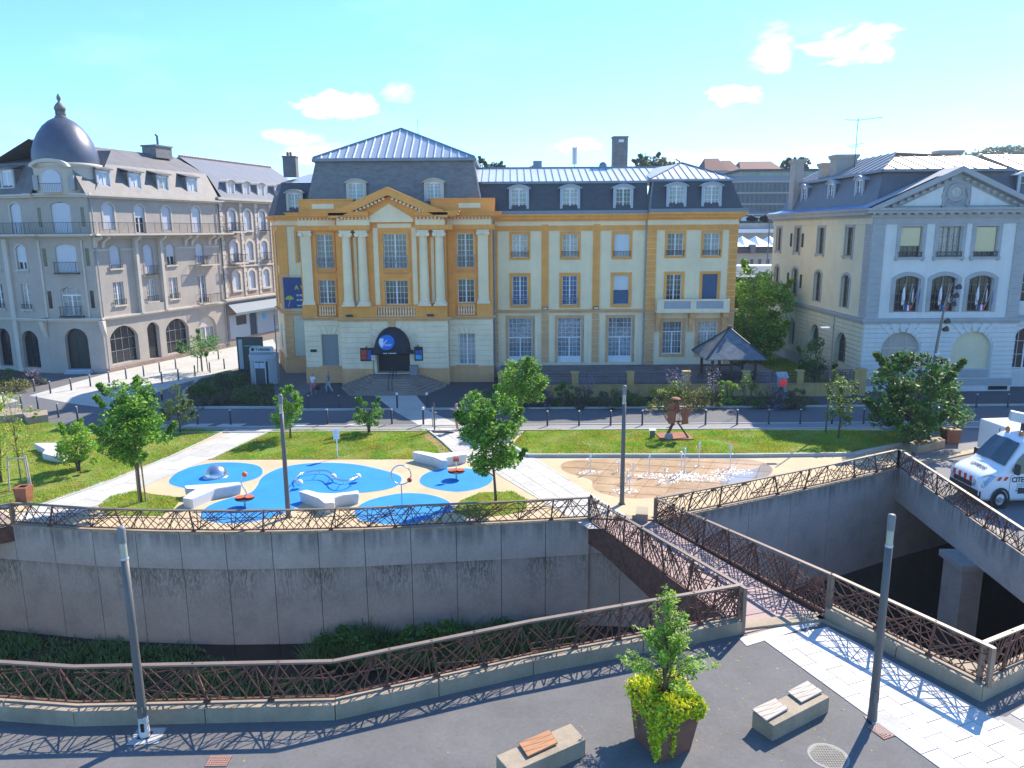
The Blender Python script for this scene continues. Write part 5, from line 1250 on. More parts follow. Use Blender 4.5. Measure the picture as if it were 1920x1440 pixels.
for k in range(n): q.box(.1+k*.26,.2+k*.26,-.45,0,11.58,11.72)
mk('dentil_course',q,[TAUPEL],lb,FR.loc(lb))
for x in (.2,1.0,4.5,7.6,11.0,11.9,14.4,15.3):
    q=MB(); q.M=Matrix.Rotation(math.pi/2,4,'Z'); q.xz([(-.02,10.8),(-.02,11.75),(-.95,11.75),(-.9,11.6),(-.3,11.3),(-.15,10.8)],-x-.14,-x+.14); q.M=None; mk('bracket',q,[TAUPEL],lb,FR.loc(lb))
def bars(root,fr,x0,x1,y,z0,z1,step=.13,name='railing',side=0):
    q=MB(); q.bar((x0,y,z1),(x1,y,z1),.035); q.bar((x0,y,z0),(x1,y,z0),.02); n=int((x1-x0)/step)
    for i in range(n+1): x=x0+i*(x1-x0)/n; q.bar((x,y,z0),(x,y,z1),.014 if i%8 else .03)
    if side: 
        for x in (x0,x1): q.bar((x,y,z1),(x,0,z1),.03)
    mk(name,q,[IRON],root,fr.loc(root))
bars(lb,FR,0,16.2,-.98,12.05,12.95); 
q=MB(); q.tube([(.25,-.12,15),(.25,-.12,.1)],.06,6); q.tube([(16.05,-.12,15),(16.05,-.12,.1)],.06,6); mk('rain_pipe',q,[TGREY],lb,FR.loc(lb))
# flower boxes on balconies
bal=bx(lb,FR,'balcony',TAUPEL,(12.2,14.9,-.8,-.02,8.75,8.88)); bars(lb,FR,12.2,14.9,-.76,8.9,9.75,side=1)
bal=bx(lb,FR,'balcony',TAUPEL,(12.2,14.9,-.7,-.305,4.86,4.98)); bars(lb,FR,12.2,14.9,-.66,5.0,5.85,side=1)
# tower front
tw=[low(TL/2,2.0,.35,3.95,1.0)]; t1=[low(TL/2,1.7,5.05,7.55,.35)]; t2=[low(TL/2,1.75,8.75,11.15,.25)]; t3=[low(TL/2,1.6,12.1,14.65,.3)]
wall(lb,FT,0,TL,0,4.6,tw,TAUPE,th=.5); wall(lb,FT,0,TL,4.6,15.2,t1+t2+t3,TAUPE)
dr=bx(lb,FT,'door',mat('black_green_door',(.012,.02,.022),.4,var=.1),(TL/2-1,TL/2+1,.42,.5,.35,3.95)); q=MB()
for sx in (-.5,.5):
    for z in (.6,1.9): q.box(TL/2+sx-.32,TL/2+sx+.32,.39,.42,z,z+1.05)
mk('door_panels',q,[MATS['black_green_door']],dr,Matrix.Identity(4)); dr.children[0].matrix_local=Matrix.Identity(4)
bx(lb,FT,'doorstep',mat('bluish_step',(.42,.46,.52),.7,var=.1),(TL/2-1.15,TL/2+1.15,-.5,.1,0,.17),(TL/2-1.05,TL/2+1.05,-.25,.1,.17,.34))
window(lb,FT,TL/2,5.05,1.7,2.5,4,4,transom=.7,glass=GLASSC,rail=('box',.8)); window(lb,FT,TL/2,8.75,1.75,2.4,2,2,shut=(1.0,TSH),rail=('box',.9)); window(lb,FT,TL/2,12.1,1.6,2.5,2,2,shut=(1.0,TSH))
cornice(lb,FT,0,TL,[(4.55,4.7,.14),(4.7,4.85,.34)],TAUPEL,'belt_course',(1,1)); cornice(lb,FT,0,TL,[(11.75,11.85,.5),(11.85,12.0,1.0)],TAUPEL,'balcony',(1,1)); cornice(lb,FT,0,TL,[(15.05,15.2,.3),(15.2,15.35,.45)],TAUPEL,'cornice',(1,1))
bars(lb,FT,-1,TL+1,-.95,12.05,12.95)
for x in (.5,TL-.5):
    bx(lb,FT,'side_light',BLKGL,(x-.16,x+.16,-.01,.02,9.3,10.8)); bx(lb,FT,'pilaster',TAUPEL,(x-.45,x-.3,-.1,0,4.9,11.5)); 
    bx(lb,FT,'side_light',BLKGL,(x-.16,x+.16,-.01,.02,5.7,7.2)); bx(lb,FT,'side_light',BLKGL,(x-.14,x+.14,-.01,.02,12.6,14.2))
for x in (-.25,TL+.25):
    q=MB(); q.M=Matrix.Rotation(math.pi/2,4,'Z'); q.xz([(-.02,3.2),(-.02,4.6),(-.55,4.6),(-.35,3.9),(-.1,3.4)],-x-.18,-x+.18); q.M=None; mk('bracket',q,[TAUPEL],lb,FT.loc(lb))
# drum and dome
DC=FT.loc(lb)@Matrix.Translation((TL/2,1.75,0))
q=MB(); q.lathe([(2.5,15.3),(2.5,17.3),(2.55,17.45),(2.75,17.6),(2.75,17.8),(2.5,17.85)],40); dm=mk('drum',q,[TAUPEL],lb,DC,True)
q=MB(); q.lathe([(2.52,17.8),(2.56,18.3),(2.48,18.9),(2.26,19.6),(1.92,20.3),(1.5,20.9),(1.0,21.35),(.55,21.6),(.4,21.65)],48); mk('dome',q,[mat('scaled_slate_dome',(.095,.105,.14),.38,.15,var=.15,scale=4,bump=.5,bscale=14)],lb,DC,True)
# arched gable strip over the tower window
q=MB(); pts=[(1.6*math.sin(a),17.45+.65*math.cos(a)) for a in [-math.pi/2+math.pi*k/12 for k in range(13)]]; pin=[(1.35*math.sin(a),17.4+.42*math.cos(a)) for a in [-math.pi/2+math.pi*k/12 for k in range(13)]]
for k in range(12): q.xz([pin[k],pin[k+1],pts[k+1],pts[k]],-2.85,-2.2)
mk('arched_cornice',q,[TAUPEL],lb,DC)
q=MB(); q.xz([(-.75,15.4),(.75,15.4),(.75,16.6)]+[(.75*math.cos(a),16.6+.6*math.sin(a)) for a in [math.pi*k/8 for k in range(1,8)]]+[(-.75,16.6)],-2.56,-2.3); mk('shuttered_window',q,[TSH],lb,DC)
for x in (-1.5,1.5):
    q=MB(); q.box(x-.2,x+.2,-2.3,-1.8,15.6,16.8); mk('niche',q,[TGREY],lb,DC)
bars(lb,Fr(0,0),-1.0,1.0,0,0,.8) if False else None
q=MB(); q.bar((-.95,-2.85,16.1),(.95,-2.85,16.1),.035)
for i in range(14): q.bar((-.95+i*.146,-2.85,15.35),(-.95+i*.146,-2.85,16.1),.014)
mk('railing',q,[IRON],lb,DC)
q=MB(); q.lathe([(.42,21.55),(.5,21.7),(.36,21.8),(.30,22.15),(.34,22.2),(.46,22.28),(.44,22.5),(.28,22.75),(.12,22.9),(.09,23.0),(.16,23.1),(.17,23.3),(.08,23.5),(.02,23.6)],16)
for k in range(6): a=k*math.pi/3; q.bar((.4*math.cos(a),.4*math.sin(a),21.75),(.4*math.cos(a),.4*math.sin(a),22.25),.06)
mk('finial',q,[SLATE],lb,DC,True)
# left facade
LX=[-2.0,-5.2,-9.0,-12.5]
g=[low(-2.3,1.9,.4,3.7,.85),low(-5.4,1.5,.4,3.8,.7),low(-9.0,2.7,.3,3.9,1.1),low(-13,2.0,.3,3.8,.9)]
f1=[(x-.5,x+.5,5.6,7.8) for x in LX]; f2=[low(x,1.1,9.0,11.1,.25) for x in LX]; f3=[low(x,1.15,12.05,14.6,.35) for x in LX]
wall(lb,FLF,-15,0,0,4.6,g,TAUPE,th=.35); wall(lb,FLF,-15,0,4.6,15.2,f1+f2+f3,TAUPE)
for a,b,c,d,e_ in g: window(lb,FLF,(a+b)/2,c,b-a,d-c,3,3,glass=BLKGL,depth=.3,fm=DARK,casement=False)
for h in f1: window(lb,FLF,(h[0]+h[1])/2,h[2],h[1]-h[0],h[3]-h[2],2,3,glass=GLASSC,sill=(.15,.12,TAUPEL),rail=('bars',.4))
for i,h in enumerate(f2+f3): window(lb,FLF,(h[0]+h[1])/2,h[2],h[1]-h[0],h[3]-h[2],2,3,glass=GLASS,shut=(.98 if i%3 else .7,TSH),sill=(.2,.12,TAUPEL),arch=.3,surround=(.13,.04,TAUPEL))
cornice(lb,FLF,-15,0,[(4.55,4.7,.14),(4.7,4.85,.34)],TAUPEL,'belt_course'); cornice(lb,FLF,-15,0,[(11.75,11.85,.5),(11.85,12.0,1.0)],TAUPEL,'balcony'); cornice(lb,FLF,-15,0,[(15.0,15.15,.3),(15.15,15.3,.5)],TAUPEL)
bars(lb,FLF,-15,0,-.95,12.05,12.95)
for x in (-3.6,-7.1,-11): bx(lb,FLF,'pilaster',TAUPEL,(x-.25,x+.25,-.2,0,0,11.6))
# mansard roofs (local coordinates of the two facades)
def local_plane(root,fr,name,m,*polys):
    q=MB(); 
    for p in polys: q.add(p,[tuple(range(len(p)))])
    return mk(name,q,[m],root,fr.loc(root))
SLT=mat('brown_grey_slate',(.17,.155,.15),.65,0,var=.2,scale=3,bump=.4,bscale=26,dirt=.2)
local_plane(lb,FR,'roof',SLT,[(-.5,-.45,15.3),(16.2,-.45,15.3),(16.2,1.1,18.0),(-.5,1.1,18.0)],[(-.5,1.1,18.0),(16.2,1.1,18.0),(16.2,5,19.9),(-.5,5,19.9)],[(-.5,5,19.9),(16.2,5,19.9),(16.2,10,18),(-.5,10,18)])
local_plane(lb,FLF,'roof',SLT,[(-15,-.4,15.3),(.5,-.4,15.3),(.5,1.2,18.0),(-15,1.2,18.0)],[(-15,1.2,18.0),(.5,1.2,18.0),(.5,5,19.0),(-15,5,19.0)],[(-15,5,19.0),(.5,5,19.0),(.5,9,17.5),(-15,9,17.5)])
local_plane(lb,FT,'roof',SLT,[(-.5,.3,15.35),(TL+.5,.3,15.35),(TL+.5,4,19.2),(-.5,4,19.2)])
for x in (2.0,5.5,8.9,12.8): dormer(lb,FR,x,15.95,1.15,1.35,-.05,SLT,mat('pale_dormer_frame',(.48,.48,.50),.6),TSH if x!=8.9 else GLASSC,'shed',deep=1.6,cols=2,rows=1,roofm=SLT)
for x in (-2.4,-6,-10): dormer(lb,FLF,x,15.95,1.1,1.35,-.05,SLT,MATS['pale_dormer_frame'],TSH,'shed',deep=1.6,cols=2,rows=1,roofm=SLT)
q=MB(); q.box(12.2,14.4,3.5,5.2,19.4,20.5); q.box(12.1,14.5,3.4,5.3,20.5,20.65); q.tube([(13.3,4.2,20.6),(13.3,4.2,21.6),(13.1,4.2,21.7)],.12,6); mk('chimney',q,[SLATE],lb,FR.loc(lb))
wl=local_plane(lb,FR,'wall',TAUPE,[(16.2,0,0),(16.2,9,0),(16.2,9,19),(16.2,5,19.9),(16.2,0,15.3)],[(0,10,0),(16.2,10,0),(16.2,10,18),(0,10,18)])
# neighbour with stone balconies and a shop
nb=thing('terraced_house','narrow brown stuccoed town house with balconies, dormers and a grey shopfront','building',(AX+16.4*.3138,AY+16.4*.9495,0),RZ)
FN=Fr(AX+16.4*.3138,AY+16.4*.9495,RZ)
NX=[2.0,4.6,7.2,10.4,13.4]
BRS=mat('brown_stone_render',(.34,.27,.22),.9,var=.12,scale=2,dirt=.2)
fs_=[]
for z0,z1 in ((5.9,7.9),(9.0,11.1),(12.3,14.4)): fs_+=[low(x,1.15,z0,z1,.35) for x in NX]
wall(nb,FN,0,16,0,5.0,[(.3,15.5,.7,3.2)],BRS); wall(nb,FN,0,16,5.0,15.6,fs_,BRS)
for i,h in enumerate(fs_): window(nb,FN,(h[0]+h[1])/2,h[2],h[1]-h[0],h[3]-h[2],2,3,glass=GLASS,shut=(1.0,TSH),arch=.35,surround=(.26,.1,TAUPEL),sill=(.25,.22,TAUPEL),rail=('box',.8) if i%5 in (0,2) and i>=5 else None)
bx(nb,FN,'shop_panel',mat('grey_blue_shop_paint',(.36,.41,.46),.5,var=.05),(.2,3.6,-.1,.2,.7,3.3),(4.9,15.5,-.1,.2,.7,3.3)); bx(nb,FN,'shop_door',mat('dark_blue_door',(.03,.05,.08),.4),(3.6,4.9,.05,.2,.0,3.3)); bx(nb,FN,'shop_window',BLKGL,(1.3,3.0,-.13,-.105,2.1,3.1)); bx(nb,FN,'shop_window',GLASSC,(8,12.0,-.13,-.105,1.2,3.1))
q=MB(); q.lathe([(0,0),(.32,0),(.32,.05),(0,.05)],16); mk('round_sign',q,[mat('bright_blue_sign',(.03,.42,.80),.5)],nb,FN.loc(nb)@Matrix.Translation((6.2,-.10,2.6))@Matrix.Rotation(math.pi/2,4,'X'))
q=MB(); q.add([(0,-.1,4.6),(16,-.1,4.6),(16,-1.2,3.6),(0,-1.2,3.6),(0,-1.2,3.35),(16,-1.2,3.35)],[(0,1,2,3),(3,2,5,4)]); mk('awning',q,[mat('grey_blue_awning',(.15,.19,.22),.7,var=.05)],nb,FN.loc(nb),fix=False)
cornice(nb,FN,0,16,[(4.7,4.85,.2),(4.85,5.05,.45)],TAUPEL,'belt_course'); cornice(nb,FN,0,16,[(15.2,15.4,.25),(15.4,15.65,.6)],TAUPEL)
cornice(nb,FN,0,16,[(8.35,8.5,.1)],TAUPEL,'string_course'); q=MB()
for i in range(20):
    for x in (.05,3.3,5.9,8.6): q.box(x,x+(.5 if i%2 else .32),-.07,0,5.2+i*.5,5.2+i*.5+.46)
mk('quoin',q,[TAUPEL],nb,FN.loc(nb)); 
bx(nb,FN,'balcony',TAUPEL,(1.0,3.2,-.85,-.25,8.7,8.86)); bx(nb,FN,'balcony',TAUPEL,(1.0,3.2,-.85,-.25,12.0,12.16)); bars(nb,FN,1.0,3.2,-.82,8.9,9.7,side=1,step=.18); bars(nb,FN,1.0,3.2,-.82,12.2,13.0,side=1,step=.18)
BSL=mat('pale_blue_slate',(.17,.185,.22),.8,0,var=.12,scale=3,bump=.3,bscale=26)
local_plane(nb,FN,'roof',BSL,[(0,-.5,15.65),(16,-.5,15.65),(16,1.0,17.8),(0,1.0,17.8)],[(0,1.0,17.8),(16,1.0,17.8),(16,4.5,19.9),(0,4.5,19.9)],[(0,4.5,19.9),(16,4.5,19.9),(16,9,17.5),(0,9,17.5)])
for x in (2.0,4.6,7.2,10.4): dormer(nb,FN,x,16.0,.95,1.3,-.2,BSL,TAUPEL,TSH,'arch',deep=1.3,cols=2,rows=2)
q=MB(); 
for i in range(40): q.cbox((.2+i*.4,4.5,19.98),(.2,.22,.16))
mk('ridge_tile',q,[mat('terracotta_ridge',(.42,.20,.14),.8,var=.1)],nb,FN.loc(nb)); nb.children[-1]['kind']='stuff'
local_plane(nb,FN,'wall',BRS,[(16,0,0),(16,9,0),(16,9,17.5),(16,4.5,19.9),(16,0,15.6)],[(0,0,15),(0,4.5,19.9),(0,9,17.5)],[(0,9,0),(16,9,0),(16,9,17.5),(0,9,17.5)])

# ------------------------------------------------------------------ pale official house on the right
rb=thing('pale_town_house','pale grey and yellow town house with triangular pediment and three flag windows','building',(31.6,62,0))
XR=25.95; FF=Fr(0,55.5); FSD=Fr(XR,55.5,-math.pi/2)
third=[(28.82,1.55),(31.62,1.7),(34.25,1.6)]; hs3=[(x-w/2,x+w/2,9.95,12.1) for x,w in third]
sec=[(28.9,1.8),(31.56,1.85),(34.25,1.8)]; hs2=[low(x,w,5.97,8.6,.28) for x,w in sec]
gr=[low(28.8,2.85,1.7,4.5,1.2),low(34.1,2.9,1.7,4.5,1.2)]
wall(rb,FF,XR,37.2,0,5.25,gr,WGREY,th=.45); wall(rb,FF,XR,37.2,5.25,12.6,hs2+hs3,WGREY,th=.3)
STG=TGREY
for (x,w) in third: window(rb,FF,x,9.95,w,2.15,4,3,glass=GLASSC if x>30 and x<33 else GLASS,depth=.22,surround=(.28,.05,STG),sill=(.3,.16,STG),rail=('low',.35),fm=mat('brownish_window_frame',(.20,.17,.14),.6))
for x,w in (third[0],third[2]): bx(rb,FF,'yellow_blind',mat('pale_yellow_blind',(.62,.55,.33),.8,var=.05),(x-w/2+.05,x+w/2-.1,.1,.13,10.75 if x<30 else 10.3,12.05))
for (x,w) in sec: window(rb,FF,x,5.97,w,2.63,4,4,glass=BLKGL,depth=.25,surround=(.3,.05,STG),arch=.28,fm=MATS['brownish_window_frame'])
bx(rb,FF,'boarded_arch',mat('beige_arch_board',(.42,.37,.33),.8,var=.06),(27.375,30.225,.30,.4,1.7,4.5)); bx(rb,FF,'blind_arch',YELL,(32.65,35.55,.30,.4,1.7,4.5))
q=MB(); 
for x in (28.1,29.3): q.box(x-.03,x+.03,.26,.30,1.7,4.4)
q.box(27.4,30.2,.26,.30,3.2,3.3); mk('board_frame',q,[TAUPEL],rb,FF.loc(rb))
hh=[(27.33,30.27,1.0,4.52,1.2),(32.6,35.6,1.0,4.52,1.2)]
courses(rb,FF,XR,37.2,1.0,5.1,.34,WGREY,hh,pr=.075,gap=.06)
for c in (28.8,34.1):
    for k in (-2,-1,0,1,2):
        q=MB(); a=k*.36; b=k*.62; q.xz([(c+a*1.15-.14,4.56-abs(k)*.12),(c+a*1.15+.14,4.56-abs(k)*.12),(c+b*1.2+.22,5.12),(c+b*1.2-.22,5.12)],-.11,-.077); mk('voussoir',q,[WGREY],rb,FF.loc(rb))
    bx(rb,FF,'apron_panel',STG,(c-1.4,c+1.4,-.03,.3,1.02,1.66),(c-1.2,c+1.2,-.06,-.03,1.15,1.5))
bx(rb,FF,'plinth',STG,(XR-.08,37.28,-.12,.2,.45,.95)); bx(rb,FF,'plinth',WGREY,(XR-.05,37.25,-.08,.2,0,.45)); bx(rb,FF,'cellar_window',BLKGL,(31.2,32.6,-.14,-.1,.12,.4),(35.6,37.0,-.14,-.1,.12,.4))
cornice(rb,FF,XR,37.2,[(5.12,5.3,.14),(5.3,5.5,.28)],STG,'belt_course',(1,1))
for x0,x1 in ((XR,26.9),(36.3,37.2)): courses(rb,FF,x0,x1,5.55,12.3,.42,STG,(),pr=.07,name='quoin',gap=.03)
bx(rb,FF,'frieze',STG,(XR,37.2,-.1,.2,12.3,12.75)); cornice(rb,FF,XR,37.2,[(12.75,12.95,.25),(13.05,13.25,.65),(13.25,13.42,.8)],STG,'cornice',(1,1)); dentils(rb,FF,XR,37.2,12.95,13.06,.6,TGREY,.62,.3)
# pediment
pa=31.6
def prz(pts,y0,y1,m,name): q=MB(); q.xz(pts,y0,y1); return mk(name,q,[m],rb,FF.loc(rb))
prz([(25.4,13.42),(pa,16.25),(37.8,13.42),(37.0,13.42),(pa,15.85),(26.2,13.42)],-.85,1.5,STG,'raking_cornice')
prz([(26.3,13.44),(pa,15.9),(36.9,13.44)],-.25,1.0,STG,'tympanum')
prz([(27.7,13.55),(30.6,14.9),(30.6,13.55)],-.32,-.26,WGREY,'tympanum_panel'); prz([(32.6,13.55),(32.6,14.9),(35.5,13.55)],-.32,-.26,WGREY,'tympanum_panel')
q=MB()
for s in (-1,1):
    for k in range(10): x=pa+s*(.5+k*.5); z=15.62-abs(x-pa)*.456; q.box(x-.13,x+.13,-.6,-.25,z-.1,z+.05)
mk('dentil_course',q,[STG],rb,FF.loc(rb))
RX=Matrix.Rotation(math.pi/2,4,'X')
q=MB(); q.lathe([(.38,0),(.42,.1),(.62,.12),(.68,.02),(.68,0)],28); mk('round_window',q,[TGREY],rb,FF.loc(rb)@Matrix.Translation((31.55,-.26,14.45))@RX,True); q=MB(); q.lathe([(0,.02),(.4,.02)],20); mk('round_pane',q,[GLASSC],rb,FF.loc(rb)@Matrix.Translation((31.55,-.26,14.45))@RX)
q=MB(); 
for s in (-1,1): q.tube([(31.55+s*.75,-.3,14.7),(31.55+s*.95,-.3,14.2),(31.55+s*.8,-.3,13.7),(31.55+s*.95,-.3,13.5)],.12,6)
q.tube([(31.0,-.32,13.9),(31.55,-.32,13.65),(32.1,-.32,13.9)],.06,6); mk('carved_scroll',q,[TGREY],rb,FF.loc(rb))
# side facade (local x = -(depth))
def sx(Y): return -(Y)
sp=[(19.1,1.2),(14.3,1.35),(9.0,1.35),(3.6,1.3)]
s3=[(sx(y)-w/2,sx(y)+w/2,9.95,12.1) for y,w in sp]; s2=[low(sx(y),w,5.95,8.5,.3) for y,w in sp]; sg=[low(sx(y),1.3,1.5,3.9,.55) for y in (18.4,14.1)]+[low(sx(y),2.0,1.6,4.0,.9) for y in (8.9,3.6)]
wall(rb,FSD,-20.8,0,0,5.25,sg,CREAML if False else mat('cream_white_render',(.66,.62,.47),.88,var=.06,streak=.1,dirt=.12),th=.4); wall(rb,FSD,-20.8,0,5.25,12.6,s2+s3,YELL,th=.3)
CW=MATS['cream_white_render']
for h in s3: window(rb,FSD,(h[0]+h[1])/2,h[2],h[1]-h[0],h[3]-h[2],2,3,glass=BLKGL,surround=(.2,.05,STG),sill=(.2,.14,STG),fm=MATS['brownish_window_frame'])
for h in s2: window(rb,FSD,(h[0]+h[1])/2,h[2],h[1]-h[0],h[3]-h[2],2,3,glass=BLKGL,surround=(.2,.05,STG),arch=.3,fm=MATS['brownish_window_frame'])
for h in sg: window(rb,FSD,(h[0]+h[1])/2,h[2],h[1]-h[0],h[3]-h[2],2,3,glass=BLKGL,surround=None,fm=MATS['brownish_window_frame'],depth=.3)
courses(rb,FSD,-20.8,0,1.0,5.1,.34,CW,[(h[0]-.03,h[1]+.03,h[2]-.1,h[3]+.02,h[4]) for h in sg],pr=.075,gap=.06)
courses(rb,FSD,-.95,0,5.55,12.3,.42,STG,(),pr=.07,name='quoin',gap=.03)
bx(rb,FSD,'plinth',STG,(-20.8,0,-.12,.1,0,.95)); cornice(rb,FSD,-20.8,-.03,[(5.12,5.3,.14),(5.3,5.5,.28)],STG,'belt_course',(0,0)); bx(rb,FSD,'frieze',CW,(-20.8,0,-.08,.2,12.3,12.75)); cornice(rb,FSD,-20.8,-.03,[(12.75,12.95,.25),(12.95,13.25,.65),(13.25,13.42,.8)],STG,'cornice',(0,0))
q=MB(); q.box(-16.0,-15.6,-.05,0,10.4,11.6); q.box(-13.2,-12.8,-.05,0,10.4,11.6); q.box(-16.2,-15.8,-.05,0,6.8,8.0); q.box(-13.0,-12.6,-.05,0,6.8,8.0); mk('niche_window',q,[BLKGL],rb,FSD.loc(rb))
# roofs
plane(rb,'roof_skirt',mat('blue_zinc_skirt',(.16,.30,.52),.4,.3,var=.08),[(25.1,54.7,13.42),(25.1,76.3,13.42),(27.1,76.3,13.85),(27.1,57.0,13.85)],[(25.1,54.7,13.42),(27.1,57.0,13.85),(29.5,57.0,14.9),(30.2,54.8,15.7)])
RSL=mat('grey_blue_roof_slate',(.12,.125,.14),.55,0,var=.12,scale=3,bump=.3)
plane(rb,'roof',RSL,[(26.6,56.6,13.6),(26.6,76.3,13.6),(27.5,76.3,16.1),(27.5,57.8,16.1)],[(26.6,56.8,13.6),(37.2,56.8,13.6),(37.2,57.8,16.1),(27.5,57.8,16.1)])
pk=(30.6,62.5,17.9); 
seam_roof(rb,[(27.3,57.5,16.2),(36.6,57.5,16.2),(36.6,62.5,17.6),pk],ZINCR,mat('rusty_seam',(.38,.28,.25),.6),(1,0,0),1.05,rib=(.09,.07))
seam_roof(rb,[(27.3,57.5,16.2),(27.3,76,16.2),(30.6,76,17.9),pk],ZINCD,mat('grey_seam',(.3,.31,.33),.5),(0,1,0),1.2,rib=(.08,.07))
plane(rb,'roof_sheet',ZINCR,[(36.6,62.5,17.6),(30.6,62.5,17.9),(30.6,76,17.9),(36.6,76,16.5)])
q=MB(); q.bar((27.2,-4.7,16.15),(36.8,-4.7,16.15),.2,.2); q.bar((27.2,-4.7,16.15),(27.2,14,16.15),.2,.2); mk('gutter',q,[ZINCD],rb,Matrix.Translation((-31.6,0,0)))
for y in (3.3,8.5,14.5): dormer(rb,Fr(26.9,55.5,-math.pi/2),-y-1.6,13.9,1.0,1.85,.02,RSL,DWH,BLKGL,'arch',deep=.9,cols=2,rows=3)
dormer(rb,Fr(0,56.9),38.6-.9,13.9,1.1,1.9,.0,RSL,DWH,BLKGL,'arch',deep=1.0,cols=2,rows=3)
def chim(x0,x1,y0,y1,z0,z1,m=None):
    q=MB(); q.box(x0,x1,y0,y1,z0,z1-.35); q.box(x0-.08,x1+.08,y0-.08,y1+.08,z1-.35,z1-.2); q.box(x0-.15,x1+.15,y0-.15,y1+.15,z1-.2,z1); o=mk('chimney',q,[m or TAUPE],rb,Matrix.Translation((-31.6,-62,0))); return o
def DX(px,Y): return D(px,300,Y).x
chim(DX(1489,74)-.1,DX(1500,74)+.2,73.4,74.6,13.4,D(1495,300,74).z); chim(DX(1541,70),DX(1556,70),69.6,70.6,16,D(1550,306,70).z); chim(DX(1562,68),DX(1601,68),67.3,68.6,16,D(1580,291,68).z); chim(34.6,36.4,63.5,64.3,17,D(1765,283,64).z)
# right hand extension of the house
FE=Fr(0,57.0); ge=[low(39.2,2.2,1.4,4.6,.9)]; wall(rb,FE,37.2,47,0,5.25,ge,WGREY,th=.4); wall(rb,FE,37.2,47,5.25,13.2,[(38.2,39.8,6.5,8.7),(38.2,39.8,9.9,12.0)],WGREY)
window(rb,FE,39.0,6.5,1.6,2.2,2,3,glass=BLKGL,surround=(.25,.05,STG)); window(rb,FE,39.0,9.9,1.6,2.1,2,3,glass=BLKGL,surround=(.25,.05,STG)); window(rb,FE,39.2,1.4,2.2,3.2,4,3,glass=BLKGL,depth=.3)
courses(rb,FE,37.3,47,1.0,5.1,.34,WGREY,[(h[0],h[1],h[2],h[3],h[4]) for h in ge],pr=.075,gap=.06); cornice(rb,FE,37.2,47,[(5.12,5.3,.14),(5.3,5.5,.28)],STG,'belt_course'); cornice(rb,FE,37.2,47,[(12.95,13.25,.6),(13.25,13.4,.75)],STG)
plane(rb,'roof',RSL,[(37.2,56.4,13.4),(47,56.4,13.4),(47,57.6,16.1),(37.2,57.6,16.1)]); seam_roof(rb,[(37.2,57.4,16.15),(47,57.4,16.15),(47,62,17.6),(37.2,62,17.6)],ZINCR,MATS['rusty_seam'],(1,0,0),1.05,rib=(.09,.07))
plane(rb,'wall',WGREY,[(37.2,55.5,0),(37.2,57,0),(37.2,57,13),(37.2,55.5,13)],[(26,76.3,0),(47,76.3,0),(47,76.3,13.4),(26,76.3,13.4)],[(47,57,0),(47,76.3,0),(47,76.3,13.4),(47,57,13.4)])
# roof aerial
ae=thing('tv_aerial','tall rooftop TV aerial mast beside the widest grey chimney','aerial',(DX(1603,66),66,16.5)); zt=D(1605,222,66).z-16.5
q=MB(); q.tube([(0,0,0),(0,0,zt)],.03,5); mk('mast',q,[DARK],ae)
q=MB(); q.tube([(-1.1,0,zt-.1),(0,0,zt-.15),(2.1,0,zt+.1)],.022,4)
for i in range(9): x=-1.0+i*.35; q.bar((x,-.25,zt-.08+.05*i/4),(x,.25,zt-.08+.05*i/4),.012)
mk('yagi',q,[DARK],ae)
q=MB(); q.tube([(-.8,0,zt-2.3),(.6,0,zt-1.95)],.02,4); q.tube([(-.6,0,zt-2.45),(.2,0,zt-2.2)],.02,4)
for i in range(6): x=-.7+i*.24; q.bar((x,-.3,zt-2.28+.06*i),(x,.3,zt-2.28+.06*i),.012)
mk('yagi',q,[DARK],ae)
# flags in the three arched windows
FLG={'white':mat('white_flag_cloth',(.72,.73,.76),.8,var=.04),'blue':mat('navy_flag_cloth',(.02,.04,.22),.8,var=.05),'red':mat('red_flag_cloth',(.60,.03,.04),.8,var=.05),'eu':mat('blue_flag_cloth',(.03,.09,.40),.8,var=.05),'orange':mat('orange_mark',(.7,.3,.02),.7)}
def flag(x,z,lean,kind,lab):
    t=thing('flag',lab,'flag',(x,55.3,z)); q=MB(); q.tube([(0,0,0),(lean*.9,-.5,1.9)],.018,5); mk('flagpole',q,[POLEC],t)
    # cloth hangs in folds from the upper pole
    L=5; parts={'tri':('blue','white','red'),'white':('white','white','white'),'eu':('eu','eu','eu')}[kind]
    for si,cn in enumerate(parts):
        q=MB(); nx,nz=4,10; vs=[]
        for j in range(nz+1):
            for i in range(nx+1):
                s=(si+i/nx)/3; tt=j/nz
                top=Vector((lean*.9*(1-.45*s),-.5*(1-.3*s),1.85-.75*s)); w=.16*math.sin(s*9+tt*3)*(.3+tt)
                vs.append((top.x+w*.5-lean*.2*tt+(.22*s if lean>=0 else -.22*s),top.y+w*.5,top.z-1.15*tt*(1-.25*s)))
        fs=[(j*(nx+1)+i,j*(nx+1)+i+1,(j+1)*(nx+1)+i+1,(j+1)*(nx+1)+i) for j in range(nz) for i in range(nx)]
        q.add(vs,fs); mk('cloth',q,[FLG[cn]],t,fix=False,smooth=True)
names=['left','middle','right']
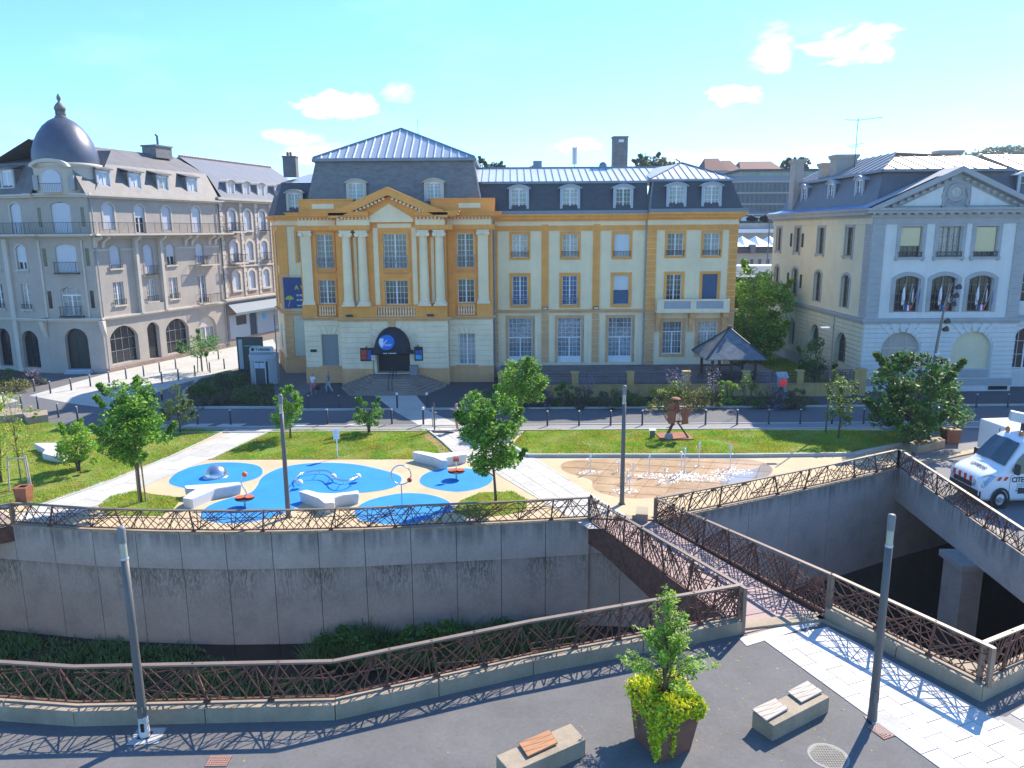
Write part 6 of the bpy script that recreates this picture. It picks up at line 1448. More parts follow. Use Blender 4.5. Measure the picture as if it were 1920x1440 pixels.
for k,(x,w) in enumerate(sec):
    flag(x-.25,6.2,-.35,'white','white flag leaning left in the %s arched flag window'%names[k]); flag(x,6.2,.0,'tri','blue white and red flag upright in the %s arched flag window'%names[k]); flag(x+.25,6.2,.4,'eu','plain dark blue flag leaning right in the %s arched flag window'%names[k])
    t=thing('shield','small blue white red shield holding the flags of the %s arched flag window'%names[k],'shield',(x,55.22,6.0))
    for i,cn in enumerate(('eu','white','red')): q=MB(); q.xz([(-.2+i*.135,.5),(-.07+i*.135,.5),(-.07+i*.135,.08 if i!=2 else .12),(-.2+i*.135,.12 if i==0 else .08)],-.06,0); mk('stripe',q,[FLG[cn]],t)
# ------------------------------------------------------------------ vegetation kit
def leafmat(name,c,c2,tr=.3,isl=.35): return mat(name,c,.55,var=.15,scale=.9,col2=c2,island=isl,transl=tr,spec=.35)
LV_DARK=leafmat('deep_green_leaf',(.06,.17,.028),(.09,.21,.035))
LV_MID=leafmat('mid_green_leaf',(.11,.28,.03),(.16,.34,.045))
LV_LIME=leafmat('lime_leaf',(.26,.46,.035),(.36,.50,.06))
LV_YEL=leafmat('yellow_ivy_leaf',(.85,.78,.02),(.68,.70,.03),.3,.2)
LV_YG=leafmat('yellowing_leaf',(.42,.36,.05),(.24,.28,.04),.3,.35)
LV_OLIVE=leafmat('olive_leaf',(.10,.14,.05),(.16,.17,.07))
LV_GOLD=leafmat('golden_leaf',(.30,.26,.08),(.20,.20,.06))
LV_LAV=leafmat('lavender_bloom',(.25,.20,.36),(.18,.18,.25),.15,.3)
LV_PLUM=leafmat('grey_mauve_leaf',(.14,.12,.14),(.10,.12,.08))
LV_FAR=leafmat('far_foliage',(.05,.10,.03),(.08,.13,.04),.1,.3)
def leaf_quads(C,size,rg,aspect=.55,up=.5):
    n=len(C); nr=rg.normal(0,1,(n,3)); nr[:,2]=np.abs(nr[:,2])+up; nr/=np.linalg.norm(nr,axis=1)[:,None]
    a=rg.normal(0,1,(n,3)); a-= (a*nr).sum(1)[:,None]*nr; a/=np.linalg.norm(a,axis=1)[:,None]; b=np.cross(nr,a)
    s=size*rg.uniform(.6,1.35,n); L=a*s[:,None]; W=b*(s*aspect)[:,None]; fold=nr*(s*.12)[:,None]
    return np.stack([C-L*.5,C+W*.5-fold+L*.05,C+L*.5,C-W*.5-fold+L*.05],1)
def crown_points(rg,n,clumps,spread,sq=.8):
    k=rg.integers(0,len(clumps),n); c=clumps[k]
    d=rg.normal(0,1,(n,3)); d/=np.linalg.norm(d,axis=1)[:,None]; r=rg.uniform(.35,1,n)**.6
    p=c[:,:3]+d*(r*c[:,3])[:,None]*np.array([1,1,sq])
    return p
def envelope_clumps(rg,n,rx,ry,h,z0,shape,cr):
    out=[]
    while len(out)<n:
        x,y,z=rg.uniform(-1,1),rg.uniform(-1,1),rg.uniform(0,1)
        r=math.hypot(x,y)
        if shape=='cone': lim=(1-z)**.7*.95+.10 if z>.18 else .55+2.2*z
        elif shape=='egg': lim=math.sqrt(max(0,1-((z-.42)/.60)**2))
        elif shape=='round': lim=math.sqrt(max(0,1-(2*z-1)**2))
        else: lim=1-.35*z
        if r>lim: continue
        if r<lim*.35 and rg.random()<.6: continue
        out.append((x*rx,y*ry,z0+z*h,cr*rg.uniform(.6,1.3)))
    return np.array(out)
def tree(name,label,cat,loc,trunk_h,crown_h,rx,shape='egg',leaf=.10,n=6000,lm=None,clumps=60,cr=.35,trunk_r=.07,seed=1,ry=None,stems=1,group=None,spurs=5,stake=False,lean=0.0,limbs=9):
    rg=np.random.default_rng(seed); ry=ry or rx; t=thing(name,label,cat,(loc[0],loc[1],loc[2] if len(loc)>2 else 0),group=group)
    cl=envelope_clumps(rg,clumps,rx,ry,crown_h,trunk_h,shape,cr)
    for s in range(spurs):   # ragged shoots past the outline
        a=rg.uniform(0,6.28); z=rg.uniform(.15,1.0); k=rg.uniform(.85,1.08); lim=(1-z)**.7 if shape=='cone' else math.sqrt(max(.05,1-((z-.45)/.62)**2))
        for q in range(3): cl=np.vstack([cl,[rx*lim*k*(1+.1*q)*math.cos(a),ry*lim*k*(1+.1*q)*math.sin(a),trunk_h+crown_h*(z+.05*q),cr*.35]])
    P=crown_points(rg,n,cl,cr); P[:,0]+=lean*(P[:,2])/(trunk_h+crown_h)
    V=leaf_quads(P,leaf,rg); ms=lm if isinstance(lm,(list,tuple)) else [lm]; mi=np.clip((rg.random(len(P))**1.5*len(ms)).astype(int),0,len(ms)-1)
    c=obj('crown',quads_mesh('crown',V.reshape(-1,3),ms,mi),t)
    mb=MB(); top=trunk_h+crown_h*.82
    for s in range(stems):
        a=2*math.pi*s/max(1,stems); k=.0 if stems==1 else 1
        pts=[(k*.05*math.cos(a)+ (0),k*.05*math.sin(a),0)]
        m=6
        for j in range(1,m+1):
            f=j/m; pts.append((k*rx*.45*f*math.cos(a)+lean*f+.04*math.sin(j*1.7+seed+s)*(f),k*ry*.45*f*math.sin(a)+.04*math.cos(j*2.1+seed)*(f),top*f))
        rr=trunk_r/(1 if stems==1 else 1.6); mb.tube(pts,[rr*(1-.8*(j/m)) for j in range(m+1)],8)
    for i in range(limbs):
        c_=cl[rg.integers(0,len(cl))]; f=rg.uniform(.25,.85); z0=max(trunk_h*.8,c_[2]*.62); sx=lean*z0/(top)
        mb.tube([(sx,0,z0),(c_[0]*.5+sx,c_[1]*.5,(z0+c_[2])/2+.05),(c_[0],c_[1],c_[2])],[trunk_r*.4,trunk_r*.25,trunk_r*.08],5)
    mk('trunk',mb,[BARK],t,smooth=True)
    if stake:
        for s in (-1,1):
            q=MB(); q.tube([(s*.16,.1,0),(s*.13,.1,min(trunk_h*1.05,1.9))],.035,6); mk('stake',q,[mat('round_wood_stake',(.30,.21,.11),.8,var=.15)],t)
    return t
def hz(py,base): # height at a base pixel
    g=G(*base); return D(base[0],py,g.y).z
def wpx(base,dx): return dx*math.hypot(G(*base).y,CAM_H*.35)/F_PX
def ptree(name,label,cat,base,top_y,crown_bot_y,halfw,**k):
    g=G(*base); zt=hz(top_y,base); zb=hz(crown_bot_y,base); return tree(name,label,cat,(g.x,g.y,0),max(.1,zb),zt-zb,wpx(base,halfw),**k)
ptree('young_maple','full green young tree on a staked trunk beside the diagonal path','tree',(265,942),722,868,62,shape='egg',leaf=.155,n=15000,lm=[LV_MID,LV_DARK,LV_LIME],clumps=75,cr=.42,seed=3,stake=True,spurs=8)
ptree('shrub','bushy lime green shrub beside the pale slab on the left lawn','shrub',(148,884),796,868,40,shape='egg',leaf=.13,n=6500,lm=[LV_LIME,LV_MID],clumps=36,cr=.3,stems=5,seed=4)
ptree('young_tree','leaning green tree growing in the ragged grass patch near the river railing','tree',(930,941),722,882,58,shape='egg',leaf=.155,n=14500,lm=[LV_MID,LV_DARK,LV_LIME],clumps=70,cr=.40,seed=8,lean=-.25,spurs=9)
ptree('young_tree','green tree with a stake standing between the crossing and the right lawn','tree',(975,797),673,755,46,shape='egg',leaf=.17,n=9500,lm=[LV_MID,LV_LIME,LV_DARK],clumps=50,cr=.45,seed=9,stake=True,spurs=8)
ptree('shrub','vase shaped multi stemmed shrub on the centre lawn behind the white sign','shrub',(692,812),748,796,26,shape='egg',leaf=.13,n=3200,lm=[LV_MID,LV_DARK],clumps=24,cr=.3,stems=6,seed=10)
ptree('young_tree','loose light green tree partly behind the lamp post on the centre lawn','tree',(545,822),725,800,38,shape='cone',leaf=.13,n=5500,lm=[LV_MID,LV_LIME],clumps=42,cr=.3,seed=11,spurs=8)
ptree('young_tree','dusky olive tree in shade behind the full green maple','tree',(338,812),725,790,34,shape='cone',leaf=.12,n=3600,lm=[LV_OLIVE,LV_DARK],clumps=40,cr=.32,seed=12)
ptree('sapling','thin yellowing sapling tied to three stakes at the left edge','tree',(42,918),738,860,40,shape='round',leaf=.10,n=1500,lm=[LV_YG,LV_LIME],clumps=34,cr=.26,trunk_r=.035,seed=13,limbs=16)
ptree('shrub','sparse yellow leaved shrub cut by the left picture edge','shrub',(2,905),770,885,32,shape='round',leaf=.10,n=1300,lm=[LV_YG,LV_LIME],clumps=26,cr=.3,stems=4,seed=14)
g=G(42,918); sk=thing('tree_stakes','three pale wooden stakes with a crossbar around the thin yellowing sapling','stakes',(g.x,g.y,0))
SW=MATS['round_wood_stake'] if 'round_wood_stake' in MATS else WOODP
for x,y in ((-.45,-.25),(.55,-.15),(.0,.5)): q=MB(); q.tube([(x,y,0),(x*.8,y*.8,1.75)],.04,6); mk('stake',q,[WOODP],sk)
q=MB(); q.bar((-.36,-.2,1.6),(.44,-.12,1.6),.06); mk('crossbar',q,[WOODP],sk)
ptree('young_tree','small dark tree in a tripod stake on the forecourt of the corner house','tree',(380,697),624,672,34,shape='round',leaf=.16,n=2600,lm=[LV_DARK,LV_MID],clumps=26,cr=.5,seed=15,trunk_r=.05)
g=G(380,697); sk=thing('tree_guard','dark tripod guard round the small tree on the corner house forecourt','tree guard',(g.x,g.y,0))
for k in range(3): a=k*2.1; q=MB(); q.bar((.5*math.cos(a),.5*math.sin(a),0),(.4*math.cos(a),.4*math.sin(a),1.5),.06); mk('leg',q,[DARK],sk)
ptree('street_tree','big chestnut tree with shade-darkened leaf colours in front of the pale town house','tree',(1712,833),662,806,80,shape='egg',leaf=.25,n=11500,lm=[LV_DARK,LV_OLIVE,LV_DARK],clumps=64,cr=.6,seed=16,trunk_r=.12,spurs=10)  # shade on this crown is put into its darker leaf colours
ptree('young_tree','slim silvery green tree standing left of the big chestnut','tree',(1572,822),704,800,28,shape='egg',leaf=.13,n=2600,lm=[LV_OLIVE,LV_DARK,LV_LIME],clumps=32,cr=.35,seed=17)
tree('garden_tree','large leafy tree filling the gap between the ochre building and the pale house','tree',(22.6,69,0),.8,8.0,2.5,shape='egg',leaf=.26,n=19000,lm=[LV_LIME,LV_MID,LV_MID],clumps=90,cr=.9,seed=18,ry=3.5,trunk_r=.2)
tree('garden_tree','dark leafy tree just right of the ochre building end wall','tree',(20.6,66,0),.6,5.2,2.0,shape='egg',leaf=.26,n=6000,lm=[LV_DARK,LV_MID],clumps=40,cr=.8,seed=19,trunk_r=.15)
tree('garden_shrub','dark upright shrub against the side wall of the pale house','shrub',(23.6,58.0,.3),.3,2.9,1.2,shape='egg',leaf=.18,n=3000,lm=[LV_DARK,LV_OLIVE],clumps=26,cr=.5,seed=20,stems=4)
# bank of rough grass behind the gazebo
surf('garden_ground',[(18.6,54.3),(25.0,54.3),(25.7,62),(25.7,76),(18.6,76)],.06,GRASSG); blades('grass',[(18.6,54.3),(25.0,54.3),(25.7,62),(25.7,70),(18.6,70)],9000,.28,.06,[BLADE],w=.03)
# planting beds
def bush(px,py,wd,ht,label,lm,leaf=.12,n=900,seed=0,plume=False,cat='shrub'):
    g=G(px,py); w=wpx((px,py),wd*1.08); h=(1.3 if px>520 else .85)*ht*math.hypot(g.y,CAM_H)/F_PX*1.02; rg=np.random.default_rng(seed+int(px))
    t=thing('shrub' if not plume else 'flowering_shrub',label,cat,(g.x,g.y,0)); cl=envelope_clumps(rg,18,w,w*.8,h*.9,.05,'dome',w*.3)
    cl[:,2]=np.minimum(cl[:,2],h*(1-(np.hypot(cl[:,0]/w,cl[:,1]/(w*.8)))**2*.6))
    P=crown_points(rg,n,cl,.3); P[:,2]=np.maximum(P[:,2],.02); ms=lm if isinstance(lm,list) else [lm]; mi=np.clip((rg.random(n)**1.5*len(ms)).astype(int),0,len(ms)-1)
    obj('foliage',quads_mesh('foliage',leaf_quads(P,leaf,rg).reshape(-1,3),ms,mi),t)
    q=MB()
    for k in range(9): a=rg.uniform(0,6.28); r=rg.uniform(.3,.8)*w; q.tube([(0.05*math.cos(a),.05*math.sin(a),0),(r*.5*math.cos(a),r*.5*math.sin(a),h*.5),(r*math.cos(a),r*math.sin(a),h*.85)],[.025,.018,.006],4)
    mk('stems',q,[BARK],t)
    if plume:
        m=420; a=rg.uniform(0,6.28,60); tip=np.stack([np.cos(a)*w*rg.uniform(.3,1.1,60),np.sin(a)*w*.7*rg.uniform(.3,1,60),h*rg.uniform(1.0,1.45,60)],1); f=rg.uniform(.45,1,m); k=rg.integers(0,60,m)
        P=tip[k]*f[:,None]+rg.normal(0,.03,(m,3)); obj('flower_spikes',quads_mesh('flower_spikes',leaf_quads(P,.10,rg,.5).reshape(-1,3),[LV_LAV]),t)
    return t
surf('planting_bed',[(-2.6,50.9),(21.6,50.9),(21.6,54.0),(-1.0,54.0)],.02,SOIL); surf('planting_bed',pxpoly((350,764),(345,735),(375,712),(455,692),(505,700),(513,720),(518,764)),.03,SOIL)
surf('planting_bed',pxpoly((-20,738),(35,733),(78,722),(60,698),(-20,690)),.03,SOIL)
blades('ground_cover',[(-2.4,51),(21.5,51),(21.5,53.9),(-1.2,53.9)],7000,.3,.02,[mat('dry_ground_cover',(.14,.13,.06),.8,var=.3,island=.4,transl=.2)],w=.04)
blades('ground_cover',pxpoly((352,762),(347,737),(377,714),(455,694),(503,702),(511,722),(516,762)),5000,.35,.03,[MATS['dry_ground_cover'],],w=.04)
ctr=0
for a in [(930,762,26,30,'dark low shrub beside the steps at the left end of the long bed',[LV_DARK,LV_OLIVE],False),
 (975,764,28,26,'brownish ground shrub under the staked tree in the long bed',[LV_PLUM,LV_OLIVE],False),
 (1015,764,22,28,'mauve grey shrub left of the round dark bush in the long bed',[LV_PLUM,LV_LAV],False),
 (1057,764,19,42,'round dark evergreen bush in the long bed',[LV_DARK],False),
 (1098,764,22,36,'faded lavender clump right of the round dark bush',[LV_PLUM,LV_OLIVE],True),
 (1140,765,30,28,'olive spreading shrub in front of the second terrace pier',[LV_OLIVE,LV_PLUM],False),
 (1185,765,24,30,'dull green shrub behind the fountain lamp post',[LV_OLIVE,LV_DARK],False),
 (1236,768,26,34,'golden sunlit shrub left of the rusty sculpture',[LV_GOLD,LV_LIME],False),
 (1268,764,24,42,'tall lavender plumes rising behind the rusty sculpture',[LV_OLIVE,LV_LIME],True),
 (1303,768,26,36,'golden sunlit shrub right of the rusty sculpture',[LV_GOLD,LV_OLIVE],False),
 (1334,764,18,44,'pale lavender plumes between the golden shrub and the lime bush',[LV_PLUM,LV_LIME],True),
 (1366,760,21,44,'bright lime green rounded bush in the long bed',[LV_LIME,LV_MID],False),
 (1400,764,27,50,'large dark bush right of the lime green one',[LV_DARK,LV_OLIVE],False),
 (1448,765,28,38,'hazy mauve shrub in shade before the right terrace wall',[LV_PLUM,LV_LAV],True),
 (1490,766,22,30,'grey green shrub below the red round sign',[LV_OLIVE,LV_PLUM],False),
 (385,740,30,28,'dark spreading shrub at the left end of the kiosk bed',[LV_DARK,LV_OLIVE],False),
 (425,725,34,30,'dark shrub with pale flowers in the middle of the kiosk bed',[LV_DARK,LV_PLUM],False),
 (470,755,34,34,'grey green mound at the front of the kiosk bed',[LV_OLIVE,LV_DARK],False),
 (395,762,26,24,'low mauve shrub by the kerb of the kiosk bed',[LV_PLUM,LV_OLIVE],False),
 (30,735,32,26,'straw yellow grass clump in front of the corner house',[LV_GOLD,LV_OLIVE],False),
 (62,722,20,28,'pink flowering shrub in front of the corner house',[LV_PLUM,LV_LAV],True),
 (5,722,26,34,'dark bush at the left edge in front of the corner house',[LV_DARK],False)]:
    bush(a[0],a[1],a[2],a[3],a[4],a[5],plume=a[6],n=1300,leaf=.13,seed=30)
q=MB(); pts=pxpoly((350,766),(345,735),(375,711),(455,690)); 
for i in range(len(pts)-1): q.bar((*pts[i],.06),(*pts[i+1],.06),.18,.14)
pts=pxpoly((350,766),(518,766)); q.bar((*pts[0],.06),(*pts[1],.06),.2,.14); o=mk('kerb',q,[KERB]); tag(o,kind='structure')
# grass tufts: river bank bushes
for X,Y,w,h,l in ((-6.6,28.2,1.7,.9,'dark bush growing against the foot of the river wall'),(-3.2,28.4,1.6,1.3,'taller dark bush at the middle of the river wall foot'),(-.3,28.8,1.3,1.0,'dark bush at the right end of the river wall foot')):
    rg=np.random.default_rng(int(abs(X)*7)+50); t=thing('river_bush',l,'bush',(X,Y,-4.95)); cl=envelope_clumps(rg,26,w,.9,h,.0,'dome',.4); P=crown_points(rg,2600,cl,.3); obj('foliage',quads_mesh('foliage',leaf_quads(P,.16,rg).reshape(-1,3),[LV_DARK]),t)
    q=MB(); [q.tube([(0,0,0),(w*.4*math.cos(k*1.3),.3*math.sin(k*1.3),h*.8)],[.03,.008],4) for k in range(6)]; mk('stems',q,[BARK],t)
# near planter with tree and ivy
pb=[G(1190,1383),G(1236,1431),G(1294,1407)]; cen=(pb[0]+pb[2])/2; fourth=pb[0]+pb[2]-pb[1]
pt=[G(1179,1279,1.12),G(1237,1341,1.12),G(1318,1321,1.12),G(1260,1257,1.12)]
pl_=thing('planter','large tapered rust brown steel planter overflowing with yellow ivy','planter',(cen.x,cen.y,0)); o0=Vector((cen.x,cen.y,0))
bot=[pb[0]-o0,pb[1]-o0,pb[2]-o0,fourth-o0]; top=[p-o0 for p in pt]; q=MB(); ctr_=sum(top,Vector())/4
inn=[ctr_+(p-ctr_)*.9 for p in top]; cb=sum(bot,Vector())/4; bot=[cb+(p-cb)*1.0 for p in bot]
PLM=mat('planter_corten',(.20,.085,.05),.7,var=.18,scale=4,bump=.1,col2=(.15,.07,.05))
q.add([tuple(p) for p in bot+top+inn]+[tuple(p-Vector((0,0,.12))) for p in inn],[(0,1,5,4),(1,2,6,5),(2,3,7,6),(3,0,4,7),(4,5,9,8),(5,6,10,9),(6,7,11,10),(7,4,8,11),(8,9,13,12),(9,10,14,13),(10,11,15,14),(11,8,12,15)]); mk('trough',q,[PLM],pl_)
q=MB(); q.add([tuple(p-Vector((0,0,.1))) for p in inn],[(0,1,2,3)]); mk('soil',q,[SOIL],pl_)
rg=np.random.default_rng(77); tc=ctr_+o0
iv=thing('ivy','yellow green ivy spilling over the rusty planter','ivy',(tc.x,tc.y,1.12)); P=[]
tl=[p+o0-Vector((tc.x,tc.y,1.12)) for p in top]; bl=[p+o0-Vector((tc.x,tc.y,1.12)) for p in bot]
def bil(u,v): return tl[0]*(1-u)*(1-v)+tl[1]*u*(1-v)+tl[2]*u*v+tl[3]*(1-u)*v
for k in range(2500):
    u,v=rg.random(),rg.random(); r=math.hypot(u-.5,v-.5)
    if r<.14: continue
    p=bil(-.04+1.08*u,-.04+1.08*v); P.append((p.x,p.y,p.z+.02+rg.random()*.13*(1.2-r)))
def drape(i,j,f,wid,ln,n):
    for k in range(n):
        s=f+rg.normal(0,wid); s=min(1,max(0,s)); d=rg.random()**.8*ln*(1-min(1,abs(s-f)/(2.6*wid))*.5); a=tl[i].lerp(tl[j],s); b=bl[i].lerp(bl[j],s); p=a.lerp(b,min(d,1)); nn=(p-Vector((0,0,p.z))).normalized()*(.03+rg.random()*.06); P.append((p.x+nn.x,p.y+nn.y,p.z))
drape(0,1,.5,.30,.35,420); drape(0,1,.88,.13,.98,620); drape(1,2,.12,.10,.55,220); drape(1,2,.5,.30,.22,420); drape(1,2,.38,.03,1.0,110); drape(2,3,.1,.2,.3,160); drape(0,1,.2,.06,.7,60); drape(1,2,.9,.1,.3,120)
P=np.array(P); P=P+rg.normal(0,.022,P.shape); V=leaf_quads(P,.075,rg,.9,up=.35); obj('foliage',quads_mesh('foliage',V.reshape(-1,3),[LV_YEL,LV_LIME],(rg.random(len(P))<.28).astype(int)),iv)
q=MB()
for k in range(14): a=rg.random()*6.28; q.tube([(0,0,0),(.3*math.cos(a),.3*math.sin(a),.06),(.55*math.cos(a),.5*math.sin(a),.03)],.006,4)
mk('stems',q,[BARK],iv)
zt=D(1240,1084,tc.y).z-1.12
pt_=tree('planter_tree','airy green shrub tree growing from the rusty planter','tree',(tc.x,tc.y,1.05),.25,zt-.25,.98,shape='cone',leaf=.085,n=100,lm=[LV_MID],clumps=10,cr=.2,seed=21,trunk_r=.04,stems=3,limbs=26)
bpy.data.objects.remove([c for c in pt_.children if c.name.startswith('crown')][0])
# narrow lanceolate leaves in starry whorls along the twigs
rg=np.random.default_rng(91); Vs=[]; n=0
def whorl(c,m,sz):
    ax=rg.normal(0,.35,3)+np.array([0,0,1]); ax/=np.linalg.norm(ax)
    for k in range(m):
        d=rg.normal(0,1,3); d-=d.dot(ax)*ax*.7; d/=np.linalg.norm(d); s=sz*rg.uniform(.7,1.25); w=np.cross(d,ax); w/=np.linalg.norm(w)+1e-9; b=c+d*.012
        Vs.append([b,b+d*s*.5+w*s*.17-ax*.004,b+d*s-ax*s*.15,b+d*s*.5-w*s*.17-ax*.004])
tips=[]
arms=[(k*2.4+.15,z0,ln,up) for k,(z0,ln,up) in enumerate(((.30,1.08,.50),(.34,1.12,.42),(.36,1.0,.55),(.42,1.0,.62),(.5,.92,.7),(.62,.82,.7),(.75,.75,.72),(.85,.72,.7),(.95,.66,.72),(1.1,.60,.7),(1.25,.55,.65),(1.4,.46,.6),(1.55,.40,.55),(1.7,.32,.5)))]
for a,z0,ln,up in arms:
    for i in range(9):
        f=rg.uniform(.35,1.1); r=ln*f; tips.append(np.array([r*math.cos(a)+rg.normal(0,.11),r*math.sin(a)+rg.normal(0,.11),z0+up*f*.8+rg.normal(0,.09)]))
for i in range(38):
    z=rg.random(); r=(.60*(1-z**2)**.8+.07)*rg.uniform(.2,1); a=rg.uniform(0,6.28); tips.append(np.array([r*math.cos(a)+rg.normal(0,.06),r*math.sin(a)+rg.normal(0,.06),.75+z*(zt-.8)]))
q=MB()
for tp in tips:
    root=np.array([0,0,max(.1,tp[2]*.72-.1)]); q.tube([tuple(root),tuple((root+tp)/2+np.array([0,0,.03])),tuple(tp)],[.008,.005,.003],3)
    L=np.linalg.norm(tp-root); m=max(2,int(L/.12))
    for k in range(m): f=.45+.55*(k+1)/m; whorl(root+(tp-root)*f+rg.normal(0,.012,3),5 if k<m-1 else 11,.10)
mk('twigs',q,[mat('green_twig',(.16,.15,.07),.8)],pt_); Vs=np.array(Vs)
obj('crown',quads_mesh('crown',Vs.reshape(-1,3),[LV_LIME,LV_MID,leafmat('orange_tinged_leaf',(.50,.24,.04),(.40,.30,.05))],np.where(rg.random(len(Vs))<.02,2,(rg.random(len(Vs))<.3).astype(int))),pt_)

# ------------------------------------------------------------------ benches, posts, playground
def seat_block(label,corners,h,pads,extra=None):
    P=[Vector((p.x,p.y,0)) for p in corners]; c=sum(P,Vector())/4; t=thing('concrete_bench',label,'bench',(c.x,c.y,0)); q=MB(); q.prism([(p.x-c.x,p.y-c.y) for p in P],0,h); me=q.mesh('seat_block',[BCONC]); bevel_mesh(me,.018,2); obj('seat_block',me,t)
    for pad,m in pads:
        a,b,c_,d=[Vector((p.x-c.x,p.y-c.y,0)) for p in pad]; n=3
        u=MB(); ins=[a.lerp(c_,.06),b.lerp(d,.06),c_.lerp(a,.06),d.lerp(b,.06)]; u.prism([(p.x,p.y) for p in ins],h+.001,h+.03); mk('pad_frame',u,[DARK],t)
        for k in range(n):
            f0,f1=k/n+.012,(k+1)/n-.012; w=[a.lerp(d,f0),b.lerp(c_,f0),b.lerp(c_,f1),a.lerp(d,f1)]; u=MB(); u.prism([(p.x,p.y) for p in w],h+.03,h+.065); me=u.mesh('slat',[m]); bevel_mesh(me,.006,1); obj('slat',me,t)
    return t
def GP(z,*p): return [G(x,y,z) for x,y in p]
seat_block('concrete block bench with one reddish wooden slat pad at the bottom edge',GP(.43,(930,1417),(958,1449),(1098,1387),(1070,1356)),.43,[(GP(.5,(973,1392),(1030,1368),(1045,1392),(990,1417)),WOODR)])
seat_block('concrete block bench with two pale weathered slat pads beside the lamp post',GP(.43,(1411,1335),(1450.6,1361),(1555.6,1307),(1514,1284)),.43,[(GP(.5,(1410.5,1328.6),(1454,1308.7),(1478,1327.5),(1437.5,1350)),WOODP),(GP(.5,(1477,1295.6),(1514,1276),(1542.5,1295.6),(1503,1315.5)),WOODP)])
seat_block('pale concrete bench with a small brown pad at the end of the right lawn',GP(.45,(1706,829),(1721,837),(1773,825),(1757,815)),.45,[(GP(.52,(1712,826),(1722,831),(1741,828),(1731,822)),WOODR)])
seat_block('pale concrete bench block with fluted top at the top left lawn corner',GP(.5,(42,774),(50,783),(90,777),(88,768)),.5,[])
seat_block('plain concrete bench at the far left lawn edge',GP(.5,(-25,770),(-20,782),(42,776),(38,764)),.5,[])
def ybench(label,px,h=.48):
    P=[Vector((p.x,p.y,0)) for p in GP(h,*px)]; c=sum(P,Vector())/len(P); q=MB(); poly=smooth_poly([(p.x-c.x,p.y-c.y) for p in P]); q2=[(x*.96,y*.96) for x,y in poly]
    n=len(poly); ar=sum(poly[i][0]*poly[(i+1)%n][1]-poly[(i+1)%n][0]*poly[i][1] for i in range(n))
    if ar<0: poly=poly[::-1]
    q.prism(poly,0,h); me=q.mesh('play_bench',[CONCS]); me=fix_normals(me)
    for v in me.vertices:
        if v.co.z<.01: v.co.x*=.95; v.co.y*=.95
    bm=bmesh.new(); bm.from_mesh(me); bmesh.ops.bevel(bm,geom=[e for e in bm.edges if all(v.co.z>h-.01 for v in e.verts) and len(e.link_faces)==2 and abs(e.link_faces[0].normal.z-e.link_faces[1].normal.z)>.3],offset=.03,segments=2,affect='EDGES'); bm.to_mesh(me); bm.free()
    o=obj('forked_bench',me); o.location=(c.x,c.y,.0); tag(o,label,'bench'); return o
def smooth_poly(p):   # round off corners lightly
    out=[]; n=len(p)
    for i in range(n):
        a=Vector((*p[i-1],0));b=Vector((*p[i],0));c=Vector((*p[(i+1)%n],0))
        d1=min(.10,(b-a).length*.3); d2=min(.10,(c-b).length*.3); p1=b+(a-b).normalized()*d1; p2=b+(c-b).normalized()*d2
        for t in (0,.5,1): v=p1.lerp(b,t).lerp(b.lerp(p2,t),t); out.append((v.x,v.y))
    return out
ybench('white Y shaped concrete bench below the steel dome',[(344.8,910.2),(450,903.3),(453.8,908),(425,913.3),(404,916.4),(389.6,922.7),(357,936.5),(340.6,934.2),(354,923.7),(366.7,917.5),(347,916.5)])
ybench('white Y shaped concrete bench right of the lamp post on the playground',[(558.3,921.3),(575,917.5),(598,923.3),(625,924.8),(654,921.7),(672,918.5),(674,925.8),(641.7,929),(626,933.5),(628,942.5),(608,944.6),(595.8,934.5)])
ybench('pale Y shaped concrete bench at the lawn edge left of the leaning tree',[(771,847.7),(783.7,844.6),(819,849.8),(848,847.7),(865,846.2),(877,852),(848,856),(835,859),(840,863),(828.5,864.4),(813,857.5),(794,853)])
ybench('pale kidney shaped concrete seat slab on the left lawn',[(62,831),(82,830),(112,830),(127,842),(130,849),(118,858),(97,855),(78,850),(84,843)],.38)
def lamp_post(base,label):
    g=G(*base); return g,label
LPS=[((1635,1350),'tall grey lamp post on the near slab path at the right'),((272,1380),'tall grey lamp post with peeling base at the near left kerb'),((541,970),'tall grey lamp post standing in the blue playground'),((1166,945),'tall grey lamp post at the edge of the fountain square')]
proto=None
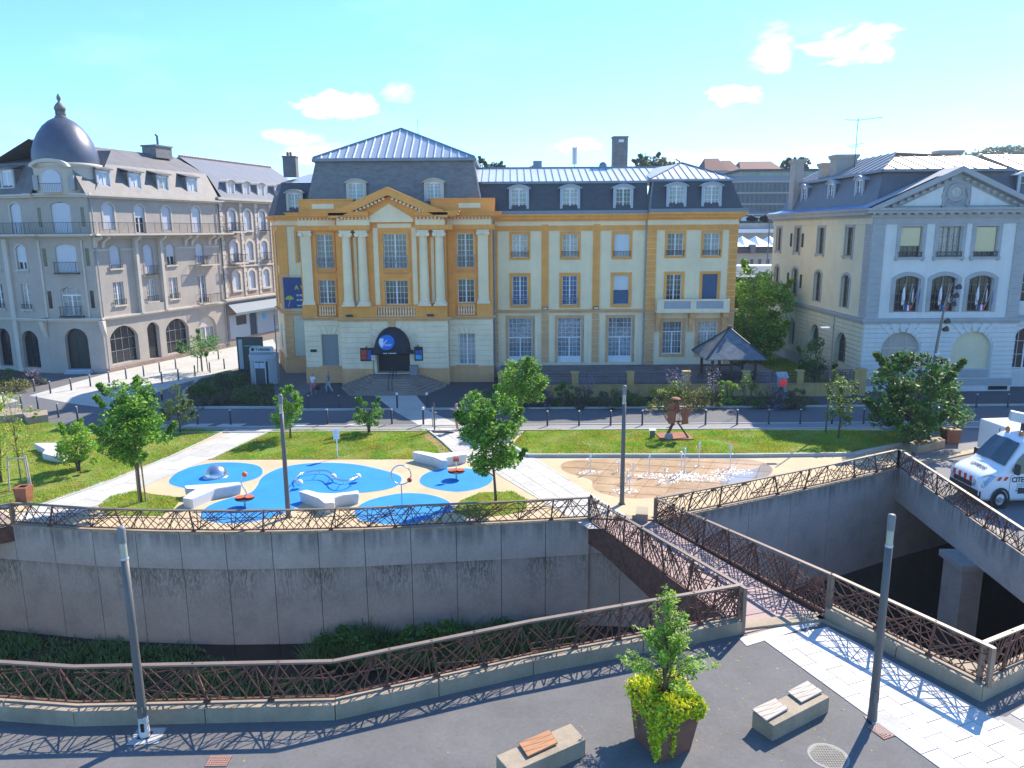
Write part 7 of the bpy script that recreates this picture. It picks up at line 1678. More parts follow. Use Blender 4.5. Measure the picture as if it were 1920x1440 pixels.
for i,(b,l) in enumerate(LPS):
    g=G(*b)
    if proto is None:
        t=thing('lamp_post',l,'lamp post',(g.x,g.y,0),group='grey cylinder lamp posts'); q=MB(); q.lathe([(.115,0),(.105,.4),(.09,3.0),(.085,4.62),(0,4.62)],20); mk('pole',q,[POLE],t,None,True)
        q=MB(); q.lathe([(.078,4.62),(.078,5.02)],20); mk('glass_cylinder',q,[mat('lamp_glass',(.62,.64,.52),.12,var=.1,scale=8,trans=.35,spec=.6)],t,None,True); q=MB(); q.lathe([(.088,4.6),(.095,4.63),(.088,4.66)],20); q.lathe([(.03,4.65),(.045,4.75),(.03,4.95)],10); mk('lamp_core',q,[POLEC],t,None,True)
        q=MB(); q.lathe([(.088,5.02),(.09,5.36),(.075,5.41),(0,5.415)],20); mk('cap',q,[mat('lamp_cap_grey',(.20,.20,.205),.5,.0,var=.03)],t,None,True); q=MB(); q.prism([(-.14,-.14),(.14,-.14),(.14,.14),(-.14,.14)],0,.02); mk('foot_plate',q,[DARK],t)
        q=MB(); q.box(-.06,.06,-.118,-.08,.55,.85); mk('access_hatch',q,[POLE],t); proto=t
    else:
        t=copy_tree(proto); t.location=(g.x,g.y,0); t['label']=l
    if i==1:
        q=MB(); q.lathe([(.122,0.0),(.119,.36),(.112,.56)],20); mk('peeling_sleeve',q,[mat('peeling_white_paint',(.62,.60,.57),.7,var=.35,scale=9,dirt=.4)],t,None,True); q=MB(); q.cbox((.02,-.12,.3),(.08,.03,.22)); mk('rust_hole',q,[BLACKP],t)
o=surf('lamp_footing',[(8.78,16.3),(9.5,16.1),(9.62,16.9),(8.9,17.15)],.022,KERB)
g=G(272,1380); surf('lamp_footing',[(g.x-.3,g.y-.35),(g.x+.45,g.y-.3),(g.x+.4,g.y+.3),(g.x-.3,g.y+.3)],.012,KERB)
# covers
g=G(1553,1418); t=thing('manhole_cover','round patterned manhole cover in the near asphalt','manhole cover',(g.x,g.y,0)); q=MB(); q.lathe([(.40,.006),(.44,.010),(.46,.006),(.46,0)],32); mk('rim',q,[CONC],t); q=MB(); q.lathe([(0,.008),(.40,.008)],32)
for i in range(-6,7):
    for j in range(-6,7):
        x,y=i*.058,j*.058
        if math.hypot(x,y)<.37: q.cbox((x,y,.012),(.034,.034,.008))
mk('disc',q,[mat('worn_iron_cover',(.15,.145,.135),.65,.2,var=.2,scale=5,dirt=.3)],t)
def grate(px,py,w,d,rz,label):
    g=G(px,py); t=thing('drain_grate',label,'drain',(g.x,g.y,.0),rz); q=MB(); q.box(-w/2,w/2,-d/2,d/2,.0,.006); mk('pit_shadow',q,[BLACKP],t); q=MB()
    for i in range(9): x=-w/2+(i+.5)*w/9; q.box(x-.012,x+.012,-d/2,d/2,.006,.022)
    for i in range(6): y=-d/2+(i+.5)*d/6; q.box(-w/2,w/2,y-.012,y+.012,.010,.024)
    mk('grille',q,[mat('rusty_pink_grille',(.40,.22,.17),.8,var=.2)],t)
grate(1652,1372,.52,.38,-1.19,'rusty square drain grate beside the right lamp post'); grate(410,1428,.5,.36,0,'rusty drain grate at the bottom left in the asphalt')
# thin street lights with arm
def arm_lamp(base,top_y,arm_y,side,label):
    g=G(*base); zt=hz(top_y,base); za=hz(arm_y,base); t=thing('street_light',label,'street light',(g.x,g.y,0)); q=MB(); q.tube([(0,0,0),(0,0,zt)],[.06,.035],8); mk('pole',q,[POLE],t)
    q=MB(); q.tube([(0,0,za+.05),(side*.3,-.1,za+.02)],.025,6); mk('arm',q,[POLE],t); q=MB(); q.cbox((side*.55,-.1,za),(.5,.26,.07)); mk('lamp_head',q,[POLEC],t)
arm_lamp((524,735),590,618,1,'thin street light with a flat lamp head left of the ochre building'); arm_lamp((1548,812),590,614,-1,'thin street light with a flat lamp head before the pale house')
# leaning spotlight mast
g=G(1744,828); Y=g.y
def SP(x,y): p=D(x,y,Y); return (p.x-g.x,0,p.z)
t=thing('spotlight_mast','leaning grey mast carrying seven black spotlights behind the chestnut tree','spotlight mast',(g.x,g.y,0)); q=MB(); q.tube([SP(1740,826),SP(1748,700),SP(1758,640),SP(1769,585),SP(1786,530)],[.09,.085,.075,.06,.035],8); mk('mast',q,[POLE],t)
for x,y in ((1797,538),(1792,554),(1787,570),(1776,602),(1773,617),(1762,679),(1757,664)):
    p=SP(x,y); q=MB(); q.M=Matrix.Translation(p)@Matrix.Rotation(math.radians(70),4,'Y'); q.lathe([(0,-.16),(.10,-.14),(.15,.02),(.17,.10),(.15,.11),(0,.06)],12); q.M=None; m_=SP(x-14,y+4); q.tube([m_,p],.025,5); mk('spotlight',q,[DARK if y!=664 else POLEC],t)
# kiosk
kb=(492,722); g=G(*kb); kt=thing('public_toilet','grey concrete oval toilet kiosk with a sign on its roof','toilet kiosk',(g.x,g.y+.9,0)); KG=mat('kiosk_concrete',(.36,.38,.40),.7,var=.08,scale=2); hk=hz(667,kb)*1.0
q=MB(); q.lathe([(1.12,0),(1.12,hk-.45)],28,(0,0,0),math.radians(-60),math.radians(240)); q.lathe([(1.15,hk-.45),(1.18,hk),(1.0,hk+.05),(0,hk+.05)],28); mk('shell',q,[KG],kt,None,True)
q=MB(); q.box(-.42,.36,-1.08,-1.0,0,hk-.55); mk('door',q,[mat('kiosk_door',(.06,.07,.08),.5)],kt); q=MB(); q.box(-.48,-.42,-1.12,-.9,0,hk-.45); q.box(.36,.42,-1.12,-.9,0,hk-.45); mk('door_frame',q,[POLEC],kt); q=MB(); q.box(-.42,-.04,-1.15,-1.09,hk-.98,hk-.52); q.box(-.01,.36,-1.15,-1.09,hk-.98,hk-.52); mk('window_panel',q,[mat('frosted_panel',(.40,.48,.58),.4)],kt)
q=MB(); q.cbox((0,-1.10,1.75),(.25,.02,.06)); mk('red_indicator',q,[RED],kt)
q=MB(); q.box(-1.15,.5,-.05,.05,hk+.05,hk+.3); mk('sign_foot',q,[KG],kt); q=MB(); q.xz([(-.75-.2,.0)]+[(-.75+ .22*math.cos(a),.22*math.sin(a)) for a in [math.pi*1.0+math.pi*-k/8 for k in range(0,5)]]+[(.75+.22*math.cos(a),.22*math.sin(a)) for a in [math.pi/2-math.pi*k/8 for k in range(9)]]+[(-.75+.22*math.cos(a),.22*math.sin(a)) for a in [-math.pi/2-math.pi*k/8 for k in range(4)]],-.08,.08); sg_=mk('sign',q,[mat('grey_sign_face',(.45,.48,.5),.5)],kt,Matrix.Translation((-.1,-.2,hk+.42)))
obj('lettering',text('Toilettes',.33,BLACKP,bold=.008),sg_,Matrix.Translation((.12,-.09,0))@RX90); q=MB(); q.lathe([(0,0),(.14,0),(.14,.02),(0,.02)],16); mk('emblem',q,[BLACKP],sg_,Matrix.Translation((-.68,-.08,0))@RX90)
g=G(462,702); t=thing('information_board','tall dark information board beside the toilet kiosk','information board',(g.x+.2,g.y+1.2,0)); q=MB(); q.box(-1.25,1.0,-.1,.1,.15,3.1); q.box(-1.1,.9,-.06,.06,0,.15); mk('board',q,[mat('dark_green_board',(.03,.045,.05),.4)],t); q=MB(); q.box(-1.1,-.75,-.13,-.105,.3,2.9); q.box(-.6,.85,-.13,-.105,2.3,2.36); mk('panel_print',q,[KG],t); obj('lettering',text('Bienvenue',.2,POLEC),t,Matrix.Translation((.1,-.11,2.6))@RX90) if False else None
# bollards
BOL=None
def bollard(x,y,label,cap=False,h=.98,group='dark bollards along the streets'):
    global BOL
    if BOL is None:
        t=thing('bollard',label,'bollard',(x,y,0),group=group); q=MB(); q.lathe([(.06,0),(.055,.93),(.0,.935)],12); mk('post',q,[mat('bollard_grey',(.045,.05,.058),.5,.2,var=.1)],t,None,True); q=MB(); q.lathe([(.062,.93),(.062,.97),(.05,.985),(0,.99)],12); mk('cap',q,[POLEC],t,None,True); BOL=t
    else: t=copy_tree(BOL); t.location=(x,y,0); t['label']=label; t['group']=group
    return t
ORD='first second third fourth fifth sixth seventh eighth ninth tenth eleventh twelfth thirteenth fourteenth'.split()
def brow(ls,where,group):
    for k,b in enumerate(ls): g=G(*b) if len(b)==2 else b; bollard(g[0],g[1],'dark bollard, %s from the left %s'%(ORD[k],where),group=group)
brow([(2.2+k*1.98,46.0,0) for k in range(14)],'between the right lawn and the street','bollards between the right lawn and the street')
brow(((553,795),(614,795),(672,795),(735,795)),'in the row behind the centre lawn','bollards behind the centre lawn')
brow(((371,796),(433,796)),'at the top of the left path','bollards at the top of the left path')
brow(((579,767),(636,767)),'on a pale slab before the ochre building','bollards before the ochre building')
brow(((65,734),(95,738),(134,732),(170,725),(205,718),(237,711),(270,706),(300,699),(330,692)),'in the back row of the corner house forecourt','back row of forecourt bollards')
brow(((304,719),(335,713),(366,706),(394,699),(421,692)),'in the front row by the small staked tree','front row of forecourt bollards')
brow(((410,674),(509,672)),'on the side street beyond the forecourt','side street bollards')
brow(((8,761),(41,766),(72,768),(110,783),(146,789)),'behind the left lawn benches','bollards behind the left lawn')
brow(((1830,765),(1889,765),(1782,795)),'on the square before the pale town house','bollards before the pale house')
WB=None
for b,l in (((745,767),'white topped light bollard at the foot of the entrance steps'),((801,767),'white topped light bollard right of the entrance steps'),((794,797),'white topped light bollard at the near end of the crossing')):
    g=G(*b)
    if WB is None:
        WB=thing('light_bollard',l,'bollard',(g.x,g.y,0)); q=MB(); q.lathe([(.065,0),(.06,1.0)],12); mk('post',q,[MATS['bollard_grey']],WB,None,True); q=MB(); q.lathe([(.085,1.0),(.085,1.16),(0,1.17)],12); mk('cap',q,[WHITE],WB,None,True); WB['group']='white topped light bollards'
    else: t=copy_tree(WB); t.location=(g.x,g.y,0); t['label']=l
YB=None
for x in (262,276,290,304):
    g=G(x,750)
    if YB is None:
        YB=thing('flexible_post','small black and yellow warning post behind the full green maple','post',(g.x,g.y,0),group='black and yellow warning posts'); q=MB(); q.lathe([(.06,0),(.06,.45),(0,.46)],10); mk('lower_part',q,[BLACKP],YB); q=MB(); q.lathe([(.065,.45),(.065,.85),(0,.86)],10); mk('yellow_part',q,[mat('warning_yellow',(.55,.48,.04),.5)],YB)
    else: t=copy_tree(YB); t.location=(g.x,g.y,0)
    t['label']='small black and yellow warning post, %s from the left behind the full green maple'%ORD[(x-262)//14]
for b in ((371,797),(433,797),(579,768),(636,768),(553,796),(672,797)):
    g=G(*b); surf('bollard_slab',[(g.x-.9,g.y-.35),(g.x+.7,g.y-.35),(g.x+.95,g.y+.3),(g.x-.6,g.y+.3)],.016,PAVE)
# corten litter bins
def bin_(px,py,top_y,label,w=.30):
    g=G(px,py); h=hz(top_y,(px,py)); t=thing('litter_bin',label,'litter bin',(g.x,g.y,0)); q=MB(); a=w*.78; q.add([(-a,-a,0),(a,-a,0),(a,a,0),(-a,a,0),(-w,-w,h),(w,-w,h),(w,w,h),(-w,w,h)],[(0,3,2,1),(0,1,5,4),(1,2,6,5),(2,3,7,6),(3,0,4,7)])
    v=w*.55; q.add([(-w,-w,h),(w,-w,h),(w,w,h),(-w,w,h),(-v,-v,h),(v,-v,h),(v,v,h),(-v,v,h)],[(0,1,5,4),(1,2,6,5),(2,3,7,6),(3,0,4,7)]); mk('body',q,[RUSTL if 'left' in label else PLM],t,fix=False); q=MB(); q.add([(-v,-v,h-.05),(v,-v,h-.05),(v,v,h-.05),(-v,v,h-.05)],[(0,1,2,3)]); mk('opening',q,[BLACKP],t,fix=False)
bin_(47,941,912,'tapered rusty litter bin by the left end of the river railing'); bin_(1780,831,803,'tapered dark rusty litter bin beside the concrete bench at the right',.42)
# playground equipment
g=G(405,893); o=thing('steel_dome','shiny brushed steel half sphere on the left blue island','play dome',(g.x,g.y,.014)); q=MB(); r_=.56; q.lathe([(r_*math.cos(a),r_*1.02*math.sin(a)) for a in [math.pi/2*k/16 for k in range(17)]],36); mk('half_sphere',q,[STEELM],o,None,True); q=MB(); q.lathe([(r_+.06,0),(r_+.05,.02),(r_-.02,.03)],36); mk('base_ring',q,[STEELM],o,None,True)
g=G(754,950); o=thing('play_ring','thin steel post carrying a big ring with a red ball','play ring',(g.x,g.y,.014)); zc=hz(891,(754,950)); q=MB(); q.tube([(0,0,0),(0,0,zc-.45)],.028,8); mk('post',q,[STEELM],o); q=MB(); q.tube([(.44*math.cos(a),0,zc+.44*math.sin(a)) for a in [k*math.pi/14 for k in range(28)]],.03,8,closed=True); mk('ring',q,[STEELM],o,None,True); q=MB(); q.lathe([(.11*math.cos(a),.11*math.sin(a)) for a in [-math.pi/2+math.pi*k/10 for k in range(11)]],14,(.37,-.0,zc-.24)); mk('ball',q,[RED],o,None,True)
def spinner(px,py,top,ball,label,wave):
    g=G(px,py); o=thing('spinner',label,'play spinner',(g.x,g.y,.014)); zt=hz(top,(px,py)); q=MB(); pts=[(wave*.1*math.sin(k*.9),0,.35+(zt-.35)*k/8) for k in range(9)]; q.tube([(0,0,0),(0,0,.35)],.05,8); q.tube(pts,.03,8); mk('post',q,[STEELM],o)
    for k in range(2):
        s=(-1,1)[k]; q=MB(); q.lathe([(0,.0),(.20,.0),(.21,.02),(.20,.045),(0,.045)],20,(s*.19,s*.03,.42)); mk('foot_disc',q,[ORG],o)
    q=MB(); q.lathe([(0,0),(.42,.0),(.42,.02),(0,.02)],22,(0,0,.37)); mk('turntable',q,[DARK],o)
    p=pts[-1]; q=MB()
    if ball: q.lathe([(.12*math.cos(a),.12*math.sin(a)) for a in [-math.pi/2+math.pi*k/10 for k in range(11)]],14,p)
    else: 
        for k in range(6): q.cbox((p[0]-.12+.048*k,0,p[2]+(.03 if k%2 else .07)),(.04,.06,.16))
        q.cbox((p[0],0,p[2]-.06),(.3,.06,.1))
    mk('top_knob' if ball else 'crown_top',q,[ORG],o,None,ball)
spinner(460,950,890,True,'red disc spinner with curved stem and red ball on the left of the blue area',1); spinner(856,898,862,False,'red disc spinner with a crown top on the right blue island',0)
g0=G(610,900); o=thing('balance_snake','low S shaped steel tube loop with three white balls','play tube',(g0.x,g0.y,.014))
def curve_px(pts,z): return [tuple(G(x,y,z)-Vector((g0.x,g0.y,.014))) for x,y in pts]
def spl(p,k=6):
    out=[]
    for i in range(len(p)-1):
        p0=Vector(p[max(i-1,0)]);p1=Vector(p[i]);p2=Vector(p[i+1]);p3=Vector(p[min(i+2,len(p)-1)])
        for t in range(k): u=t/k; out.append(tuple(.5*((2*p1)+(-p0+p2)*u+(2*p0-5*p1+4*p2-p3)*u*u+(-p0+3*p1-3*p2+p3)*u**3)))
    return out+[tuple(p[-1])]
path=[(556,906),(553,898),(566,888),(590,883.5),(612,883.5),(624,891),(632,899),(648,902),(662,898),(671,893)]
a_=spl(curve_px(path,.38)); b_=spl(curve_px(path,.18)); q=MB(); q.tube(a_,.028,6); mk('tube',q,[STEELM],o,None,True); q=MB(); q.tube([(x,y+.12,z) for x,y,z in b_],.026,6); mk('tube',q,[STEELM],o,None,True)
for k in (0,10,20,30,40,50):
    if k<len(a_): q=MB(); q.tube([a_[k],(b_[k][0],b_[k][1]+.12,b_[k][2])],.014,5); q.tube([(b_[k][0],b_[k][1]+.12,b_[k][2]),(b_[k][0],b_[k][1]+.12,0)],.016,5); mk('rung',q,[STEELM],o)
for x,y in ((562,905),(625,894),(671,893.5)): p=G(x,y,.28)-Vector((g0.x,g0.y,.014)); q=MB(); q.lathe([(.16*math.cos(a),.16*math.sin(a)) for a in [-math.pi/2+math.pi*k/10 for k in range(11)]],14,tuple(p)); mk('ball',q,[VANW],o,None,True)
g=G(633,858); o=thing('rules_sign','small white notice sign on a white post at the lawn edge','sign',(g.x,g.y,0)); q=MB(); q.tube([(0,0,0),(0,0,1.5)],.03,8); mk('post',q,[WHITE],o); q=MB(); q.box(-.16,.16,-.05,-.03,1.05,1.62); pn=mk('panel',q,[WHITE],o); q=MB(); [q.box(-.12,.12-.05*(k%3),-.055,-.051,1.14+k*.07,1.155+k*.07) for k in range(6)]; mk('print_lines',q,[TGREY],pn)
g=G(815,808); o=thing('totem','slender grey totem with small figures standing on a dark mat','totem',(g.x,g.y,0)); zt=hz(752,(815,808)); q=MB(); q.tube([(0,0,0),(0,0,zt-.25)],.045,8); q.tube([(0,0,zt-.25),(-.03,0,zt)],[.05,.005],6); mk('post',q,[POLE],o)
for k in range(3): z=zt-.55-k*.42; q=MB(); q.tube([(-.10,0,z-.16),(-.10,0,z+.12)],.035,5); q.cbox((0,0,z-.17),(.34,.08,.05)); q.lathe([(.0,.12),(.05,.16),(.0,.22)],8,(-.1,0,z)); mk('figure',q,[TGREY],o)
q=MB(); q.prism([(-.35,-.5),(.2,-.55),(1.15,-.7),(1.25,-.45),(.3,.05),(-.35,.1)],.014,.04); mk('mat',q,[BLACKP],o)
# rusty sculpture
g=G(1264,820); o=thing('steel_sculpture','rusty steel globe sculpture on tripod legs on the right lawn','sculpture',(g.x,g.y,.02)); zt=hz(747,(1264,820))
q=MB(); q.M=Matrix.Rotation(.06,4,'Z'); q.box(-.95,.95,-.75,.75,.0,.08); mk('base_plate',q,[RUSTL],o)
for a,b in (((-.62,-.5,.08),(-.08,0,.95)),((-.3,.3,.08),(-.02,0,.98)),((.72,-.45,.08),(.12,0,.98))): q=MB(); q.bar(a,b,.10,.10); mk('leg',q,[RUST],o)
q=MB(); q.bar((0,0,.9),(.03,0,zt-.05),.08); mk('stem',q,[RUST],o); cz=zt-.78
for k in range(9):
    a=math.pi*k/9; q=MB(); q.tube([(.68*math.sin(t)*math.cos(a),.68*math.sin(t)*math.sin(a),cz+.76*math.cos(t)) for t in [math.pi*j/14 for j in range(0,12)]]+[(.10*math.cos(a),.10*math.sin(a),.95)],.014,4); q.tube([(-.68*math.sin(t)*math.cos(a),-.68*math.sin(t)*math.sin(a),cz+.76*math.cos(t)) for t in [math.pi*j/14 for j in range(0,12)]]+[(-.10*math.cos(a),-.10*math.sin(a),.95)],.014,4); mk('cage_rod',q,[RUSTL if k%3==0 else RUST],o)
q=MB(); q.lathe([(0,.06),(.2,.05),(.3,-.02)],16,(0,0,zt-.02)); mk('top_disc',q,[RUSTL],o)
def plate(cx,cy,cz_,poly,rz):
    q=MB(); q.M=Matrix.Translation((cx,cy,cz_))@Matrix.Rotation(rz,4,'Z'); q.xz(poly,-.012,.012); q.M=None; mk('cut_plate',q,[RUSTL],o)
plate(-.32,-.60,cz-.12,[(-.38,.18),(-.2,.30),(.05,.22),(.22,.28),(.3,.05),(.24,-.2),(.28,-.42),(.05,-.5),(-.2,-.45),(-.3,-.25),(-.26,-.05)],.3)
plate(.52,-.42,cz-.05,[(-.25,.25),(-.02,.36),(.18,.30),(.34,.36),(.36,.1),(.22,-.02),(.16,-.3),(.2,-.55),(-.05,-.65),(-.25,-.72),(-.18,-.35),(-.3,-.1)],-.6)
plate(.1,.62,cz,[(-.3,.2),(0,.3),(.3,.2),(.25,-.3),(-.2,-.35)],0)
q=MB(); q.lathe([(.0,.32),(.16,.28),(.24,.14),(.26,0)],10,(-.42,-.5,.08)); mk('boulder',q,[CONC],o)
g=G(1223,822); t=thing('plaque_post','low grey plaque post left of the rusty sculpture','plaque',(g.x,g.y,0)); q=MB(); q.box(-.14,.14,-.04,.04,0,.5); mk('post',q,[POLE],t); q=MB(); q.add([(-.2,-.12,.48),(.2,-.12,.48),(.2,.12,.58),(-.2,.12,.58),(-.2,-.12,.5),(.2,-.12,.5),(.2,.12,.6),(-.2,.12,.6)],[(0,3,2,1),(4,5,6,7),(0,1,5,4),(1,2,6,5),(2,3,7,6),(3,0,4,7)]); mk('plate',q,[POLEC],t)
# red round sign on a box
g=G(1491,765); t=thing('red_round_sign','bright red round sign on a grey post box by the terrace end','sign',(g.x,53.2,0)); q=MB(); q.box(-.3,.3,-.2,.2,0,1.7); q.add([(-.4,-.3,1.6),(.4,-.3,1.6),(.4,.3,1.95),(-.4,.3,1.95)],[(0,1,2,3)]); mk('post',q,[TGREY],t); q=MB(); q.lathe([(0,.0),(.27,.0),(.27,.05),(0,.05)],20); mk('disc',q,[mat('glowing_signal_red',(.80,.03,.02),.5,emit=(1,.05,.03),estr=.08)],t,Matrix.Translation((0,-.22,1.25))@RX90)  # faint glow added to the red disc, which is not a lamp
# gazebo
gz=thing('gazebo','square timber gazebo with a worn dark pyramid roof on the terrace','gazebo',(16.5,57.0,.75)); A=2.25; hgt=2.05
GR=mat('worn_blue_felt_roof',(.09,.12,.15),.5,var=.25,scale=2,col2=(.17,.20,.22),dirt=.3)
for k in range(4):
    a=[(-A,-A),(A,-A),(A,A),(-A,A)][k]; b=[(-A,-A),(A,-A),(A,A),(-A,A)][(k+1)%4]; q=MB(); q.add([(a[0],a[1],hgt-.15),(b[0],b[1],hgt-.15),(b[0]*.45,b[1]*.45,hgt+.95),(a[0]*.45,a[1]*.45,hgt+.95),(b[0]*.04,b[1]*.04,hgt+1.85),(a[0]*.04,a[1]*.04,hgt+1.85),(a[0],a[1],hgt-.22),(b[0],b[1],hgt-.22)],[(0,1,2,3),(3,2,4,5),(6,7,1,0)]); mk('roof_slope',q,[GR],gz,fix=False)
    q=MB(); q.tube([(a[0],a[1],hgt-.12),(a[0]*.45,a[1]*.45,hgt+.98),(0,0,hgt+1.9)],.06,6); mk('hip_cap',q,[DARK],gz)
for x in (-1.6,-.2,1.6):
    for y in (-1.6,1.6): q=MB(); q.box(x-.09,x+.09,y-.09,y+.09,-.2,hgt); mk('post',q,[WOODK],gz)
q=MB(); q.box(-.12,.12,-.12,.12,hgt+1.8,hgt+2.05); mk('finial',q,[WOODK],gz)
for y in (-1.6,1.6):
    q=MB(); q.box(-1.6,1.6,y-.04,y+.04,.75,.87); mk('handrail',q,[WOODK],gz); q=MB(); q.box(-1.6,1.6,y-.05,y+.05,hgt-.15,hgt); mk('beam',q,[WOODK],gz)
q=MB(); q.box(-1.6,1.6,-1.62,-1.5,-.2,.5); mk('skirt_board',q,[WOODK],gz); q=MB(); q.bar((-.6,1.5,hgt-.2),(1.5,1.5,.6),.06); mk('brace',q,[WOODK],gz)

# ------------------------------------------------------------------ fountain jets
WATER=mat('foamy_white_water',(.82,.86,.90),.3,var=.1,trans=.25,spec=.5,scale=8)
rg=np.random.default_rng(404)
for i,(x,yb_,yt,l) in enumerate([(1107,885,851,'leftmost water jet of the fountain'),(1160,884,863,'short water jet just left of the fountain lamp post'),(1176,905,880,'small water jet just right of the fountain lamp post'),(1187,893,868,'thin water jet behind the fountain lamp post'),(1217,889,852,'tall water jet in the left centre of the fountain'),(1246,903,876,'low front water jet below the centre of the fountain'),(1277,885,845,'thick water jet at the centre of the fountain'),(1283,888,838,'tallest central water jet with heavy foam'),(1310,875,828,'high thin water jet right of centre against the lawn'),(1369,877,833,'rightmost tall water jet of the fountain'),(1180,920,893,'frontmost water jet near the railing corner')]):
    g=G(x,yb_); h=hz(yt,(x,yb_)); t=thing('water_jet',l,'fountain jet',(g.x,g.y,.008)); q=MB()
    q.tube([(.01*math.sin(k*2+i),.01*math.cos(k*3),h*k/8) for k in range(9)],[.028,.024,.022,.02,.02,.024,.03,.04,.016],6); mk('column',q,[WATER],t,None,True)
    m=90; a=rg.uniform(0,6.28,m); z=np.abs(rg.normal(0,1,m)); P=np.stack([rg.normal(0,.05,m)*(1+z),rg.normal(0,.05,m)*(1+z),h*(1-.28*z)],1); P[:,2]=np.clip(P[:,2],.02,h*1.05)
    n2=90; r=rg.uniform(0,1,n2)**.6*.30; a=rg.uniform(0,6.28,n2); P2=np.stack([r*np.cos(a),r*np.sin(a)*.8,np.abs(rg.normal(0,.025,n2))+.006],1)
    obj('spray',quads_mesh('spray',leaf_quads(np.vstack([P,P2]),.03,rg,.9,up=.6).reshape(-1,3),[WATER]),t)['kind']='stuff'
def foam(px,py,rx,ry,n):
    g=G(px,py); r=rg.uniform(0,1,n)**.5; a=rg.uniform(0,6.28,n); P=np.stack([g.x+r*rx*np.cos(a),g.y+r*ry*np.sin(a),np.abs(rg.normal(0,.015,n))+.014],1); o=obj('splash_foam',quads_mesh('splash_foam',leaf_quads(P,.04,rg,.9,up=2.5).reshape(-1,3),[WATER])); tag(o,kind='stuff')
for a in ((1107,886,.55,.4,500),(1170,922,.6,.4,500),(1220,893,.7,.5,800),(1285,893,.9,.55,1200),(1318,897,1.4,.6,1800),(1372,885,1.0,.5,1100),(1250,903,.5,.35,400)): foam(a[0],a[1],a[2]*1.1,a[3]*.9,int(a[4]*.55))
surf('fountain_puddle',smooth_closed(pxpoly((1350,905),(1365,890),(1420,878),(1432,868),(1448,880),(1438,893),(1400,904),(1365,911)),4),.012,mat('thin_water_film',(.34,.30,.26),.10,var=.1,spec=.8))

rg=np.random.default_rng(5150); C=np.concatenate([np.stack([rg.normal(4.3,2.2,170),rg.normal(17.2,1.5,170),np.full(170,.008)],1),np.stack([rg.uniform(-10,12,110),rg.uniform(14,20,110),np.full(110,.008)],1)])
C=C[C[:,1]<16.6+.0*C[:,0]+np.clip(C[:,0],0,6)*.55]; o=obj('fallen_leaves',quads_mesh('fallen_leaves',leaf_quads(C,.055,rg,.8,up=6).reshape(-1,3),[LV_YG])); tag(o,kind='stuff')
# ------------------------------------------------------------------ people
SKIN=mat('skin',(.48,.27,.19),.6,var=.05); HAIRB=mat('brown_hair',(.05,.03,.02),.7,var=.2); HAIRG=mat('grey_hair',(.35,.32,.30),.7)
def skin_mesh(name,verts,edges,radii,m,levels=1):
    me=bpy.data.meshes.new(name); me.from_pydata(verts,edges,[]); o=bpy.data.objects.new(name,me); COL.objects.link(o); md=o.modifiers.new('s','SKIN'); 
    for i,r in enumerate(radii):
        sv=me.skin_vertices[0].data[i]; sv.radius=(r,r) if not isinstance(r,tuple) else r; sv.use_root=(i==0)
    ss=o.modifiers.new('u','SUBSURF'); ss.levels=levels; ss.render_levels=levels
    bpy.context.view_layer.update(); r=bpy.data.meshes.new_from_object(o.evaluated_get(bpy.context.evaluated_depsgraph_get())); bpy.data.objects.remove(o); r.name=name; r.materials.clear(); r.materials.append(m)
    r.polygons.foreach_set('use_smooth',[True]*len(r.polygons)); return r
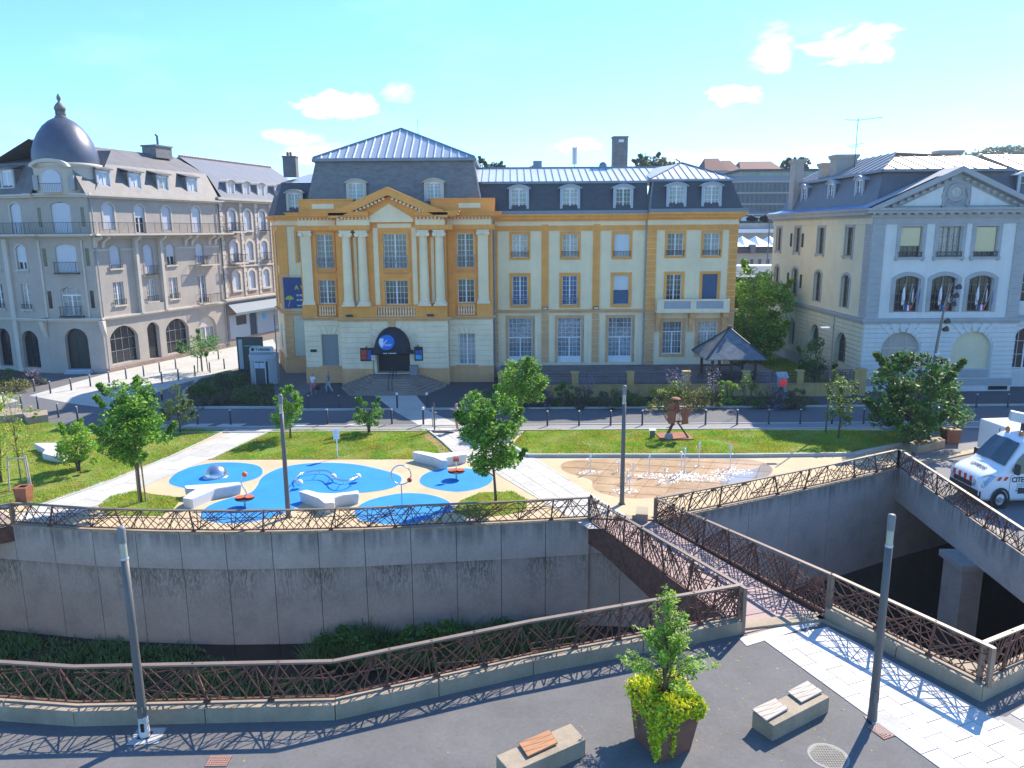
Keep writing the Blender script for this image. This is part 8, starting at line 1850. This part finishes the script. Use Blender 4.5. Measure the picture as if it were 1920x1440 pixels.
def person(label,x,y,rz,pose,top,bottom,hair,h=1.68,bare=False,shirt_len=1,short=True,hairlen=0):
    t=thing('person',label,'person',(x,y,0),rz); s=h/1.7
    P=pose; V=[];E=[];Rr=[]
    def v(p,r): V.append(tuple(c*s for c in p)); Rr.append(tuple(q*s for q in r) if isinstance(r,tuple) else r*s); return len(V)-1
    pel=v((0,0,.93),(.145,.10)); wa=v((0,.0,1.08),(.125,.09)); ch=v((0,.0,1.30),(.155,.105)); nk=v((0,-.0,1.47),.055); hd0=v((0,-.02,1.53),.065); hd=v((0,-.02,1.61),(.082,.095)); hd2=v((0,-.01,1.68),.065)
    E+=[(pel,wa),(wa,ch),(ch,nk),(nk,hd0),(hd0,hd),(hd,hd2)]
    jo={}
    for sd in (-1,1):
        k='l' if sd<0 else 'r'; lg=P['leg'+k]; ar=P['arm'+k]
        hp=v((sd*.09,0,.86),.085); kn=v(lg[0],.055); ca=v(tuple((a*.6+b*.4) for a,b in zip(lg[0],lg[1])),.052); an=v(lg[1],.034); to=v((lg[1][0],lg[1][1]-.16,max(.03,lg[1][2]-.05)),.03); E+=[(pel,hp),(hp,kn),(kn,ca),(ca,an),(an,to)]
        sh=v((sd*.17,0,1.40),.055); el=v(ar[0],.038); wr=v(ar[1],.026); E+=[(ch,sh),(sh,el),(el,wr)]; d=(Vector(ar[1])-Vector(ar[0])).normalized(); p=Vector(ar[1]); ha=v(tuple(p+d*.06),(.035,.018)); E.append((wr,ha))
        side=d.cross(Vector((0,1,0))).normalized()
        for f in range(4): q=p+d*.09+side*(-.027+.018*f); a=v(tuple(q),.010); b=v(tuple(q+d*(.065,.075,.072,.055)[f]+Vector((0,-.01,0))),.008); E+=[(ha,a),(a,b)]
        th=v(tuple(p+d*.05+Vector((0,-.05,0))),.010); E.append((ha,th)); jo[k]=(lg,ar,ha)
    o=obj('body',skin_mesh('body',V,E,Rr,SKIN,1),t)
    def shell(name,pts,edges,r,m): return obj(name,skin_mesh(name,[tuple(c*s for c in p) for p in pts],edges,[tuple(q*s for q in a) if isinstance(a,tuple) else a*s for a in r],m,1),t)
    la,ra=P['arml'],P['armr']; mid=lambda a,b,f:tuple(p+(q-p)*f for p,q in zip(a,b))
    if top: shell('shirt',[(0,0,.90),(0,0,1.1),(0,0,1.31),(0,0,1.44),(-.175,0,1.40),(.175,0,1.40),mid((-.17,0,1.4),la[0],.7),mid((.17,0,1.4),ra[0],.7)],[(0,1),(1,2),(2,3),(2,4),(2,5),(4,6),(5,7)],[(.165,.12),(.15,.11),(.175,.125),.075,.07,.07,.06,.06],top)
    ll,lr=P['legl'],P['legr']; f=.8 if short else 1.9
    def lp(k,f): 
        return mid((k*.09,0,.86),(ll if k<0 else lr)[0],f) if f<=1 else mid((ll if k<0 else lr)[0],(ll if k<0 else lr)[1],f-1)
    pts=[(0,0,1.0),(0,0,.92),(-.09,0,.84),(.09,0,.84),lp(-1,min(f,1)),lp(1,min(f,1))]; ed=[(0,1),(1,2),(1,3),(2,4),(3,5)]; rr=[(.15,.11),(.165,.125),.105,.105,.085,.085]
    if f>1: pts+= [lp(-1,f),lp(1,f)]; ed+=[(4,6),(5,7)]; rr+=[.06,.06]
    shell('shorts' if short else 'trousers',pts,ed,rr,bottom)
    hp=[(0,.01,1.66),(0,.045,1.60)]+([(0,.06,1.50),(0,.06,1.38)] if hairlen else []); shell('hair',hp,[(i,i+1) for i in range(len(hp)-1)],[(.09,.095),(.082,.07)]+([.06,.04] if hairlen else []),hair)
    q=MB()
    for sd in (-1,1): q.lathe([(.011*math.cos(a),.011*math.sin(a)) for a in [-1.5,-.7,0,.7,1.5]],6,(sd*.03*s,-.112*s,1.615*s))
    mk('eyes',q,[BLACKP],t); q=MB(); q.add([tuple(c*s for c in p) for p in ((-.012,-.105,1.60),(.012,-.105,1.60),(0,-.135,1.578),(0,-.105,1.625))],[(0,1,2),(0,2,3),(1,3,2)]); mk('nose',q,[SKIN],t); q=MB(); q.cbox((0,-.108*s,1.548*s),(.04*s,.01,.01)); mk('mouth',q,[RED],t)
    return t
g=G(588,741); wp=person('person in a white top and pink shorts walking with a dark bag',g.x,g.y,-.5,dict(legl=((-.10,-.16,.50),(-.11,-.05,.09)),legr=((.09,.05,.48),(.09,.24,.12)),arml=((-.24,.08,1.13),(-.20,-.06,.92)),armr=((.24,-.02,1.14),(.24,-.02,.88))),mat('white_tshirt',(.70,.72,.76),.8),mat('pink_shorts',(.60,.14,.22),.8),HAIRB,1.68)
b=thing('shoulder_bag','dark shoulder bag carried by the person in pink shorts','bag',(g.x+.28,g.y+.02,.42)); q=MB(); q.box(-.22,.22,-.08,.08,0,.32); me=q.mesh('bag_body',[BLACKP]); bevel_mesh(me,.04,2); obj('bag_body',me,b); q=MB(); q.tube([(-.15,0,.3),(-.08,0,.48),(.08,0,.48),(.15,0,.3)],.012,5); mk('strap',q,[BLACKP],b)
g=G(617,737); person('person in a grey top and pale trousers walking behind the one in pink shorts',g.x,g.y,-1.1,dict(legl=((-.09,-.18,.50),(-.10,-.12,.09)),legr=((.09,.08,.48),(.09,.30,.12)),arml=((-.23,.10,1.14),(-.22,-.02,.90)),armr=((.23,-.10,1.14),(.22,-.22,.95))),mat('grey_top',(.17,.18,.22),.8),mat('pale_trousers',(.38,.40,.46),.8),HAIRB,1.66,short=False)
g=G(857,808); person('bald person in a pinkish vest holding a phone behind the leaning tree',g.x,g.y,-1.3,dict(legl=((-.09,-.03,.49),(-.10,.02,.08)),legr=((.09,.0,.49),(.10,.05,.08)),arml=((-.25,.0,1.15),(-.18,-.22,1.28)),armr=((.25,.04,1.14),(.24,-.04,.90))),mat('pinkish_vest',(.42,.30,.28),.8),mat('dark_shorts',(.04,.03,.04),.8),mat('thin_pale_hair',(.50,.36,.28),.6),1.76)

# ------------------------------------------------------------------ vehicles
def van(label,x,y,rz):
    t=thing('utility_van',label,'van',(x,y,0),rz)
    S=[(0,.80,.42,.95,.80),(.06,.90,.36,1.05,.88),(.25,.97,.30,1.16,.95),(.6,1.0,.28,1.25,.98),(1.0,1.02,.28,1.36,.98),(1.12,1.03,.28,1.44,.93),(1.5,1.03,.28,1.88,.80),(1.85,1.03,.28,2.22,.72),(2.15,1.03,.28,2.40,.72),(2.6,1.03,.28,2.46,.74),(5.6,1.03,.28,2.46,.74),(5.65,1.0,.3,2.4,.72)]
    q=MB(); rings=[]
    for x_,w,z0,z1,wt in S:
        bz=min(1.22,z1-.06); sh=z1-.10 if z1>1.6 else z1-.03
        rings.append([(x_,-w*.93,z0),(x_,-w,z0+.12),(x_,-w,bz*.75),(x_,-w*.985,bz),(x_,-(wt+ (w-wt)*.35),sh),(x_,-wt*.8,z1),(x_,0,z1+.03),(x_,wt*.8,z1),(x_,(wt+(w-wt)*.35),sh),(x_,w*.985,bz),(x_,w,bz*.75),(x_,w,z0+.12),(x_,w*.93,z0)])
    n=len(rings[0]); vs=[p for r in rings for p in r]; fs=[(i*n+j,i*n+(j+1)%n,(i+1)*n+(j+1)%n,(i+1)*n+j) for i in range(len(rings)-1) for j in range(n)]; fs+=[tuple(range(n)),tuple((len(rings)-1)*n+j for j in range(n))]
    q.add(vs,fs); body=mk('body',q,[VANW],t,None,True)
    WG=mat('vehicle_glass',(.02,.05,.07),.05,var=.2,scale=1,spec=.8)
    q=MB(); Z=lambda x_:1.44+(x_-1.12)*(1.88-1.44)/.38 if x_<1.5 else 1.88+(x_-1.5)*(2.22-1.88)/.35
    pts=[]
    for x_,hw in ((1.14,.86),(1.3,.84),(1.5,.80),(1.7,.76),(1.84,.70)): pts.append([(x_-.035,y_,Z(x_)+.035+(.03 if abs(y_)<.3 else 0)) for y_ in (-hw,-hw*.5,0,hw*.5,hw)])
    vs=[p for r in pts for p in r]; q.add(vs,[(i*5+j,i*5+j+1,(i+1)*5+j+1,(i+1)*5+j) for i in range(4) for j in range(4)]); mk('windscreen',q,[WG],t,fix=False)
    q=MB(); q.tube([(1.12,.5,1.50),(1.45,.1,1.86)],.012,4); q.tube([(1.12,-.35,1.50),(1.36,-.75,1.74)],.012,4); mk('wiper',q,[PLAST],t)
    for s in (-1,1):
        q=MB(); yy=lambda z:s*(1.03-.0*(z)-(max(0,z-1.22))*.20+.012); q.add([(1.45,yy(1.25),1.25),(2.35,yy(1.25),1.25),(2.35,yy(2.0),2.0),(1.95,yy(2.0),2.0),(1.62,yy(1.75),1.75),(1.35,yy(1.38),1.38)],[(0,1,2,3,4,5)]); mk('side_window',q,[WG],t,fix=False)
        q=MB(); q.cbox((1.42,s*1.20,1.45),(.14,.22,.36)); me=q.mesh('mirror',[PLAST]); bevel_mesh(me,.04,2); obj('mirror',me,t)
        q=MB(); q.box(1.7,5.5,s*1.025-.02,s*1.025+.02,.55,.75); mk('side_moulding',q,[PLAST],t); q=MB(); q.box(2.15,2.35,s*1.045-.01,s*1.045+.015,1.08,1.12); mk('door_handle',q,[PLAST],t)
        q=MB(); q.tube([(1.3,s*1.036,.4),(1.3,s*1.038,1.15),(1.45,s*1.035,1.24)],.006,3); q.tube([(2.45,s*1.036,.35),(2.45,s*1.038,1.2),(2.43,s*.92,2.05)],.006,3); mk('door_gap',q,[BLACKP],t)
        q=MB(); q.add([(-.04,s*.62,.74),(.22,s*1.0,.76),(.66,s*1.03,1.16),(.50,s*.97,1.22),(.20,s*.86,1.12),(-.02,s*.66,.98)],[(0,1,5),(1,4,5),(1,2,4),(2,3,4)]); 
        for v_ in range(len(q.v)): a=q.v[v_]; q.v[v_]=(a[0]-.03,a[1]+s*.02,a[2]+.02)
        mk('headlight',q,[mat('headlight_lens',(.30,.38,.48),.08,.3,var=.3,scale=6)],t,fix=False)
        for wx in (.95,4.5):
            q=MB(); q.M=Matrix.Translation((wx,s*.92,.35))@Matrix.Rotation(-s*math.pi/2,4,'X'); q.lathe([(.20,-.11),(.31,-.12),(.345,-.08),(.345,.08),(.31,.12),(.20,.11)],24); w=mk('wheel',q,[TYRE],t,None,True); q=MB(); q.M=Matrix.Translation((wx,s*.92,.35))@Matrix.Rotation(-s*math.pi/2,4,'X'); q.lathe([(0,.09),(.06,.11),(.12,.08),(.20,.10)],18); mk('rim',q,[mat('steel_rim',(.30,.30,.32),.4,.6)],w)
            q=MB(); q.M=Matrix.Translation((wx,s*1.018,.35))@Matrix.Rotation(-s*math.pi/2,4,'X'); q.lathe([(.34,0),(.42,.0),(.43,.025),(.34,.02)],18,(0,0,0),0 if s>0 else 0,2*math.pi); mk('wheel_arch',q,[PLAST],t)
    q=MB(); q.add([(-.03,-.80,.38),(-.03,.80,.38),(-.03,.80,.66),(-.03,-.80,.66),(.12,-.95,.36),(.12,-.95,.62),(.12,.95,.36),(.12,.95,.62)],[(0,1,2,3),(4,0,3,5),(1,6,7,2)]); mk('bumper',q,[PLAST],t,fix=False)
    q=MB(); q.box(-.04,-.02,-.55,.55,.70,.86); mk('grille',q,[PLAST],t)
    cr=MB(); cw=MB()
    for k in range(9):
        y0=-.75+k*.17; m_=MB(); m_.add([(-.05,y0,.88),(-.05,y0+.17,.88),(-.01,y0+.21,1.06),(-.01,y0+.04,1.06)],[(0,1,2,3)]); mk('warning_stripe',m_,[RED if k%2 else WHITE],t,fix=False)
    for k in range(2): q=MB(); y0=-1.035; x0=.72+k*.28; q.add([(x0,y0,1.02),(x0+.13,y0,1.02),(x0+.22,y0,1.15),(x0+.09,y0,1.15)],[(0,1,2,3)]); mk('warning_stripe',q,[RED],t,fix=False)
    TX=mat('dark_blue_lettering',(.02,.03,.07),.5,var=0)
    o=obj('lettering',text('CITEOS',.26,TX,bold=.006),t,Matrix.Translation((1.80,-1.042,1.04))@RX90)
    for k,s_ in enumerate(('Agence de Nancy','Eclairage public')): obj('lettering',text('xxxx xx xxxxx'.replace('x','-'),.08,TX),t,Matrix.Translation((1.85,-1.042,.90-.09*k))@RX90) if False else None
    q=MB()
    for k in range(3):
        for j in range(9-k*2): q.box(1.62+j*.055,1.655+j*.055,-1.042,-1.038,.88-k*.07,.905-k*.07)
    mk('small_lettering',q,[TX],t); obj('lettering',text('03 83 49 30 20',.085,TX),t,Matrix.Translation((1.85,-1.042,.66))@RX90)
    o=obj('lettering',text('CITEOS',.26,TX,bold=.006),t,Matrix.Translation((.62,.0,1.30))@Matrix.Rotation(-math.radians(15),4,'Y')@Matrix.Rotation(-math.pi/2,4,'Z'))
    for y_ in (.45,-.3): q=MB(); q.lathe([(.09,0),(.08,.10),(.04,.15),(0,.16)],12,(2.15,y_,2.42)); mk('beacon',q,[mat('amber_beacon',(.60,.16,.02),.3)],t)
    # lifting boom
    q=MB(); q.M=Matrix.Translation((2.25,.55,2.95))@Matrix.Rotation(math.radians(-28),4,'Z')@Matrix.Rotation(math.radians(7),4,'Y'); q.box(0,3.6,-.17,.17,-.17,.17); me=q.mesh('boom',[mat('pale_grey_boom',(.60,.62,.63),.45)]); bevel_mesh(me,.02,1); bo=obj('boom',me,t)
    obj('lettering',text('142TPF60',.25,TX,bold=.006),bo,Matrix.Translation((2.25,.55,2.95))@Matrix.Rotation(math.radians(-28),4,'Z')@Matrix.Rotation(math.radians(7),4,'Y')@Matrix.Translation((1.25,-.178,-.0))@RX90)
    q=MB(); q.box(2.6,3.0,-.3,.3,2.47,2.75); q.box(4.6,5.4,-.4,.4,2.47,2.85); q.tube([(2.8,-.2,2.6),(3.6,-.5,2.65),(5.0,-.4,2.6)],.03,5); mk('boom_support',q,[PLAST],t)
    return t
van('white utility van with lifting boom and red white front stripes by the bridge railing',20.1,32.25,.05).scale=(1.0,1.12,1.27)
t=thing('box_van_stand_in','plain white box van standing in for lifting gear behind the utility van','van',(28.0,37.6,0),.10); q=MB(); q.box(-3.2,3.2,-1.5,1.5,.45,2.15); me=q.mesh('body',[VANW]); bevel_mesh(me,.09,3); obj('body',me,t)  # van shape stands in for the utility van's rear lifting gear
for wx in (-2.2,2.0):
    for s in (-1,1): q=MB(); q.M=Matrix.Translation((wx,s*.95,.36))@Matrix.Rotation(math.pi/2,4,'X'); q.lathe([(.18,-.1),(.35,-.09),(.35,.09),(.18,.1)],20); mk('wheel',q,[TYRE],t)
q=MB(); q.box(-3.215,-3.2,-.02,.02,.6,2.0); mk('door_gap',q,[PLAST],t); q=MB(); q.box(-2.9,-1.9,-1.515,-1.5,1.3,1.9); mk('side_window',q,[MATS['vehicle_glass']],t)

# ------------------------------------------------------------------ beyond: hill, hospital like block, roofs, trees
def terrain():
    nx,ny=80,40; vs=[];fs=[]
    for j in range(ny+1):
        Y=100+900*(j/ny)**1.6
        for i in range(nx+1):
            X=-700+1500*i/nx; 
            def st(a,b,v): t=max(0,min(1,(v-a)/(b-a))); return t*t*(3-2*t)
            h=13*st(112,128,Y)+7*st(140,190,Y)+6*st(190,420,Y)
            h+=34*math.exp(-((X-360)/110)**2)*st(330,520,Y)
            
            vs.append((X,Y,h-.02))
    for j in range(ny):
        for i in range(nx): a=j*(nx+1)+i; fs.append((a,a+1,a+nx+2,a+nx+1))
    q=MB(); q.add(vs,fs); o=mk('hill',q,[mat('hill_meadow',(.06,.09,.03),.95,var=.3,scale=.05,col2=(.09,.10,.04))],fix=False,smooth=True); tag(o,kind='structure')
terrain()
def fpx(name,label,cat,Y,parts,group=None):
    p0=parts[0]; c=D((p0[2]+p0[4])/2,p0[5],Y); t=thing(name,label,cat,(c.x,Y,c.z),group=group)
    for nm,m,x0,y0,x1,y1,d0,d1 in parts:
        a=D(x0,y0,Y);b=D(x1,y1,Y); q=MB(); q.box(a.x-c.x,b.x-c.x,d0,d1,b.z-c.z,a.z-c.z); mk(nm,q,[m],t)
    return t,c
BCON=mat('blue_grey_concrete',(.24,.26,.30),.8,var=.08,scale=.3); BCON2=mat('far_beige_render',(.45,.42,.36),.85,var=.06,scale=.3); BGL=mat('far_window_band',(.05,.07,.10),.25,var=.3,scale=.4)
H=[('wall',BCON,1368,330,1600,402,0,16),('wall',BCON2,1392,319,1600,334,1.5,15),('roof',mat('far_dark_roof',(.08,.08,.09),.7),1388,316.5,1602,319,.8,16)]
t,c=fpx('institution_block','long blue grey block of three window floors on the slope beyond the gap','building',150,H)
for fl,(y0,y1) in enumerate(((343,360),(364,381),(385,397))):
    for k in range(26):
        x=1373+k*8.6; a=D(x,y0,150);b=D(x+5.4,y1,150); q=MB(); q.box(a.x-c.x,b.x-c.x,-.08,.02,b.z-c.z,a.z-c.z); w=mk('window',q,[BGL],t); 
    a=D(1368,y0-3.2,150);b=D(1600,y0-2.2,150); q=MB(); q.box(a.x-c.x,b.x-c.x,-.3,0,b.z-c.z,a.z-c.z); mk('floor_band',q,[BCON2],t)
for k in range(14): x=1396+k*15; a=D(x,322,150);b=D(x+13,331,150); q=MB(); q.box(a.x-c.x,b.x-c.x,1.4,1.52,b.z-c.z,a.z-c.z); mk('window',q,[mat('far_green_blinds',(.35,.42,.34),.6,var=.2,scale=2)],t)
RR=mat('far_red_tiles',(.22,.10,.075),.85,var=.1,scale=.5)
def redroof(label,x0,x1,yt,yb,Y,base,ins):
    a=D(x0,yb,Y);b=D(x1,yb,Y);zt=D(x0,yt,Y).z; zb=a.z; w=b.x-a.x; t=thing('red_roofed_house',label,'house',((a.x+b.x)/2,Y,zb-base)); q=MB(); W=w/2; d=10; q.add([(-W,0,base),(W,0,base),(W,d,base),(-W,d,base),(-W+ins*w,d*.5,zt-zb+base),(W-ins*w,d*.5,zt-zb+base)],[(0,1,5,4),(1,2,5),(2,3,4,5),(3,0,4),(0,3,2,1)]); mk('roof',q,[RR],t); q=MB(); q.box(-W*.96,W*.96,.3,d-.3,0,base-.02); mk('wall',q,[BCON2],t)
    for k in range(4): q=MB(); x=-W*.75+k*W*.5; q.box(x-.5,x+.5,.22,.3,base-2.2,base-.8); mk('window',q,[BGL],t)
redroof('red roofed house with steep hipped roof above the ochre building corner',1322,1366,293,320,165,7,.2); redroof('smaller red roofed house between two taller red roofs',1352,1392,297,321,168,6,.3); redroof('wide red roofed house behind the long blue grey block',1388,1468,299,318,175,6,.12)
# intermediate roofs seen through the gap
t,c=fpx('low_town_building','low beige building with dark mansard and pale metal roofs in the gap','building',100,[('wall',BCON2,1370,474,1475,500,0,10),('mansard',SLATEB,1370,462,1475,474,-.3,10)])
for k in range(4):
    x0=1368+k*27; a=D(x0,462,100);b=D(x0+27,462,100);tp=D(x0+13,443,100); q=MB(); q.add([(a.x-c.x,-.5,a.z-c.z),(b.x-c.x,-.5,b.z-c.z),(tp.x-c.x,4,tp.z-c.z),(a.x-c.x,9,a.z-c.z),(b.x-c.x,9,b.z-c.z)],[(0,1,2),(1,4,2),(4,3,2),(3,0,2)]); mk('metal_roof',q,[BZ],t)
for k in range(5): x=1392+k*15; a=D(x,486,100);b=D(x+5,496,100); q=MB(); q.box(a.x-c.x,b.x-c.x,-.06,.02,b.z-c.z,a.z-c.z); mk('window',q,[BGL],t)
a=D(1404,458,100);b=D(1412,474,100); q=MB(); q.box(a.x-c.x,b.x-c.x,-1.0,0,b.z-c.z,a.z-c.z); mk('chimney',q,[SLATE],t)
t,c=fpx('flat_hall','flat white roofed hall behind the low beige building','building',112,[('wall',BCON2,1360,436,1480,450,0,12),('roof',WHITE,1358,430,1482,436,-1,13)])
t,c=fpx('retaining_wall','long grey retaining wall below the hillside car park','wall',122,[('wall',CONC,1340,419,1500,436,0,1)])
g0=D(1400,416,126)
for k,(x,lab,cm) in enumerate(((1398,'pale blue car in the hillside car park, left one',(.35,.45,.55)),(1422,'silver car in the middle of the hillside car park',(.5,.5,.52)),(1446,'dark car at the right of the hillside car park',(.05,.06,.08)))):
    p=D(x,417,126); t=thing('parked_car',lab,'car',(p.x,126,p.z)); q=MB(); q.xz([(-1.0,.25),(1.05,.25),(1.1,.7),(.75,.85),(.4,1.3),(-.55,1.3),(-.95,.9),(-1.1,.6)],0,1.7); q.v=[(a[0]*1.9,a[1],a[2]) for a in q.v]; mk('body',q,[mat('car_paint_%s'%['blue','silver','dark'][k],cm,.3,var=0,coat=.4)],t); q=MB(); q.xz([(-.5,.92),(.4,.92),(.32,1.22),(-.45,1.22)],-.01,-.002); q.v=[(a[0]*1.9,a[1],a[2]) for a in q.v]; mk('window',q,[BGL],t)
    for s in (-1.2,1.2): q=MB(); q.M=Matrix.Translation((s,.0,.32))@RX90; q.lathe([(0,0),(.3,0),(.3,.2)],14); mk('wheel',q,[TYRE],t)
t,c=fpx('market_canopy','long white awning roof of a stall above the garden tree','stall',84,[('roof',mat('pale_blue_canopy',(.50,.56,.64),.6,var=.05),1372,499,1470,516,0,4),('frame',WHITE,1372,516,1470,519,-.1,.2)])
for k in range(6): x=1378+k*16; a=D(x,519,84);b=D(x+1.5,532,84); q=MB(); q.box(a.x-c.x,b.x-c.x,0,.1,b.z-c.z-3,a.z-c.z); mk('post',q,[DARK],t)
def street_lamp_far(px,py,Y,label):
    p=D(px,py,Y); t=thing('street_lamp',label,'street lamp',(p.x,Y,0)); q=MB(); q.tube([(0,0,0),(0,0,p.z)],.07,6); mk('pole',q,[POLE],t); q=MB(); q.cbox((0,-.3,p.z),(.5,.7,.18)); mk('lamp_head',q,[WHITE],t)
street_lamp_far(1444,401,90,'tall street lamp with white head seen in the gap between the buildings')
def fartree(label,px,yt,yb,hw,Y,lm=None,n=1800,seed=0):
    a=D(px,yb,Y);b=D(px,yt,Y); r=hw*Y/F_PX; tree('distant_tree',label,'tree',(a.x,Y,a.z-3),2.0,b.z-a.z+1,r,shape='round',leaf=.6*Y/170,n=n,lm=lm or [LV_FAR],clumps=30,cr=r*.32,seed=seed,trunk_r=.25,limbs=4)
fartree('distant round tree above the wing roof right of the tall chimney',1220,292,318,30,170,seed=60,n=2600); fartree('small distant tree top right of the round tree',1262,303,318,20,175,seed=61)
fartree('distant tree top above the left end of the zinc wing roof',928,306,325,20,170,seed=62); fartree('tiny distant tree top over the middle of the zinc roof',1004,312,325,16,172,seed=63); fartree('distant tree left of the tall side chimney of the pale house',1478,296,322,13,185,seed=64); fartree('distant tree right next to the slim chimney behind the pale house',1502,294,324,15,187,seed=65); fartree('distant dark tree between the two chimneys of the pavilion roof',905,298,325,12,150,seed=66)
def forest():
    rg=np.random.default_rng(70); n=9000; C=[]
    for k in range(420):
        px=rg.uniform(1760,1990); Y=rg.uniform(420,520); top=300-26*min(1,max(0,(px-1790)/90))**.6*(1 if px<1990 else 1)+rg.uniform(0,10); p=D(px,top,Y); C.append((p.x,p.y,p.z-5,rg.uniform(4,7)))
    C=np.array(C); P=crown_points(rg,26000,C,1,1.0); o=obj('hill_forest',quads_mesh('hill_forest',leaf_quads(P,1.9,rg,.8).reshape(-1,3),[LV_FAR])); tag(o,kind='stuff')
forest()
# ------------------------------------------------------------------ air
q=MB(); q.box(-720,820,-20,1020,-6.2,75); 
hm=bpy.data.materials.new('haze'); hm.use_nodes=True; nt=hm.node_tree; nt.nodes.remove(nt.nodes['Principled BSDF']); pv=nt.nodes.new('ShaderNodeVolumePrincipled'); pv.inputs['Color'].default_value=(.75,.86,1,1); pv.inputs['Density'].default_value=HAZE; pv.inputs['Anisotropy'].default_value=.2; nt.links.new(pv.outputs[0],nt.nodes['Material Output'].inputs['Volume'])
if HAZE>0: o=mk('haze',q,[hm]); tag(o,kind='stuff')
